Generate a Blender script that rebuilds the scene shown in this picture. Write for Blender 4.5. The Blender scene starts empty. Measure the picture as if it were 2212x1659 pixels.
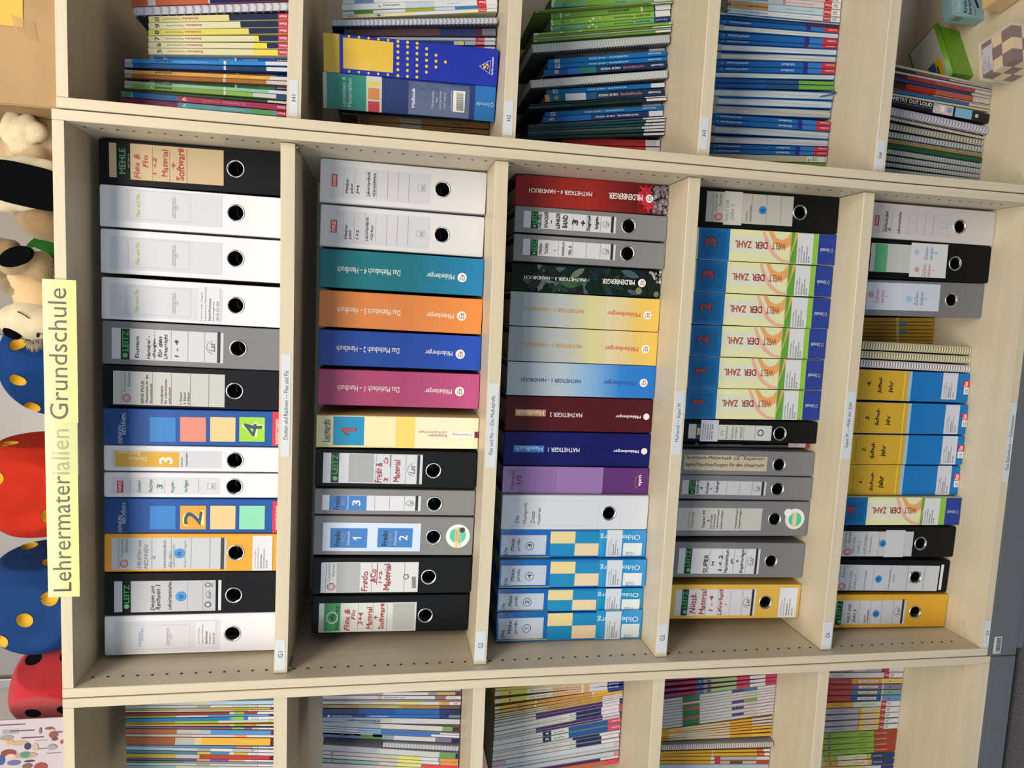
import bpy, bmesh, math, random
from mathutils import Vector, Matrix, Euler
R_ = random.Random(7)
C = bpy.context.scene.collection
# ------------------------------------------------------------------ camera
cam = bpy.data.cameras.new('camera'); camo = bpy.data.objects.new('camera', cam); C.objects.link(camo)
CAM = Vector((0.70758, -1.28398, 1.33100))
rt = Vector((0.046436, -0.172624, -0.983893)); up = Vector((0.993832, 0.107283, 0.028083)); fw = Vector((-0.100707, 0.979128, -0.176541))
camo.matrix_world = Matrix(((rt.x, up.x, -fw.x, CAM.x), (rt.y, up.y, -fw.y, CAM.y), (rt.z, up.z, -fw.z, CAM.z), (0, 0, 0, 1)))
cam.sensor_fit = 'HORIZONTAL'; cam.sensor_width = 36; cam.lens = 36 * 1522.013 / 2212; cam.clip_start = .05
bpy.context.scene.camera = camo
# ------------------------------------------------------------------ world and lights
sc = bpy.context.scene
w = bpy.data.worlds.new('world'); sc.world = w; w.use_nodes = True
w.node_tree.nodes['Background'].inputs[0].default_value = (.80, .88, 1.0, 1); w.node_tree.nodes['Background'].inputs[1].default_value = .34
def area(name, loc, target, sx, sy, power, col):
    l = bpy.data.lights.new(name, 'AREA'); l.shape = 'RECTANGLE'; l.size = sx; l.size_y = sy; l.energy = power; l.color = col
    o = bpy.data.objects.new(name, l); C.objects.link(o); o.location = loc
    o.rotation_euler = (Vector(target) - Vector(loc)).to_track_quat('-Z', 'Y').to_euler(); return o
area('ceiling_lamp', (.7, -2.3, 3.3), (.7, -.6, 0), 3.4, 1.1, 122, (1, .87, .72))
area('window_light', (-1.3, -4.2, 1.3), (.5, 0, .8), 3.2, 1.8, 50, (.84, .94, 1.0))
sc.view_settings.view_transform = 'Standard'; sc.view_settings.look = 'None'; sc.view_settings.gamma = 1; sc.view_settings.use_curve_mapping = False
sc.view_settings.exposure = 0.27
# ------------------------------------------------------------------ materials
def lin(h):
    h = h.lstrip('#'); v = [int(h[i:i + 2], 16) / 255 for i in (0, 2, 4)]
    return [((c + .055) / 1.055) ** 2.4 if c > .04045 else c / 12.92 for c in v]
MC = {}
def mat(h, rough=.45, metal=0, bump=0, bscale=300, var=0, vscale=(6, 6, 6), spec=.5, trans=0, alpha=1, fuzz=0):
    key = (h, rough, metal, bump, bscale, var, vscale, spec, trans, alpha, fuzz)
    if key in MC: return MC[key]
    m = bpy.data.materials.new('mat_' + h.lstrip('#')); m.use_nodes = True; nt = m.node_tree; b = nt.nodes['Principled BSDF']
    col = lin(h) + [1]; b.inputs['Base Color'].default_value = col; b.inputs['Roughness'].default_value = rough; b.inputs['Metallic'].default_value = metal
    b.inputs['Specular IOR Level'].default_value = spec
    if trans: b.inputs['Transmission Weight'].default_value = trans
    if alpha < 1: b.inputs['Alpha'].default_value = alpha
    if fuzz: b.inputs['Sheen Weight'].default_value = fuzz
    if bump or var:
        tc = nt.nodes.new('ShaderNodeTexCoord'); mp = nt.nodes.new('ShaderNodeMapping'); nt.links.new(tc.outputs['Object'], mp.inputs[0])
    if bump:
        n = nt.nodes.new('ShaderNodeTexNoise'); n.inputs['Scale'].default_value = bscale; nt.links.new(tc.outputs['Object'], n.inputs['Vector'])
        bp = nt.nodes.new('ShaderNodeBump'); bp.inputs['Strength'].default_value = bump; bp.inputs['Distance'].default_value = .001
        nt.links.new(n.outputs[0], bp.inputs['Height']); nt.links.new(bp.outputs[0], b.inputs['Normal'])
    if var:
        mp.inputs['Scale'].default_value = vscale
        n = nt.nodes.new('ShaderNodeTexNoise'); n.inputs['Scale'].default_value = 1; n.inputs['Detail'].default_value = 6; nt.links.new(mp.outputs[0], n.inputs['Vector'])
        r = nt.nodes.new('ShaderNodeMapRange'); r.inputs['From Min'].default_value = .3; r.inputs['From Max'].default_value = .7; r.inputs['To Min'].default_value = 1 - var; r.inputs['To Max'].default_value = 1 + var
        nt.links.new(n.outputs[0], r.inputs[0])
        mx = nt.nodes.new('ShaderNodeVectorMath'); mx.operation = 'SCALE'; mx.inputs[0].default_value = col[:3]; nt.links.new(r.outputs[0], mx.inputs['Scale']); nt.links.new(mx.outputs[0], b.inputs['Base Color'])
    MC[key] = m; return m
wood_v = mat('#c6bba3', .42, var=.05, vscale=(110, 40, 3), spec=.4)      # grain runs up the side panels
wood_h = mat('#c6bba3', .42, var=.05, vscale=(3, 40, 110), spec=.4)
back_m = mat('#b9b0a0', .6, var=.02)
steel = mat('#b9bbbd', .25, 1); chrome = mat('#d6d8da', .18, 1); dark = mat('#08090b', .9); PAPER = mat('#c2c0b8', .85)
grey_metal = mat('#5c6268', .42, spec=.5); black_rub = mat('#0c0d0e', .7)
# ------------------------------------------------------------------ mesh helpers
def link(name, me, parent=None, m=None, smooth=False):
    o = bpy.data.objects.new(name, me); C.objects.link(o)
    if parent: o.parent = parent
    if m is not None: me.materials.append(m)
    if smooth:
        for p in me.polygons: p.use_smooth = True
    return o
def empty(name, loc, rot=(0, 0, 0)):
    o = bpy.data.objects.new(name, None); C.objects.link(o); o.location = loc; o.rotation_euler = rot; o.empty_display_size = .02; return o
def tag(o, label, cat, group=None):
    o['label'] = label; o['category'] = cat
    if group: o['group'] = group
    return o
class MB:
    def __init__(s): s.v = []; s.f = []; s.mi = []; s.ms = []
    def mid(s, m):
        if m is None: return 0
        if m not in s.ms: s.ms.append(m)
        return s.ms.index(m)
    def add(s, vs, fs, m=None):
        b = len(s.v); s.v += vs; k = s.mid(m)
        for f in fs: s.f.append([b + i for i in f]); s.mi.append(k)
    def box(s, x0, x1, y0, y1, z0, z1, m=None, bev=0):
        if bev:
            bm = bmesh.new(); bmesh.ops.create_cube(bm, size=1)
            for v in bm.verts: v.co = Vector(((x0 + x1) / 2 + v.co.x * (x1 - x0), (y0 + y1) / 2 + v.co.y * (y1 - y0), (z0 + z1) / 2 + v.co.z * (z1 - z0)))
            bmesh.ops.bevel(bm, geom=bm.edges[:], offset=bev, segments=2, affect='EDGES'); bm.verts.index_update()
            s.add([tuple(v.co) for v in bm.verts], [[v.index for v in f.verts] for f in bm.faces], m); bm.free(); return
        s.add([(x0, y0, z0), (x1, y0, z0), (x1, y1, z0), (x0, y1, z0), (x0, y0, z1), (x1, y0, z1), (x1, y1, z1), (x0, y1, z1)],
              [[0, 3, 2, 1], [4, 5, 6, 7], [0, 1, 5, 4], [1, 2, 6, 5], [2, 3, 7, 6], [3, 0, 4, 7]], m)
    def tube(s, pts, r, m=None, n=6, closed=False):
        pts = [Vector(p) for p in pts]; N = len(pts); rings = []
        for i, p in enumerate(pts):
            a = pts[(i - 1) % N] if (i or closed) else p; b = pts[(i + 1) % N] if (i < N - 1 or closed) else p
            t = (b - a).normalized(); q = t.orthogonal() if not rings else (prev - prev.dot(t) * t)
            q = q.normalized() if q.length > 1e-9 else t.orthogonal().normalized(); prev = q; u = t.cross(q)
            rings.append([tuple(p + r * (math.cos(2 * math.pi * k / n) * q + math.sin(2 * math.pi * k / n) * u)) for k in range(n)])
        vs = [v for rr in rings for v in rr]; fs = []
        for i in range(N if closed else N - 1):
            j = (i + 1) % N
            for k in range(n): fs.append([i * n + k, j * n + k, j * n + (k + 1) % n, i * n + (k + 1) % n])
        if not closed: fs += [list(range(n))[::-1], [(N - 1) * n + k for k in range(n)]]
        s.add(vs, fs, m)
    def obj(s, name, parent=None, m=None, smooth=False):
        me = bpy.data.meshes.new(name); me.from_pydata(s.v, [], s.f)
        if m is not None: me.materials.append(m)
        else:
            for q in s.ms: me.materials.append(q)
            me.polygons.foreach_set('material_index', s.mi)
        me.update(); return link(name, me, parent, None, smooth)
# ------------------------------------------------------------------ lettering
TC = {}; LAY = {}
def glyphs(text, style):
    k = (text, style)
    if k in TC: return TC[k]
    if text == '1':
        vs = [(.48, 0), (.78, 0), (.78, 1), (.55, 1), (.12, .70), (.12, .50), (.48, .74)] if 'hand' not in style else [(.5, 0), (.64, 0), (.72, 1), (.6, 1), (.2, .62), (.26, .54), (.57, .82)]
        TC[k] = (vs, [list(range(7))]); return TC[k]
    cu = bpy.data.curves.new('t', 'FONT'); cu.body = text; cu.resolution_u = 3 if len(text) < 12 else 2
    if style == 'hand': cu.shear = .12
    if style == 'handb': cu.shear = .1
    if style in ('i', 'bi'): cu.shear = .28
    o = bpy.data.objects.new('t', cu); me = o.to_mesh()
    v0 = [(v.co.x, v.co.y) for v in me.vertices]; f0 = [list(p.vertices) for p in me.polygons]
    o.to_mesh_clear(); bpy.data.objects.remove(o); bpy.data.curves.remove(cu)
    if not v0: TC[k] = ([], []); return TC[k]
    # heavier strokes: the same outline laid down again, slightly shifted
    sh = {'b': ((-.024, 0), (.024, 0), (0, .016), (0, -.016)), 'bi': ((-.024, 0), (.024, 0), (0, .016)), 'hand': ((0, 0), (.020, .008), (-.004, .022)), 'handb': ((0, 0), (.045, 0), (.02, .035), (-.02, -.02), (.03, -.02))}.get(style, ((0, 0),))
    vs = []; fs = []; per = len(v0)
    for dx, dy in sh:
        n0 = len(vs); vs += [(x + dx, y + dy) for x, y in v0]; fs += [[n0 + i for i in f] for f in f0]
    if 'hand' in style:
        ph = len(text) * 1.7
        vs = [(x + .03 * math.sin(5.1 * y + x * 2.3 + ph), y + .045 * math.sin(x * 3.7 + ph) + .02 * math.sin(x * 9.1 + ph)) for x, y in vs]
    x0 = min(v[0] for v in vs); x1 = max(v[0] for v in vs); y0 = min(v[1] for v in vs); y1 = max(v[1] for v in vs)
    if text in '-–': y0 -= .3; y1 += .3
    LAY[k] = per; TC[k] = ([((x - x0) / (x1 - x0 + 1e-9), (y - y0) / (y1 - y0 + 1e-9)) for x, y in vs], fs); return TC[k]
def put_text(mb, text, a0, b0, a1, b1, y, m, rot, style):
    vs, fs = glyphs(text, style); out = []; per = LAY.get((text, style), 1 << 30)
    for i, (p, q) in enumerate(vs):
        if rot == 'h': u, v = p, q
        elif rot == 'v': u, v = 1 - q, p          # reads upwards
        else: u, v = q, 1 - p                     # reads downwards
        out.append((a0 + u * (a1 - a0), y - .00001 * (i // per), b0 + v * (b1 - b0)))
    mb.add(out, fs, m)
def put_print(ops, w, ox=0, gl=.42):
    """flat print on a spine: ops in mm from the lower left corner of the spine"""
    mb = MB(); gv = []; gf = []; gc = []; rings = [(o[1], o[2]) for o in ops if o[0] == 'ring']; y = -.00015
    def rect(a0, b0, a1, b1, m):
        for (ra, rb) in rings:
            if a0 < ra < a1 and b0 < rb < b1:
                g = 12.6
                for q in ((a0, b0, a1, rb - g), (a0, rb + g, a1, b1), (a0, rb - g, ra - g, rb + g), (ra + g, rb - g, a1, rb + g)): rect(*q, m)
                return
        x0, x1 = ox + a0 / 1e3, ox + a1 / 1e3
        mb.add([(x0, y, b0 / 1e3), (x1, y, b0 / 1e3), (x1, y, b1 / 1e3), (x0, y, b1 / 1e3)], [[0, 1, 2, 3]], m)
    def disc(a, b, ra, rb, m, n=20):
        mb.add([(ox + (a + ra * math.cos(t * 2 * math.pi / n)) / 1e3, y, (b + rb * math.sin(t * 2 * math.pi / n)) / 1e3) for t in range(n)], [list(range(n))], m)
    def ringm(a, b, ra, rb, m, n=8, th=.85, ph=0, k=None, full=True):
        k = n if k is None else k; vs = []
        for t in range(k + 1):
            c, s = math.cos(ph + t * 2 * math.pi / n), math.sin(ph + t * 2 * math.pi / n)
            vs += [(ox + (a + ra * c) / 1e3, y, (b + rb * s) / 1e3), (ox + (a + ra * th * c) / 1e3, y, (b + rb * th * s) / 1e3)]
        mb.add(vs, [[2 * t, 2 * t + 1, 2 * t + 3, 2 * t + 2] for t in range(k)], m)
    for o in ops:
        y -= .00006
        if o[0] == 'R':
            big = (o[4] - o[2]) > 22 and (o[5] - o[3]) > 90
            rect(*o[2:6], mat(o[1], .16, bump=.5, bscale=28, spec=.5) if big else mat(o[1], gl, spec=.3))
        elif o[0] == 'T':
            a0, b0, a1, b1 = o[3:7]; st = o[8] if len(o) > 8 else ''
            put_text(mb, o[1], ox + a0 / 1e3, b0 / 1e3, ox + a1 / 1e3, b1 / 1e3, y, mat(o[2], .55), o[7], st)
        elif o[0] == 'C': disc(o[2], o[3], o[4], o[4], mat(o[1], gl))
        elif o[0] == 'G':      # printed colour fade, top colour to bottom colour
            a0, b0, a1, b1 = o[3:7]; n0 = len(gv); gv += [(ox + a0 / 1e3, y, b0 / 1e3), (ox + a1 / 1e3, y, b0 / 1e3), (ox + a1 / 1e3, y, b1 / 1e3), (ox + a0 / 1e3, y, b1 / 1e3)]
            gf.append([n0, n0 + 1, n0 + 2, n0 + 3]); gc += [lin(o[2])] * 2 + [lin(o[1])] * 2
        elif o[0] == 'P':
            mb.add([(ox + o[i] / 1e3, y, o[i + 1] / 1e3) for i in range(2, len(o), 2)], [list(range((len(o) - 2) // 2))], mat(o[1], gl, spec=.3))
        elif o[0] in 'OQ':
            a0, b0, a1, b1 = o[2:6]; m = mat(o[1], .5); ca, cb, ra, rb = (a0 + a1) / 2, (b0 + b1) / 2, (a1 - a0) / 2, (b1 - b0) / 2; st = o[6] if len(o) > 6 else ''
            if o[0] == 'Q': ringm(ca, cb - rb * .5, ra, rb * 1.5, m, 20, .93, 0, 10)
            elif st == 'oct': ringm(ca, cb, ra, rb, m, 8, .78, math.pi / 8)
            elif st == 'tri': ringm(ca, cb - rb * .3, ra * 1.1, rb * 1.25, m, 3, .9, math.pi / 2)
            elif st == 'dot': disc(ca, cb, ra, rb, m, 14)
            else:
                t = .35
                for q in ((a0, b0, a1, b0 + t), (a0, b1 - t, a1, b1), (a0, b0, a0 + t, b1), (a1 - t, b0, a1, b1)): rect(*q, m)
    mb.grad = (gv, gf, gc); return mb, rings
# ------------------------------------------------------------------ room: floor and wall
mb = MB(); mb.box(-6, 7, -6, .75, -.13, -.10); fl = mb.obj('floor', None, mat('#55555a', .95, bump=1, bscale=900, var=.35, vscale=(220, 220, 220), spec=.1)); fl['kind'] = 'structure'
mb = MB(); mb.box(-6, 7, .75, .85, -.1, 3.1); wl = mb.obj('wall_back', None, mat('#9c958c', .9)); wl['kind'] = 'structure'
# ------------------------------------------------------------------ the three bookcases
def bookcase(name, X0, ztop, zbot, levels, sags, label, tags=(), brackets=True):
    T = .018; D = .425; root = tag(empty(name, (X0 + .5, 0, zbot)), label, 'bookcase')
    def part(nm, mbx, m=None, par=root):
        o = mbx.obj(nm, par, m); o.matrix_parent_inverse = par.matrix_world.inverted() if par is not root else Matrix.Translation((-X0 - .5, 0, -zbot)); return o
    for x0, x1 in ((X0, X0 + T), (X0 + 1 - T, X0 + 1)):
        b = MB(); b.box(x0 + .0006, x1 - .0006, 0, D, zbot, ztop, bev=.0006); part('side_panel', b, wood_v)
    for nm, z0, z1 in (('top_panel', ztop - T, ztop - .0004), ('bottom_panel', zbot, zbot + T)):
        b = MB(); b.box(X0 + T, X0 + 1 - T, .0004, D, z0, z1); part(nm, b, wood_h)
    b = MB(); b.box(X0 + T, X0 + 1 - T, D - .006, D - .001, zbot + T, ztop - T); part('back_panel', b, back_m)
    for z, s in zip(levels, sags):
        b = MB(); n = 16; vs = []
        for i in range(n + 1):
            u = i / n; x = X0 + T + .001 + (1 - 2 * T - .002) * u; d = s * (1 - (2 * u - 1) ** 2)
            vs += [(x, .021, z - .024 - d), (x, .021, z - .001 - d), (x, .0218, z - d), (x, D - .01, z - d), (x, D - .01, z - .024 - d)]
        fs = [[5 * i + k, 5 * i + 5 + k, 5 * i + 5 + (k + 1) % 5, 5 * i + (k + 1) % 5] for i in range(n) for k in range(5)] + [[0, 1, 2, 3, 4], [5 * n + k for k in (4, 3, 2, 1, 0)]]
        b.add(vs, fs); o = part('shelf_board', b, wood_h)
        for x in (X0 + T + .001, X0 + 1 - T - .009):
            c = MB(); c.box(x + .002, x + .006, .03, .072, z - .0285, z - .0245, bev=.001); part('shelf_bracket', c, steel)
    b = MB()
    for xx, sgn in ((X0 + T + .0002, 1), (X0 + 1 - T - .0002, -1)):
        for yy in (.036, .33):
            for k in range(72):
                z = zbot + 1.8364 - .025 * k
                if z < zbot + .03: continue
                b.add([(xx, yy + .0026 * math.cos(t * math.pi / 4), z + .0026 * math.sin(t * math.pi / 4)) for t in range(8)], [list(range(8))])
    o = part('peg_holes', b, mat('#1a1512', .9)); o['kind'] = 'stuff'
    for x in (X0 + .0494, X0 + .9526):
        b = MB(); n = 20; zz = zbot + T
        vs = [(x + r * math.cos(2 * math.pi * k / n), .052 + r * math.sin(2 * math.pi * k / n), zz + h) for r, h in ((.0085, 0), (.0082, .0009)) for k in range(n)]
        b.add(vs, [[k, (k + 1) % n, n + (k + 1) % n, n + k] for k in range(n)] + [list(range(n, 2 * n))]); part('screw_cap', b, mat('#bdb897', .5))
    for x0, x1, z0, z1, txt, t0, t1 in tags:
        y = .0209 if z0 > .02 else -.0001
        b = MB(); b.box(x0, x1, y - .0006, y, z0, z1); s = part('label_strip', b, mat('#c3cad0', .4))
        b = MB(); h = z1 - z0; put_text(b, txt, x0 + (x1 - x0) * t0, z0 + h * .24, x0 + (x1 - x0) * t1, z0 + h * .72, y - .0008, None, 'h', '')
        q = b.obj('lettering', s, mat('#26282c', .6)); q.matrix_parent_inverse = Matrix.Identity(4)
    return root
LV = ((1.5212, 1.1455, .7705, .3957), (.003, .0035, .002, .003))
GT = [(.0237, .0842, 1.5012, 1.5182, 'G1', .42, .62), (.0271, .0879, 1.1245, 1.1440, 'G2', .42, .60), (.0278, .089, .7485, .7686, 'G3', .42, .60), (.0202, .0816, .3735, .3937, 'G4', .42, .60), (.0219, .0824, .0012, .0155, 'G5', .42, .60),
      (.4295, .6157, 1.4985, 1.5140, 'Denken und Rechnen –– Flex und Flo', .17, .84), (.4125, .5742, 1.1205, 1.1395, 'Flex und Flo –– Die Matheprofis', .15, .85), (.4416, .5692, .7475, .7665, 'Matherad –– Super M', .2, .8), (.436, .5787, .3715, .3915, 'Super M –– Welt der Zahl', .17, .83), (.3935, .5665, .0012, .0165, 'Das Zahlenbuch –– Zahlenzauber', .15, .85)]
HT = [(1.026, 1.0867, 1.4935, 1.5080, 'H1', .42, .6), (1.0273, 1.088, 1.1170, 1.1330, 'H2', .42, .6), (1.0341, 1.0945, .7385, .7550, 'H3', .42, .6), (1.025, 1.0846, .3600, .3770, 'H4', .42, .6)]
bookcase('bookcase', 0, 1.8722, 0, *LV, 'pale maple bookcase with rows G1 to G5 of ring binders', GT)
bookcase('bookcase', 1.0012, 1.865, -.009, (1.5123, 1.135, .757, .379), (.002, .002, .002, .002), 'pale maple bookcase with rows H1 to H4 of schoolbooks', HT)
bookcase('bookcase', -1.0012, 1.8722, -.009, (1.5205, 1.1445, .770, .3945), (.002, .002, .002, .002), 'pale maple bookcase of thin workbooks, beside the empty ends of the binder rows')
# grey metal plinths under the bookcases
for x0, x1, extra, lb in ((-1.0, -.002, 0, 'dark grey metal plinth under the workbook bookcase'), (.0, .9985, 1, 'dark grey metal plinth with barcode sticker under the binder bookcase'), (1.0005, 2.0, 1, 'dark grey metal plinth under the schoolbook bookcase')):
    zt = -.0015 if extra and x0 < .5 else -.0105
    r = tag(empty('metal_plinth', (x0 + .5, 0, -.1)), lb, 'plinth')
    def pl(nm, b, m):
        o = b.obj(nm, r, m); o.matrix_parent_inverse = Matrix.Translation((-x0 - .5, 0, .1)); return o
    b = MB(); b.box(x0, x1, -.002, .42, -.072, zt, bev=.001); pl('top_box', b, grey_metal)
    if extra: b = MB(); b.box(x0 + .015, x1 - .015, .0, .4, -.0915, -.0722, bev=.001); pl('lower_rail', b, grey_metal)
    b = MB(); b.box(x0 + .03, x1 - .03, .09, .38, -.0998, -.0722 if not extra else -.0918); pl('foot', b, black_rub)
    if extra and x0 < .5:
        b = MB(); b.box(.0055, .0445, -.0026, -.0021, -.0297, -.0108); s = pl('barcode_sticker', b, mat('#b9bcbc', .5))
        b = MB(); rr = random.Random(2); x = .009
        while x < .041:
            ww = rr.choice((.0005, .0009, .0013)); b.add([(x, -.0028, -.0275), (x + ww, -.0028, -.0275), (x + ww, -.0028, -.0165), (x, -.0028, -.0165)], [[0, 1, 2, 3]]); x += ww + rr.choice((.0005, .0009))
        q = b.obj('barcode', s, mat('#1c1e20', .6)); q.matrix_parent_inverse = Matrix.Identity(4)
# ------------------------------------------------------------------ folders and books
ROWN = {'G': 'row %s', 'H': 'row %s', 'F': 'row beside %s'}
GRP = {'binder': 'ring binders', 'book': 'schoolbooks', 'booklet': 'booklets', 'notebook': 'bound notebooks'}
def spine_plate(w, h, rings, r=.004, b=.0012, th=.0024):
    """spine board: bevelled front, rounded corners, real finger hole"""
    bm = bmesh.new(); r = min(r, w / 3)
    def outline(ins, y):
        o = []
        for cx, cz, a0 in ((w / 2 - r, r, -90), (w / 2 - r, h - r, 0), (-w / 2 + r, h - r, 90), (-w / 2 + r, r, 180)):
            for k in range(4):
                a = math.radians(a0 + k * 30); o.append(bm.verts.new((cx + (r - ins) * math.cos(a), y, cz + (r - ins) * math.sin(a))))
        return o
    f0 = outline(b, 0); f1 = outline(0, b); f2 = outline(0, th); N = len(f0)
    for A, B in ((f0, f1), (f1, f2)):
        for i in range(N): bm.faces.new((A[i], A[(i + 1) % N], B[(i + 1) % N], B[i]))
    bm.faces.new(f2[::-1] if not rings else f2[::-1]) if not rings else None
    e0 = [bm.edges.get((f0[i], f0[(i + 1) % N])) for i in range(N)]
    if rings:
        a, z = rings[0]; cx = a / 1e3 - w / 2; cz = z / 1e3; n = 24; R = .0135
        h0 = [bm.verts.new((cx + R * math.cos(2 * math.pi * k / n), 0, cz + R * math.sin(2 * math.pi * k / n))) for k in range(n)]
        h1 = [bm.verts.new((v.co.x, th, v.co.z)) for v in h0]
        for k in range(n): bm.faces.new((h0[k], h0[(k + 1) % n], h1[(k + 1) % n], h1[k]))
        eh = [bm.edges.get((h0[k], h0[(k + 1) % n])) for k in range(n)]
        bmesh.ops.triangle_fill(bm, use_beauty=True, use_dissolve=False, edges=e0 + eh)
        eb = [bm.edges.get((f2[i], f2[(i + 1) % N])) for i in range(N)] + [bm.edges.get((h1[k], h1[(k + 1) % n])) for k in range(n)]
        bmesh.ops.triangle_fill(bm, use_beauty=True, use_dissolve=False, edges=eb)
    else:
        bm.faces.new(f0)
    bmesh.ops.recalc_face_normals(bm, faces=bm.faces[:])
    me = bpy.data.meshes.new('spine'); bm.to_mesh(me); bm.free(); return me
def parse(s):
    out = []
    for q in s.split('~') if s else []:
        f = q.split('|'); o = [f[0]]
        for v in f[1:]:
            try: o.append(float(v))
            except ValueError: o.append(v)
        if f[0] == 'T': o[1] = f[1]
        out.append(o)
    return out
FADE = bpy.data.materials.new('printed_fade'); FADE.use_nodes = True
_a = FADE.node_tree.nodes.new('ShaderNodeAttribute'); _a.attribute_name = 'Col'; _b = FADE.node_tree.nodes['Principled BSDF']; FADE.node_tree.links.new(_a.outputs['Color'], _b.inputs['Base Color']); _b.inputs['Roughness'].default_value = .42; _b.inputs['Specular IOR Level'].default_value = .3
def fade(pm, s):
    gv, gf, gc = pm.grad
    if not gv: return
    me = bpy.data.meshes.new('colour_fade'); me.from_pydata(gv, [], gf); at_ = me.color_attributes.new('Col', 'FLOAT_COLOR', 'POINT')
    for i, c in enumerate(gc): at_.data[i].color = (*c, 1)
    link('colour_fade', me, s, FADE)
COUNT = {}; RINGM = None; QUEUE = []
def ringmesh():
    global RINGM
    if RINGM is None:
        b = MB(); b.tube([(.0146 * math.cos(t * math.pi / 12), -.0004, .0146 * math.sin(t * math.pi / 12)) for t in range(24)], .0015, None, 8, True)
        b.tube([(.0137 * math.cos(t * math.pi / 12), .002, .0137 * math.sin(t * math.pi / 12)) for t in range(24)], .0007, None, 6, True)
        o = b.obj('finger_ring', None, chrome, True); RINGM = o.data; bpy.data.objects.remove(o)
    return RINGM
def I(row, k, n, cat, d, x, y, z, w, h, lean, col, ops, **kw):
    w /= 1e3; h /= 1e3; y0 = y / 1e3; ops = parse(ops)
    r = empty(n, (x / 1e3, y0, z / 1e3), (0, math.radians(-lean), math.radians(kw.get('yaw', 0))))
    COUNT.setdefault(row, []).append(r); tag(r, d + ', ' + (ROWN[row[0]] % (row if row[0] != 'F' else 'G' + row[1])), cat, GRP[cat] + ' in ' + ROWN[row[0]] % (row if row[0] != 'F' else 'G' + row[1]))
    lim = .4165 - y0 - (0 if row[0] != 'H' else 0)
    pm, rings = put_print(ops, w, -w / 2)
    if k == 'binder':
        cov = mat(col, .42, bump=.25, bscale=700, spec=.28 if sum(lin(col)) > .12 else .10); dep = min(kw.get('dp', .285), lim)
        s = link('spine', spine_plate(w, h, rings), r, cov)
        for sx in (-1, 1):
            b = MB(); xa, xb = sorted((sx * (w / 2 - .0003), sx * (w / 2 - .0024))); b.box(xa, xb, .0034, dep, .0, h); b.obj('cover', r, cov)
        b = MB(); bw = w - .0075; b.box(-w / 2 + .0035, -w / 2 + .0035 + bw * .8, .05, min(.265, dep - .008), .012, min(h - .01, .309)); b.obj('paper_block', r, PAPER)
        if rings:
            a, zz = rings[0]; o = bpy.data.objects.new('finger_ring', ringmesh()); C.objects.link(o); o.parent = s; o.location = (a / 1e3 - w / 2, 0, zz / 1e3)
            b = MB(); cx = a / 1e3 - w / 2; b.tube([(cx - .010, .034, zz / 1e3 - .002), (cx, .022, zz / 1e3 + .001), (cx + .012, .034, zz / 1e3 + .004)], .0012, None, 6); b.obj('lever_arm', r, mat('#55585c', .35, 1), True)
            b = MB(); b.box(cx - .022, cx + .022, .040, .042, zz / 1e3 - .06, zz / 1e3 + .06); b.obj('hole_shade', r, dark)  # near-black sheet added behind the finger hole as the shade inside the binder
        if pm.v: pm.obj('printing', s)
        fade(pm, s)
    elif k in ('book', 'pages'):
        dep = min(kw.get('dp', .212 if h > .28 else .195), lim); cov = mat(col, .38, bump=.1, bscale=500, spec=.3); c = min(.0012, w * .2); pc = mat(kw.get('pg', '#c0bdb2'), .85, var=.10, vscale=(1400, 1, .6))
        if k == 'book':
            b = MB(); e = min(.0015, w * .3)
            prof = [(-w / 2, dep), (-w / 2, e), (-w / 2 + e * .3, e * .3), (-w / 2 + e, 0), (w / 2 - e, 0), (w / 2 - e * .3, e * .3), (w / 2, e), (w / 2, dep), (w / 2 - c, dep), (w / 2 - c, c * 1.2), (-w / 2 + c, c * 1.2), (-w / 2 + c, dep)]
            N = len(prof); vs = [(p[0], p[1], 0) for p in prof] + [(p[0], p[1], h) for p in prof]
            fs = [[i, (i + 1) % N, N + (i + 1) % N, N + i] for i in range(N)] + [[0, 1, 2, 10, 11], [2, 3, 4, 5, 9, 10], [5, 6, 7, 8, 9], [N + 11, N + 10, N + 2, N + 1, N], [N + 10, N + 9, N + 5, N + 4, N + 3, N + 2], [N + 9, N + 8, N + 7, N + 6, N + 5]]
            b.add(vs, fs); s = b.obj('cover', r, cov)
            b = MB(); b.box(-w / 2 + c * 1.05, w / 2 - c * 1.05, c * 1.6, dep - .003, .0025, h - .003); b.obj('pages', r, pc)
        else:
            for sx in (-1, 1):
                b = MB(); xa, xb = sorted((sx * (w / 2 - .0002), sx * (w / 2 - c))); b.box(xa, xb, 0, dep, 0, h); b.obj('cover', r, cov)
            b = MB(); n = 10; vs = []; aa, bb = -w / 2 + c * 1.05, w / 2 - c * 1.05; nl = max(3, int(w / .0028)); bow = .004 if kw.get('rib') else .0
            for j in range(n + 1):
                zz = .0015 + (h - .003) * j / n
                for i in range(nl + 1):
                    xx = aa + (bb - aa) * i / nl; vs.append((xx, .0008 + .0012 * (i % 2) + .001 * math.sin(i * 1.7 + j * .6), zz))
                vs += [(bb, dep - .004, zz), (aa, dep - .004, zz)]
            q = nl + 3; fs = [[j * q + i, j * q + (i + 1) % q, (j + 1) * q + (i + 1) % q, (j + 1) * q + i] for j in range(n) for i in range(q)] + [list(range(q))[::-1], [n * q + i for i in range(q)]]
            b.add(vs, fs); s = b.obj('pages', r, pc)
            if kw.get('rib'):
                b = MB(); b.tube([(-.004, .05, h * .10), (-.002, .002, h * .12), (.001, -.006, .012), (.004, -.010, -.004 + .006), (.010, -.004, .004), (.012, .01, .03)], .0016, None, 5); b.obj('ribbon', r, mat('#1d3f78', .7), True)
        if pm.v: pm.obj('printing', s)
        fade(pm, s)
    elif k == 'coil':
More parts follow.
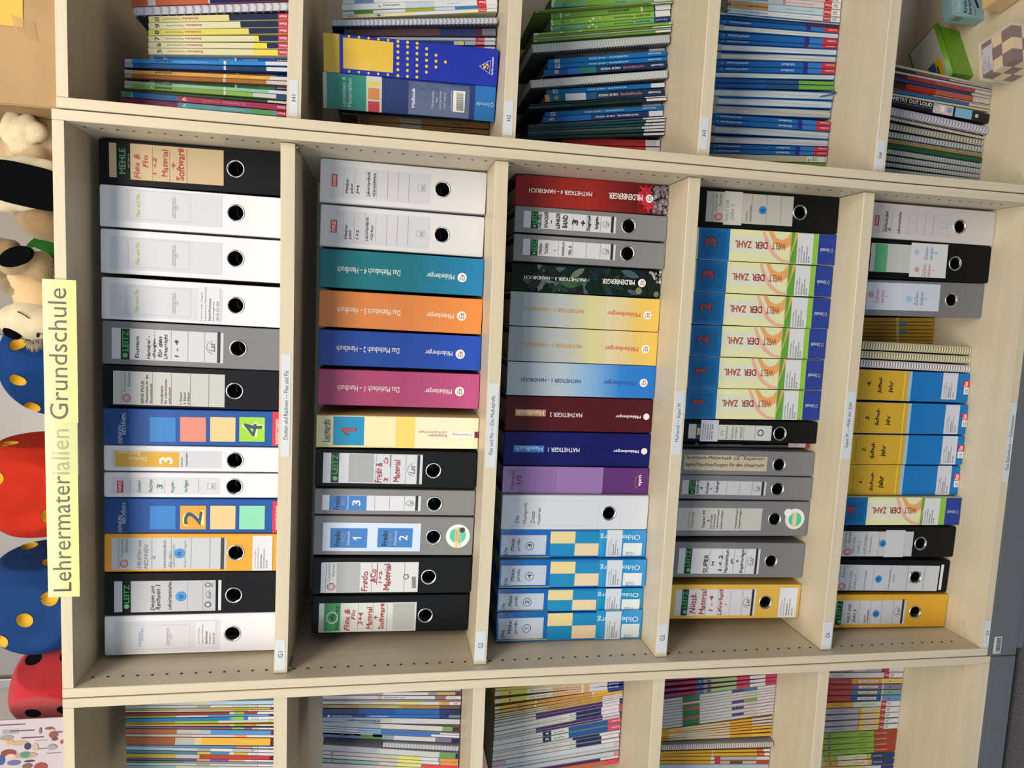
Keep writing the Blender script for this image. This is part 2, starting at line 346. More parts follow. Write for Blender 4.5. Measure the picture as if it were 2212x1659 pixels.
        dep = min(.212, lim); th = kw.get('thick', 0); rr = w * (.36 if th else .5); pc = mat(col, .8, var=.10, vscale=(1400, 1, .6)); c = .0006
        b = MB(); b.box(-w * .42, w * .42, rr * .55, dep - .002, .001, h - .001); b.obj('pages', r, pc)
        for sx in (-1, 1):
            b = MB(); xa, xb = sorted((sx * w * .42, sx * (w * .42 + c))); b.box(xa, xb, rr * .5, dep, 0, h); b.obj('cover', r, mat('#8d9096' if sx > 0 else '#35363c', .5))
        pitch = kw.get('pitch', 0); n = int(h / (.0066 if not pitch else pitch * .00085)); b = MB()
        for i in range(n):
            z0 = .004 + (h - .008) * i / (n - 1); pts = [(w * .46 * math.cos(math.radians(a)), rr * .9 - rr * (1.05 if th else 1.0) * math.sin(math.radians(a)), z0 + (.0012 * (a / 180 - .5))) for a in range(-20, 201, 22)]
            if th: # flat plastic comb tooth
                hw = h / n * .30; vs = [(p[0], p[1], p[2] - hw) for p in pts] + [(p[0], p[1], p[2] + hw) for p in pts]; N = len(pts)
                b.add(vs, [[j, j + 1, N + j + 1, N + j] for j in range(N - 1)])
            else:
                b.tube(pts, .0006, None, 4)
                if pitch and pitch > 8: b.tube([(p[0], p[1], p[2] + .0021) for p in pts], .0006, None, 4)
        b.obj('binding_comb' if th else 'wire_coil', r, mat(kw['wire'], .35 if not th else .5), True)
    return r
I(row='G1',k='binder',n='ring_binder',cat='binder',d='old black ring binder with tan labels lettered in red',x=941.3,y=100,z=1521.9,w=78.2,h=318,lean=0.34,col='#15161b',ops='R|#b9a686|12.9|288.6|72.3|300.7~T|MEHLE|#2f7d4f|19.8|273.7|64.3|284.7|h|b~T|8417 DIN A4|#8a8a80|31.1|267.1|55.4|270|h~R|#bda987|10.9|109.1|73.3|265.9~R|#6c5c45|10.7|228.9|68.7|229.5~R|#6c5c45|10.6|200|68.5|200.7~R|#6c5c45|10.5|171.2|68.4|171.9~T|Flex &|#9a1c22|13.4|249.6|56.5|260.2|h|hand~T|Flo|#9a1c22|33.1|236.1|54.8|245.7|h|hand~T|1 +2|#9a1c22|22.6|222.4|51.7|229.1|h|hand~T|Material|#9a1c22|19.8|203.1|67|214.5|h|hand~T|+|#9a1c22|34.9|191.5|45.9|197.3|h|hand~T|Software|#9a1c22|15.1|175.2|70.7|189.7|h|hand~ring|42.5|88.3')
I(row='G1',k='binder',n='ring_binder',cat='binder',d='white ring binder with framed picture slip, next to the old black binder',x=861.5,y=100,z=1521.1,w=73,h=318,lean=-0.37,col='#d4d7de',ops='R|#c6c9d2|11.2|111.9|69.4|300.7~O|#8a8d96|16.9|166.5|66.5|272.9~T|Flex und Flo|#9aa83c|20.5|251.2|60.5|258.1|h|b~T|Lehrermaterialien &|#5a5c66|23.9|194.9|58.3|197.8|h~T|Kopiervorlagen Klasse 4|#5a5c66|22.3|191|61.4|194|h~T|(2016)|#5a5c66|37.5|187.2|46|189.7|h~R|#b3b6c0|16.5|269.8|59.2|270.7~ring|40|88.6')
I(row='G1',k='binder',n='ring_binder',cat='binder',d='white ring binder with framed picture slip, between two alike',x=781.1,y=100,z=1520.6,w=78.2,h=318,lean=-0.5,col='#d4d7de',ops='R|#c6c9d2|8|112|66.5|302.1~O|#8a8d96|13.8|168.6|63.6|274.5~T|Flex und Flo|#9aa83c|18.3|252.9|58.1|259.8|h|b~T|Lehrermaterialien &|#5a5c66|20.3|195.5|55.1|198.5|h~T|Kopiervorlagen Klasse 2|#5a5c66|18.6|191.6|58.3|194.6|h~T|(2016)|#5a5c66|33.9|187.8|42.6|190.3|h~R|#b3b6c0|13.9|271.4|56.7|272.3~ring|40.1|89.3')
I(row='G1',k='binder',n='ring_binder',cat='binder',d='white ring binder with picture slip and peeling address sticker, beside grey binder',x=696.3,y=100,z=1520.2,w=75.3,h=318,lean=-0.7,col='#d4d7de',ops='R|#c6c9d2|5.2|112|64.3|303.3~O|#8a8d96|11.3|166.4|61.5|277.8~T|Flex und Flo|#9aa83c|14.5|255.3|56|262.3|h|b~T|Lehrermaterialien &|#5a5c66|16.9|196|52.2|199|h~T|Kopiervorlagen Klasse 1|#5a5c66|15.1|192.1|55.3|195.1|h~T|(2016)|#5a5c66|30.6|188.2|39.4|190.7|h~R|#b3b6c0|11.6|274.7|54.8|275.6~R|#cbced6|2|116.1|67.1|153.4~T|Universität Siegen|#3a3a40|5.2|145.3|58.2|149.6|h|~T|Department Mathematik|#3a3a40|5.6|138.6|67.4|142.8|h|~T|MatheWerkstatt|#3a3a40|6|131.5|47.3|135.8|h|b~T|Herrengarten|#3a3a40|6.4|124.6|41.8|128.9|h|~T|AH-A 031-034|#3a3a40|6.8|117.7|42.2|122.1|h|~ring|37.3|88.4')
I(row='G1',k='binder',n='ring_binder',cat='binder',d='grey ring binder with black handwriting beside the white ones',x=616.7,y=100,z=1519.9,w=78.3,h=318,lean=-0.68,col='#717378',ops='R|#c4c6cc|9.6|110|66|301.5~R|#20302a|9.1|271.5|65.1|286.5~T|LEITZ|#2c9d4e|24.8|273.4|61.7|284.1|h|b~C|#4fae6a|16.9|278.9|4.2~R|#8c8f96|10.2|229.2|65|229.9~R|#8c8f96|10.4|200.5|65.3|201.2~R|#8c8f96|10.6|171.6|65.7|172.3~R|#8c8f96|10.8|142.5|66|143.2~R|#2a2b30|10.2|115.4|67.1|120.7~T|Lat|#4a4c50|30.5|124.6|46.8|134.8|h|i~Q|#3d9a5b|26.3|123.7|50.8|139.9~T|Einstern|#1c1c22|12.8|255.2|52|262.5|h|hand~T|Handrei -|#1c1c22|12|235.9|54.2|242.7|h|hand~T|chungen|#1c1c22|15.4|226|48.6|233.1|h|hand~T|für den|#1c1c22|15.9|216|54|223.8|h|hand~T|Unterricht|#1c1c22|13.4|206.8|58.2|213.7|h|hand~T|1 - 4|#1c1c22|17.2|187.9|49.3|194.8|h|hand~ring|38.8|83.9')
I(row='G1',k='binder',n='ring_binder',cat='binder',d='black ring binder with small red-brown handwriting beside the blue binder figured four',x=538.8,y=100,z=1519.7,w=75.8,h=318,lean=-0.51,col='#16181e',ops='R|#b9bcba|3.9|107.5|65.4|300.3~T|Corporate|#26262a|27.2|277.6|62.2|283.3|h~T|Express|#26262a|37.7|270.2|62.5|275.8|h~O|#b3262e|7.8|270.1|24.2|284.7|oct~O|#b3262e|11.5|273.3|20.6|281.5|oct~R|#77797c|4.9|285.8|63.4|286.5~R|#85878a|4.8|233.2|64.4|233.9~R|#85878a|4.6|200.5|64.7|201.2~R|#85878a|4.5|167.6|64.9|168.3~R|#85878a|4.3|135.3|65.1|136~T|EINS PLUS|#3a1c20|6.9|247.8|48.1|253.3|h|hand~T|Mathematik für die|#3a1c20|7.2|240.9|59.5|245|h|hand~T|Grundschule|#3a1c20|7.4|234|43.7|238.1|h|hand~T|Handbücher|#3a1c20|7|215.3|41.9|219.5|h|hand~T|für Lehrerinnen|#3a1c20|7.2|208.7|53.3|212.8|h|hand~T|und Lehrer|#3a1c20|7.4|201.7|38.7|205.8|h|hand~T|1. Klasse|#3a1c20|6.5|182.6|29.4|186.3|h|hand~T|2. Klasse|#3a1c20|6.8|176|29.6|179.8|h|hand~T|3. Klasse|#3a1c20|7|169.2|29.8|173.2|h|hand~ring|35.5|89.8')
I(row='G1',k='binder',n='ring_binder',cat='binder',d='blue ring binder with four coloured squares, green one figured four',x=465.6,y=100,z=1519.3,w=67.7,h=318,lean=-0.06,col='#0e4a96',ops='R|#0e3f7e|1.3|275.1|65.3|313.7~T|DENKEN|#b8c3d4|2.6|286.6|36.8|293|h|i~T|und|#8c9ab4|37.6|286.5|43.8|289.4|h~T|RECHNEN|#b8c3d4|19.5|279.9|58.9|286|h~R|#2a77bd|6.9|193.8|52.8|238.6~R|#cf8170|7.7|140.7|53.9|186.1~R|#e3bd88|8.5|88.2|55|133.1~R|#93c63f|9.3|35.2|56.1|81.2~T|4|#cfe08a|18.1|36.4|46.4|76.2|h|b~T|4|#26405e|19.7|39.4|44.3|73.3|h|hand~R|#c92f3d|2.3|0.5|67.3|21.1~T|westermann|#efe9ea|5.3|10|53.2|16.1|h|i')
I(row='G1',k='binder',n='ring_binder',cat='binder',d='slim white ring binder with mustard label under plastic',x=405.8,y=100,z=1519.5,w=47.8,h=318,lean=-0.25,col='#d4d7de',ops='R|#c4c6cf|6.5|112.4|39|304~R|#cfa544|8.1|187.6|36.5|298.7~T|Rechnen|#e9d9ad|29.7|255.9|38.3|292.6|v~T|Denken|#e9d9ad|19.1|244.3|26.8|275.9|v~T|3|#e6e3dc|13.6|198.9|26.8|222.7|h|b~T|Lehrer-|#44444e|9.3|181.3|29.3|184.8|h|hand~T|materialien|#44444e|9.4|172.6|35.8|176.6|h|hand~ring|22.4|89.1')
I(row='G1',k='binder',n='ring_binder',cat='binder',d='slim white ring binder with green handwriting and small red patch',x=355.2,y=100,z=1519.7,w=47,h=318,lean=-0.29,col='#d4d7de',ops='R|#c9cbd3|6.1|115.6|38.1|304.3~R|#b3232f|9.2|284.6|31.5|295.2~T|STAPLES|#eee6e6|10.7|287.6|29.8|292.9|h|b~R|#8f8a92|9.1|272.6|33|273.3~R|#9a8f96|9.4|212.5|33.5|213.2~R|#b58088|10.3|152.9|33.6|153.7~T|Denken+|#2e7d46|9.7|253.5|32.6|261.3|h|hand~T|Rechnen|#2e7d46|9.8|233.5|34.1|241.4|h|hand~T|3|#2e7d46|16.3|216.7|25.3|226.9|h|hand~T|Kopier-|#2e7d46|9.5|194.6|31.9|202.4|h|hand~T|vorlagen|#2e7d46|9.7|171|33.4|179.5|h|hand~O|#77777f|16.4|122.6|27.8|137.4~T|FSC|#77777f|18.3|125.2|26|130|h~ring|21.7|89.6')
I(row='G1',k='binder',n='ring_binder',cat='binder',d='blue ring binder with four coloured squares, orange one figured two',x=295.6,y=100,z=1520,w=66.2,h=318,lean=-0.43,col='#0e4a96',ops='R|#0e3f7e|2.8|275.7|63.9|314.8~T|DENKEN|#b8c3d4|1.8|287.3|35.1|293.7|h|i~T|und|#8c9ab4|37.7|287.3|44.1|290.3|h~T|RECHNEN|#b8c3d4|18.7|280.6|57.6|286.8|h~R|#2a77bd|7.4|193.4|52.6|238.7~R|#db9836|7.3|139.5|52.9|185.6~R|#e6bc85|7.3|86.4|53.1|131.8~R|#82c9ab|7.2|32.7|53.4|79.3~T|2|#e9dc8e|13.6|142.6|44|181.5|h|b~T|2|#26405e|15.1|145.5|42|178.7|h|hand~R|#c92f3d|0.4|0.5|62.6|18.4~T|westermann|#efe9ea|6.6|7.2|53.3|13.4|h|i')
I(row='G1',k='binder',n='ring_binder',cat='binder',d='orange-yellow ring binder with pencilled label and blue dot',x=223.2,y=100,z=1520.6,w=73.7,h=318,lean=-0.65,col='#df9a2a',ops='R|#bcc1c6|4.4|101.9|66.1|305.3~T|Corporate|#26262a|27.8|283.9|63.6|289.6|h~T|Express|#26262a|38.3|276.2|63.6|282|h~O|#b3262e|7.9|276.1|24.7|291|oct~O|#b3262e|11.6|279.3|20.9|287.7|oct~R|#77797c|5.3|292.2|65|292.9~R|#85878a|5.1|234.7|65.3|235.4~R|#85878a|5.2|200.2|65.3|200.9~R|#85878a|5.3|165.4|65.3|166.2~R|#85878a|5.4|131.4|65.4|132.1~T|DENKEN und|#7f8696|6.3|253.3|61.4|260.8|h|hand~T|RECHNEN|#7f8696|6.3|241.5|52.6|249|h|hand~T|2|#7f8696|23.9|229.3|31|235.9|h|hand~T|Lehrerinnenhandbuch|#7f8696|7.1|210|61.4|216.1|h|hand~T|für den|#a2a7ae|8.6|201.3|40|206.1|h|hand~T|Unterricht|#a2a7ae|8.5|194.3|53.1|199.5|h|hand~T|Kopiervorlagen|#a2a7ae|8.4|173.8|60.9|179.1|h|hand~C|#2583cc|35.8|186.2|9.4~T|B|#123a66|32.1|182.4|39.4|190.5|h|hand~R|#3a3a3e|4.2|106.3|66.2|112.1~R|#c9ccd4|1.5|17.2|71|54.1~T|Universität Siegen|#3a3a40|5.8|46.9|41.5|50.2|h|~T|Department Mathematik|#3a3a40|5.7|41.7|47.5|45|h|~T|MatheWerkstatt|#3a3a40|5.7|36.3|33.6|39.6|h|b~T|Adolf-Reichwein-Str.|#3a3a40|5.6|31.1|45.4|34.4|h|~T|AR-K 509|#3a3a40|5.6|25.6|21.6|28.9|h|~ring|36.5|84.8')
I(row='G1',k='binder',n='ring_binder',cat='binder',d='black ring binder with grey label, green lettering and blue dot',x=144.4,y=100,z=1521.1,w=81.9,h=318,lean=-0.37,col='#14161a',ops='R|#b9bcc2|6.1|286.9|66.3|300.8~T|LEITZ|#2c9a4c|22.9|274.5|59|284|h|b~C|#4fae6a|16.8|279.2|4.7~R|#b4b7bd|5.1|120.6|66.1|271.9~R|#c9ccd2|5.8|110.3|66.1|115.7~R|#8c8f96|6.9|228.5|65.5|229.2~R|#8c8f96|6.3|200|65.1|200.7~R|#8c8f96|5.6|170.7|64.6|171.4~R|#8c8f96|4.9|143.4|64.2|144.1~T|Denken und|#1c1c22|8.1|229.7|56.1|237.3|h|hand~T|Rechnen 1|#1c1c22|9.5|219.3|58.6|227.8|h|hand~T|Lehrermaterialien|#1c1c22|9|200.2|64.1|206.9|h|hand~C|#2583cc|34.9|183|9.8~T|B|#123a66|30.9|179.1|38.3|186.8|h|hand~T|Lat|#55585c|30.9|129.1|44.3|135.2|h|i~Q|#6a8f75|29.3|127.9|46.4|138.3~C|#4a4c50|17.6|134.5|5.9~C|#b4b7bd|17.6|134.5|3.8~O|#44464a|52.3|130|61.9|140.2|oct~T|FSC|#44464a|52.7|125.2|60.2|129|h~ring|35.4|87.5')
I(row='G1',k='binder',n='ring_binder',cat='binder',d='white ring binder with torn sticker, last before the empty space',x=63.3,y=100,z=1521.8,w=77.4,h=318,lean=-0.3,col='#d4d7de',ops='R|#c8cbd3|4.2|112.2|65.8|301.6~O|#8a8d96|10.5|166.6|57.6|274.1~T|DENKEN|#2f7fbd|15.2|253.8|45.9|258.3|h|i~T|RECHNEN|#2f7fbd|27.1|249.8|53.2|253.3|h~T|Lehrermaterialien und|#5a5c66|18.1|206.4|51.4|208.8|h~T|Kopiervorlagen Klasse 1|#5a5c66|16.9|202.6|53.4|205|h~T|(2017)|#5a5c66|29.4|198.7|40.2|201.1|h~R|#cfd2da|13.9|119.1|63.9|155.7~T|Universität Siegen|#3a3a40|17.3|147.8|51.6|152|h|~T|Department Mathematik|#3a3a40|17.1|141.1|57.1|145.3|h|~T|MatheWerkstatt|#3a3a40|16.9|134.3|43.6|138.6|h|b~T|Herrengarten|#3a3a40|16.6|127.6|39.5|131.8|h|~T|AH-A 031-034|#3a3a40|16.4|120.8|39.3|125|h|~ring|36.7|88.8')
I(row='G2',k='binder',n='ring_binder',cat='binder',d='white ring binder with red patch, nearest the corner, plus signed software',x=938.9,y=126.6,z=1146.1,w=80.6,h=318,lean=-0.37,col='#c9cacd',ops='R|#bfc1c9|9.7|110|67.5|300.6~R|#b3333f|29.9|286|52.8|296.4~T|STAPLES|#eee2e4|31.4|288.5|50.8|294.2|h|b~R|#a98a8c|13.5|273.7|64.5|274.3~R|#a98a8c|13.4|253|64.6|253.6~R|#a98a8c|13.4|232.2|64.8|232.8~R|#a98a8c|13.4|212|64.9|212.6~R|#a98a8c|13.4|191.2|65|191.8~R|#a98a8c|13.4|171.3|65.2|172~R|#a98a8c|13.4|150.8|65.3|151.5~T|Mathe-|#1c1c22|18.6|264.7|47.3|270.9|h|hand~T|pilot|#1c1c22|19.3|255.3|38.1|261.3|h|hand~T|3+4|#1c1c22|18.9|244.5|35.2|250.7|h|hand~T|Lehrerhandbuch|#1c1c22|16.5|224.7|61.9|231|h|hand~T|+Lernsoftware|#1c1c22|16.4|214.1|60.3|220.2|h|hand~O|#7d7d83|34.3|119.6|45.9|134.2~T|FSC|#7d7d83|36|121.9|44.6|127|h~ring|40.9|86.3')
I(row='G2',k='binder',n='ring_binder',cat='binder',d='white ring binder with red patch beside the teal binder',x=854.8,y=140.2,z=1145.3,w=79.8,h=318,lean=-0.59,col='#c9cacd',ops='R|#bfc1c9|8.7|108.4|70.3|302.1~R|#b3333f|27.2|286.7|51.3|298.5~T|STAPLES|#eee2e4|28.7|289.2|49.3|296.3|h|b~R|#a98a8c|13.1|274.5|67.9|275.1~R|#a98a8c|13|253.7|67.9|254.4~R|#a98a8c|12.8|232.8|67.9|233.5~R|#a98a8c|12.7|212.9|67.9|213.5~R|#a98a8c|12.5|191.7|67.8|192.4~R|#a98a8c|12.4|171.6|67.8|172.2~R|#a98a8c|12.2|150.7|67.8|151.4~T|Mathe-|#1c1c22|16.1|266.7|45.5|272.5|h|hand~T|pilot|#1c1c22|17.5|258.2|34.6|264|h|hand~T|1+2|#1c1c22|17.7|244.7|35.6|250.8|h|hand~T|Lehrerhandbuch|#1c1c22|16.2|227|61.3|232.7|h|hand~T|+CD-Rom|#1c1c22|17.2|217.8|46.7|222.9|h|hand~O|#7d7d83|32.1|118.8|43.5|134.3~T|FSC|#7d7d83|33.8|121.7|42.2|127|h~ring|38.6|84.5')
I(row='G2',k='binder',n='ring_binder',cat='binder',d='teal ring binder with white lettering',x=774.2,y=129.8,z=1144.4,w=73.6,h=318,lean=-0.43,col='#0c6673',ops='G|#0c6673|#1a76a8|0.4|0.5|73.2|147.4~T|Das Mathebuch 4 – Handbuch|#d6d2ce|29.5|164.3|41.2|284.4|v~T|Mildenberger|#e0dcd6|29.5|58.2|42.7|113.3|v~C|#dcdcd8|34.6|42.6|9.2~T|m|#8a8a8e|28.8|37.2|35.9|47.3|v|b~T|a|#a8444e|36|37.5|39.9|45.5|v|b')
I(row='G2',k='binder',n='ring_binder',cat='binder',d='orange ring binder with white lettering',x=696,y=128.9,z=1144,w=70.5,h=318,lean=-0.58,col='#c2763c',ops='G|#c2763c|#d8843f|0.4|0.5|70.1|148~T|Das Mathebuch 3 – Handbuch|#d6d2ce|28.2|162.4|39.5|283.2|v~T|Mildenberger|#e0dcd6|28.2|56.9|40.9|111.2|v~C|#dcdcd8|34.9|41.2|9.3~T|m|#8a8a8e|29|35.8|36.2|46|v|b~T|a|#a8444e|36.3|36|40.3|44.1|v|b')
I(row='G2',k='binder',n='ring_binder',cat='binder',d='bright blue ring binder with white lettering above the cerise binder',x=622.1,y=128.2,z=1143.5,w=69.7,h=318,lean=-0.29,col='#0f3b8e',ops='G|#0f3b8e|#1a47ae|0.4|0.5|69.3|148.8~T|Das Mathebuch 2 – Handbuch|#d6d2ce|27.9|162.8|39.1|283.3|v~T|Mildenberger|#e0dcd6|27.9|57.3|40.4|111.8|v~C|#dcdcd8|32.1|41.5|9.4~T|m|#8a8a8e|26.2|36|33.5|46.3|v|b~T|a|#a8444e|33.5|36.3|37.5|44.4|v|b')
I(row='G2',k='binder',n='ring_binder',cat='binder',d='cerise pink ring binder with white lettering',x=544.5,y=129.6,z=1143.3,w=70.9,h=318,lean=-0.33,col='#983b64',ops='G|#983b64|#b04a7c|0.4|0.5|70.5|149.2~T|Das Mathebuch 1 – Handbuch|#d6d2ce|28.4|160.6|39.7|280.7|v~T|Mildenberger|#e0dcd6|28.4|55.5|41.1|109.8|v~C|#dcdcd8|34.7|39.9|9.5~T|m|#8a8a8e|28.7|34.4|36.1|44.7|v|b~T|a|#a8444e|36.1|34.7|40.2|42.8|v|b')
I(row='G2',k='binder',n='ring_binder',cat='binder',d='pale yellow ring binder with cyan panel and red figure one',x=460.7,y=114.9,z=1143.1,w=63.4,h=318,lean=0.02,col='#e0cf92',ops='R|#d6c565|0.4|314.9|63|317.5~R|#cbc9a4|1.9|286.5|61.5|314.9~R|#1586b4|4.4|226.7|61.5|286~R|#e3d9aa|3.8|165.5|61.5|226.7~R|#e0c968|0.4|127.3|63|164.2~R|#e8d3ae|0.4|0.5|63|127.3~T|Leonardo|#3c3a3a|10.5|291.6|54.7|306.8|h|hand~R|#5a5850|9.5|291.3|57.1|292.1~T|1|#20262e|23.1|241.5|43.8|270.2|h|bi~T|1|#b03a3a|24.7|242.5|42.8|269.2|h|bi~T|und Kopiervorlagen|#6d5a6a|30.4|64|36.8|120.7|v~T|Kommentare|#6d5a6a|22.8|64|29.2|100.7|v~R|#ece4da|22.8|7.6|35.5|57~T|Diesterweg|#7a1f45|26|13.1|33|52.4|v~R|#76173e|22.8|0.5|35.5|8.2')
I(row='G2',k='binder',n='ring_binder',cat='binder',d='black ring binder with red handwriting beside the pale yellow binder',x=384.5,y=114.4,z=1143.8,w=75,h=318,lean=-0.73,col='#151719',ops='R|#bcbec4|7.4|109.7|67.6|303.2~R|#20302a|8.2|272.9|68.4|288.1~T|LEITZ|#2c9d4e|25.1|275.1|64.8|285.9|h|b~C|#4fae6a|16.7|279.8|4.5~R|#8c8f96|8.5|230|67.1|230.8~R|#8c8f96|8.2|201|66.8|201.8~R|#8c8f96|7.9|171.8|66.5|172.6~R|#8c8f96|7.6|142.4|66.2|143.2~R|#2a2b30|6.5|115.1|66.8|120.5~T|Lat|#4a4c50|28.2|124.4|45.5|134.7|h|i~Q|#3d9a5b|23.8|123.5|49.8|139.8~R|#9a9ea2|9.7|206.1|66.3|254.1~T|Fredo &|#9a1c22|9.4|188.7|49.5|203.1|h|hand~T|3|#9a1c22|11.3|177.1|19.1|185.5|h|hand~T|Co|#9a1c22|48.5|177.9|60.7|187.1|h|hand~T|Material|#9a1c22|11.6|153.4|56.3|167.3|h|hand~R|#9a1c22|41.9|173.5|66.3|174.5~ring|35.9|87.5')
I(row='G2',k='binder',n='ring_binder',cat='binder',d='slim grey ring binder with bright blue label figured three',x=315.8,y=115.5,z=1144,w=51.8,h=318,lean=-0.9,col='#7a7b7c',ops='R|#c4c6cc|8.5|110.2|39|303.3~R|#20302a|8|273|38.5|288.2~T|LEITZ|#2c9d4e|16.5|275.1|36.7|285.9|h|b~C|#4fae6a|12.2|280.2|2.3~R|#8c8f96|9.2|230.3|38|231~R|#8c8f96|9.4|201.4|38.2|202.1~R|#8c8f96|9.6|172.2|38.5|173~R|#8c8f96|9.8|142.9|38.7|143.7~R|#2a2b30|9.2|115.8|39.7|121.1~T|Lat|#4a4c50|20|125|28.8|135.3|h|i~Q|#3d9a5b|17.8|124|30.9|140.4~R|#c4c6cc|8.3|270.4|37.3|289.7~R|#3b77bd|8.7|217.9|38.3|289.7~T|Fredo|#222b3c|9.5|269.1|37.1|280.7|h|b~T|&Co|#8a8f96|19.1|260.2|32.7|267.9|h|b~T|Mathematik|#c6d4ea|10.3|252.3|37.5|256.2|h~T|3|#d9dfe8|18.1|229.4|29.6|245.5|h|b~ring|23.8|82.7')
I(row='G2',k='binder',n='ring_binder',cat='binder',d='wide grey ring binder with two blue labels and round sticker',x=245.9,y=115.6,z=1144.8,w=79.9,h=318,lean=-1.07,col='#7a7b7c',ops='R|#bccbdf|8.1|107.9|66.2|300.2~R|#3b77bd|14.8|213.7|55.2|285.7~R|#3b77bd|16.1|123.8|56.2|193.4~C|#d9ddd8|40.6|31.7|24.8~C|#3fbd94|42.3|31.8|16.9~R|#e8bd98|16|30.6|58.3|37.8~T|SAMMEL|#e06a4a|30.1|31.8|55.5|37.3|h|b~T|PUNKTE|#e0a080|20.3|24|54.2|28.7|h|b~C|#26282a|53.7|23.3|5.6~T|Fredo|#222b3c|18.3|266.5|49|277.1|h|b~T|Fredo|#222b3c|19.4|173.5|50.4|184.6|h|b~T|&Co|#8a8f96|28.5|257.2|45.8|265|h|b~T|&Co|#8a8f96|30|165.1|46.7|172.6|h|b~T|Mathematik|#c6d4ea|21.2|247.8|49.7|253|h|~T|Mathematik|#c6d4ea|21.7|155.1|51.2|160.5|h|~T|1|#d9dfe8|30.1|225.2|39.4|242|h|b~T|2|#d9dfe8|30.8|134|41.9|150.9|h|b~ring|38.5|81.6')
I(row='G2',k='binder',n='ring_binder',cat='binder',d='black ring binder with underlined red handwriting beside grey round-stickered binder',x=164.4,y=114.5,z=1145.2,w=76.3,h=318,lean=-0.8,col='#141617',ops='R|#c2c4c4|3.4|109.3|66.2|301.7~T|Corporate|#26262a|27.2|282.6|62.9|289.1|h~T|Express|#26262a|37.6|274.2|62.9|280.7|h~O|#b3262e|7.4|273|24.1|289.7|oct~O|#b3262e|11.1|276.7|20.4|286|oct~R|#77797c|4.9|291.6|64.3|292.4~R|#85878a|4.4|234.6|65|235.4~R|#85878a|4.3|202|65.4|202.8~R|#85878a|4.1|169.2|65.7|170~R|#85878a|4|137|66.1|137.8~R|#a3a6a9|4.6|226|64.4|271.6~T|Fredo|#9a1c22|5.6|209.8|47|223|h|hand~T|&Co|#9a1c22|23.7|193.5|51.7|205.5|h|hand~T|1+2|#9a1c22|22.2|182|47.4|188.9|h|hand~T|Material|#9a1c22|8|164.1|62.7|179.3|h|hand~R|#9a1c22|19.4|191.6|64.7|192.9~C|#55585c|35.6|134|5.6~C|#c2c4c4|35.6|134|3.7~R|#3a3c40|34.3|114.2|35.2|122.3~R|#3a3c40|32.3|114.1|33.2|122.3~R|#3a3c40|30.4|114|31.2|122.2~R|#3a3c40|28.4|113.9|29.2|122.1~R|#3a3c40|26.4|113.9|27.2|122~R|#3a3c40|24.4|113.8|25.3|121.9~R|#3a3c40|22.4|113.7|23.3|121.8~R|#3a3c40|20.5|113.6|21.3|121.7~R|#3a3c40|18.5|113.5|19.3|121.6~R|#3a3c40|16.5|113.4|17.3|121.5~R|#3a3c40|14.5|113.3|15.4|121.4~R|#3a3c40|12.5|113.2|13.4|121.4~ring|35|88.1')
I(row='G2',k='binder',n='ring_binder',cat='binder',d='black ring binder with green label and red handwriting, last before empty space',x=77.5,y=129.4,z=1146.1,w=79.5,h=318,lean=-0.77,col='#121417',ops='R|#c0c2bd|2.4|109.1|63.9|304.7~R|#3c955c|4.5|261.9|64|294.4~T|INDUSTRIE|#15201a|7.7|264.5|58.8|271.9|h|b~O|#a9ccb4|19.3|266.1|47.1|290.9|oct~T|efa|#15201a|26.7|273.2|40.9|283.8|h|b~R|#a6a9aa|5.2|113.1|61.4|156.9~R|#8c8f92|5.2|226.9|62.7|227.7~R|#8c8f92|4.5|196.8|62.3|197.6~R|#8c8f92|3.9|168.6|61.9|169.4~T|Flex &|#9a1c22|5|242.5|51.1|254.7|h|hand~T|Flo|#9a1c22|28.8|232.2|49.2|241.3|h|hand~T|3+4|#9a1c22|16.5|216.8|43.3|227|h|hand~T|Material|#9a1c22|8.7|198.1|54.4|210.5|h|hand~T|+|#9a1c22|28.5|187.6|36.5|195.7|h|hand~T|Software|#9a1c22|7|173.8|62.1|185.5|h|hand~ring|35|90.2')
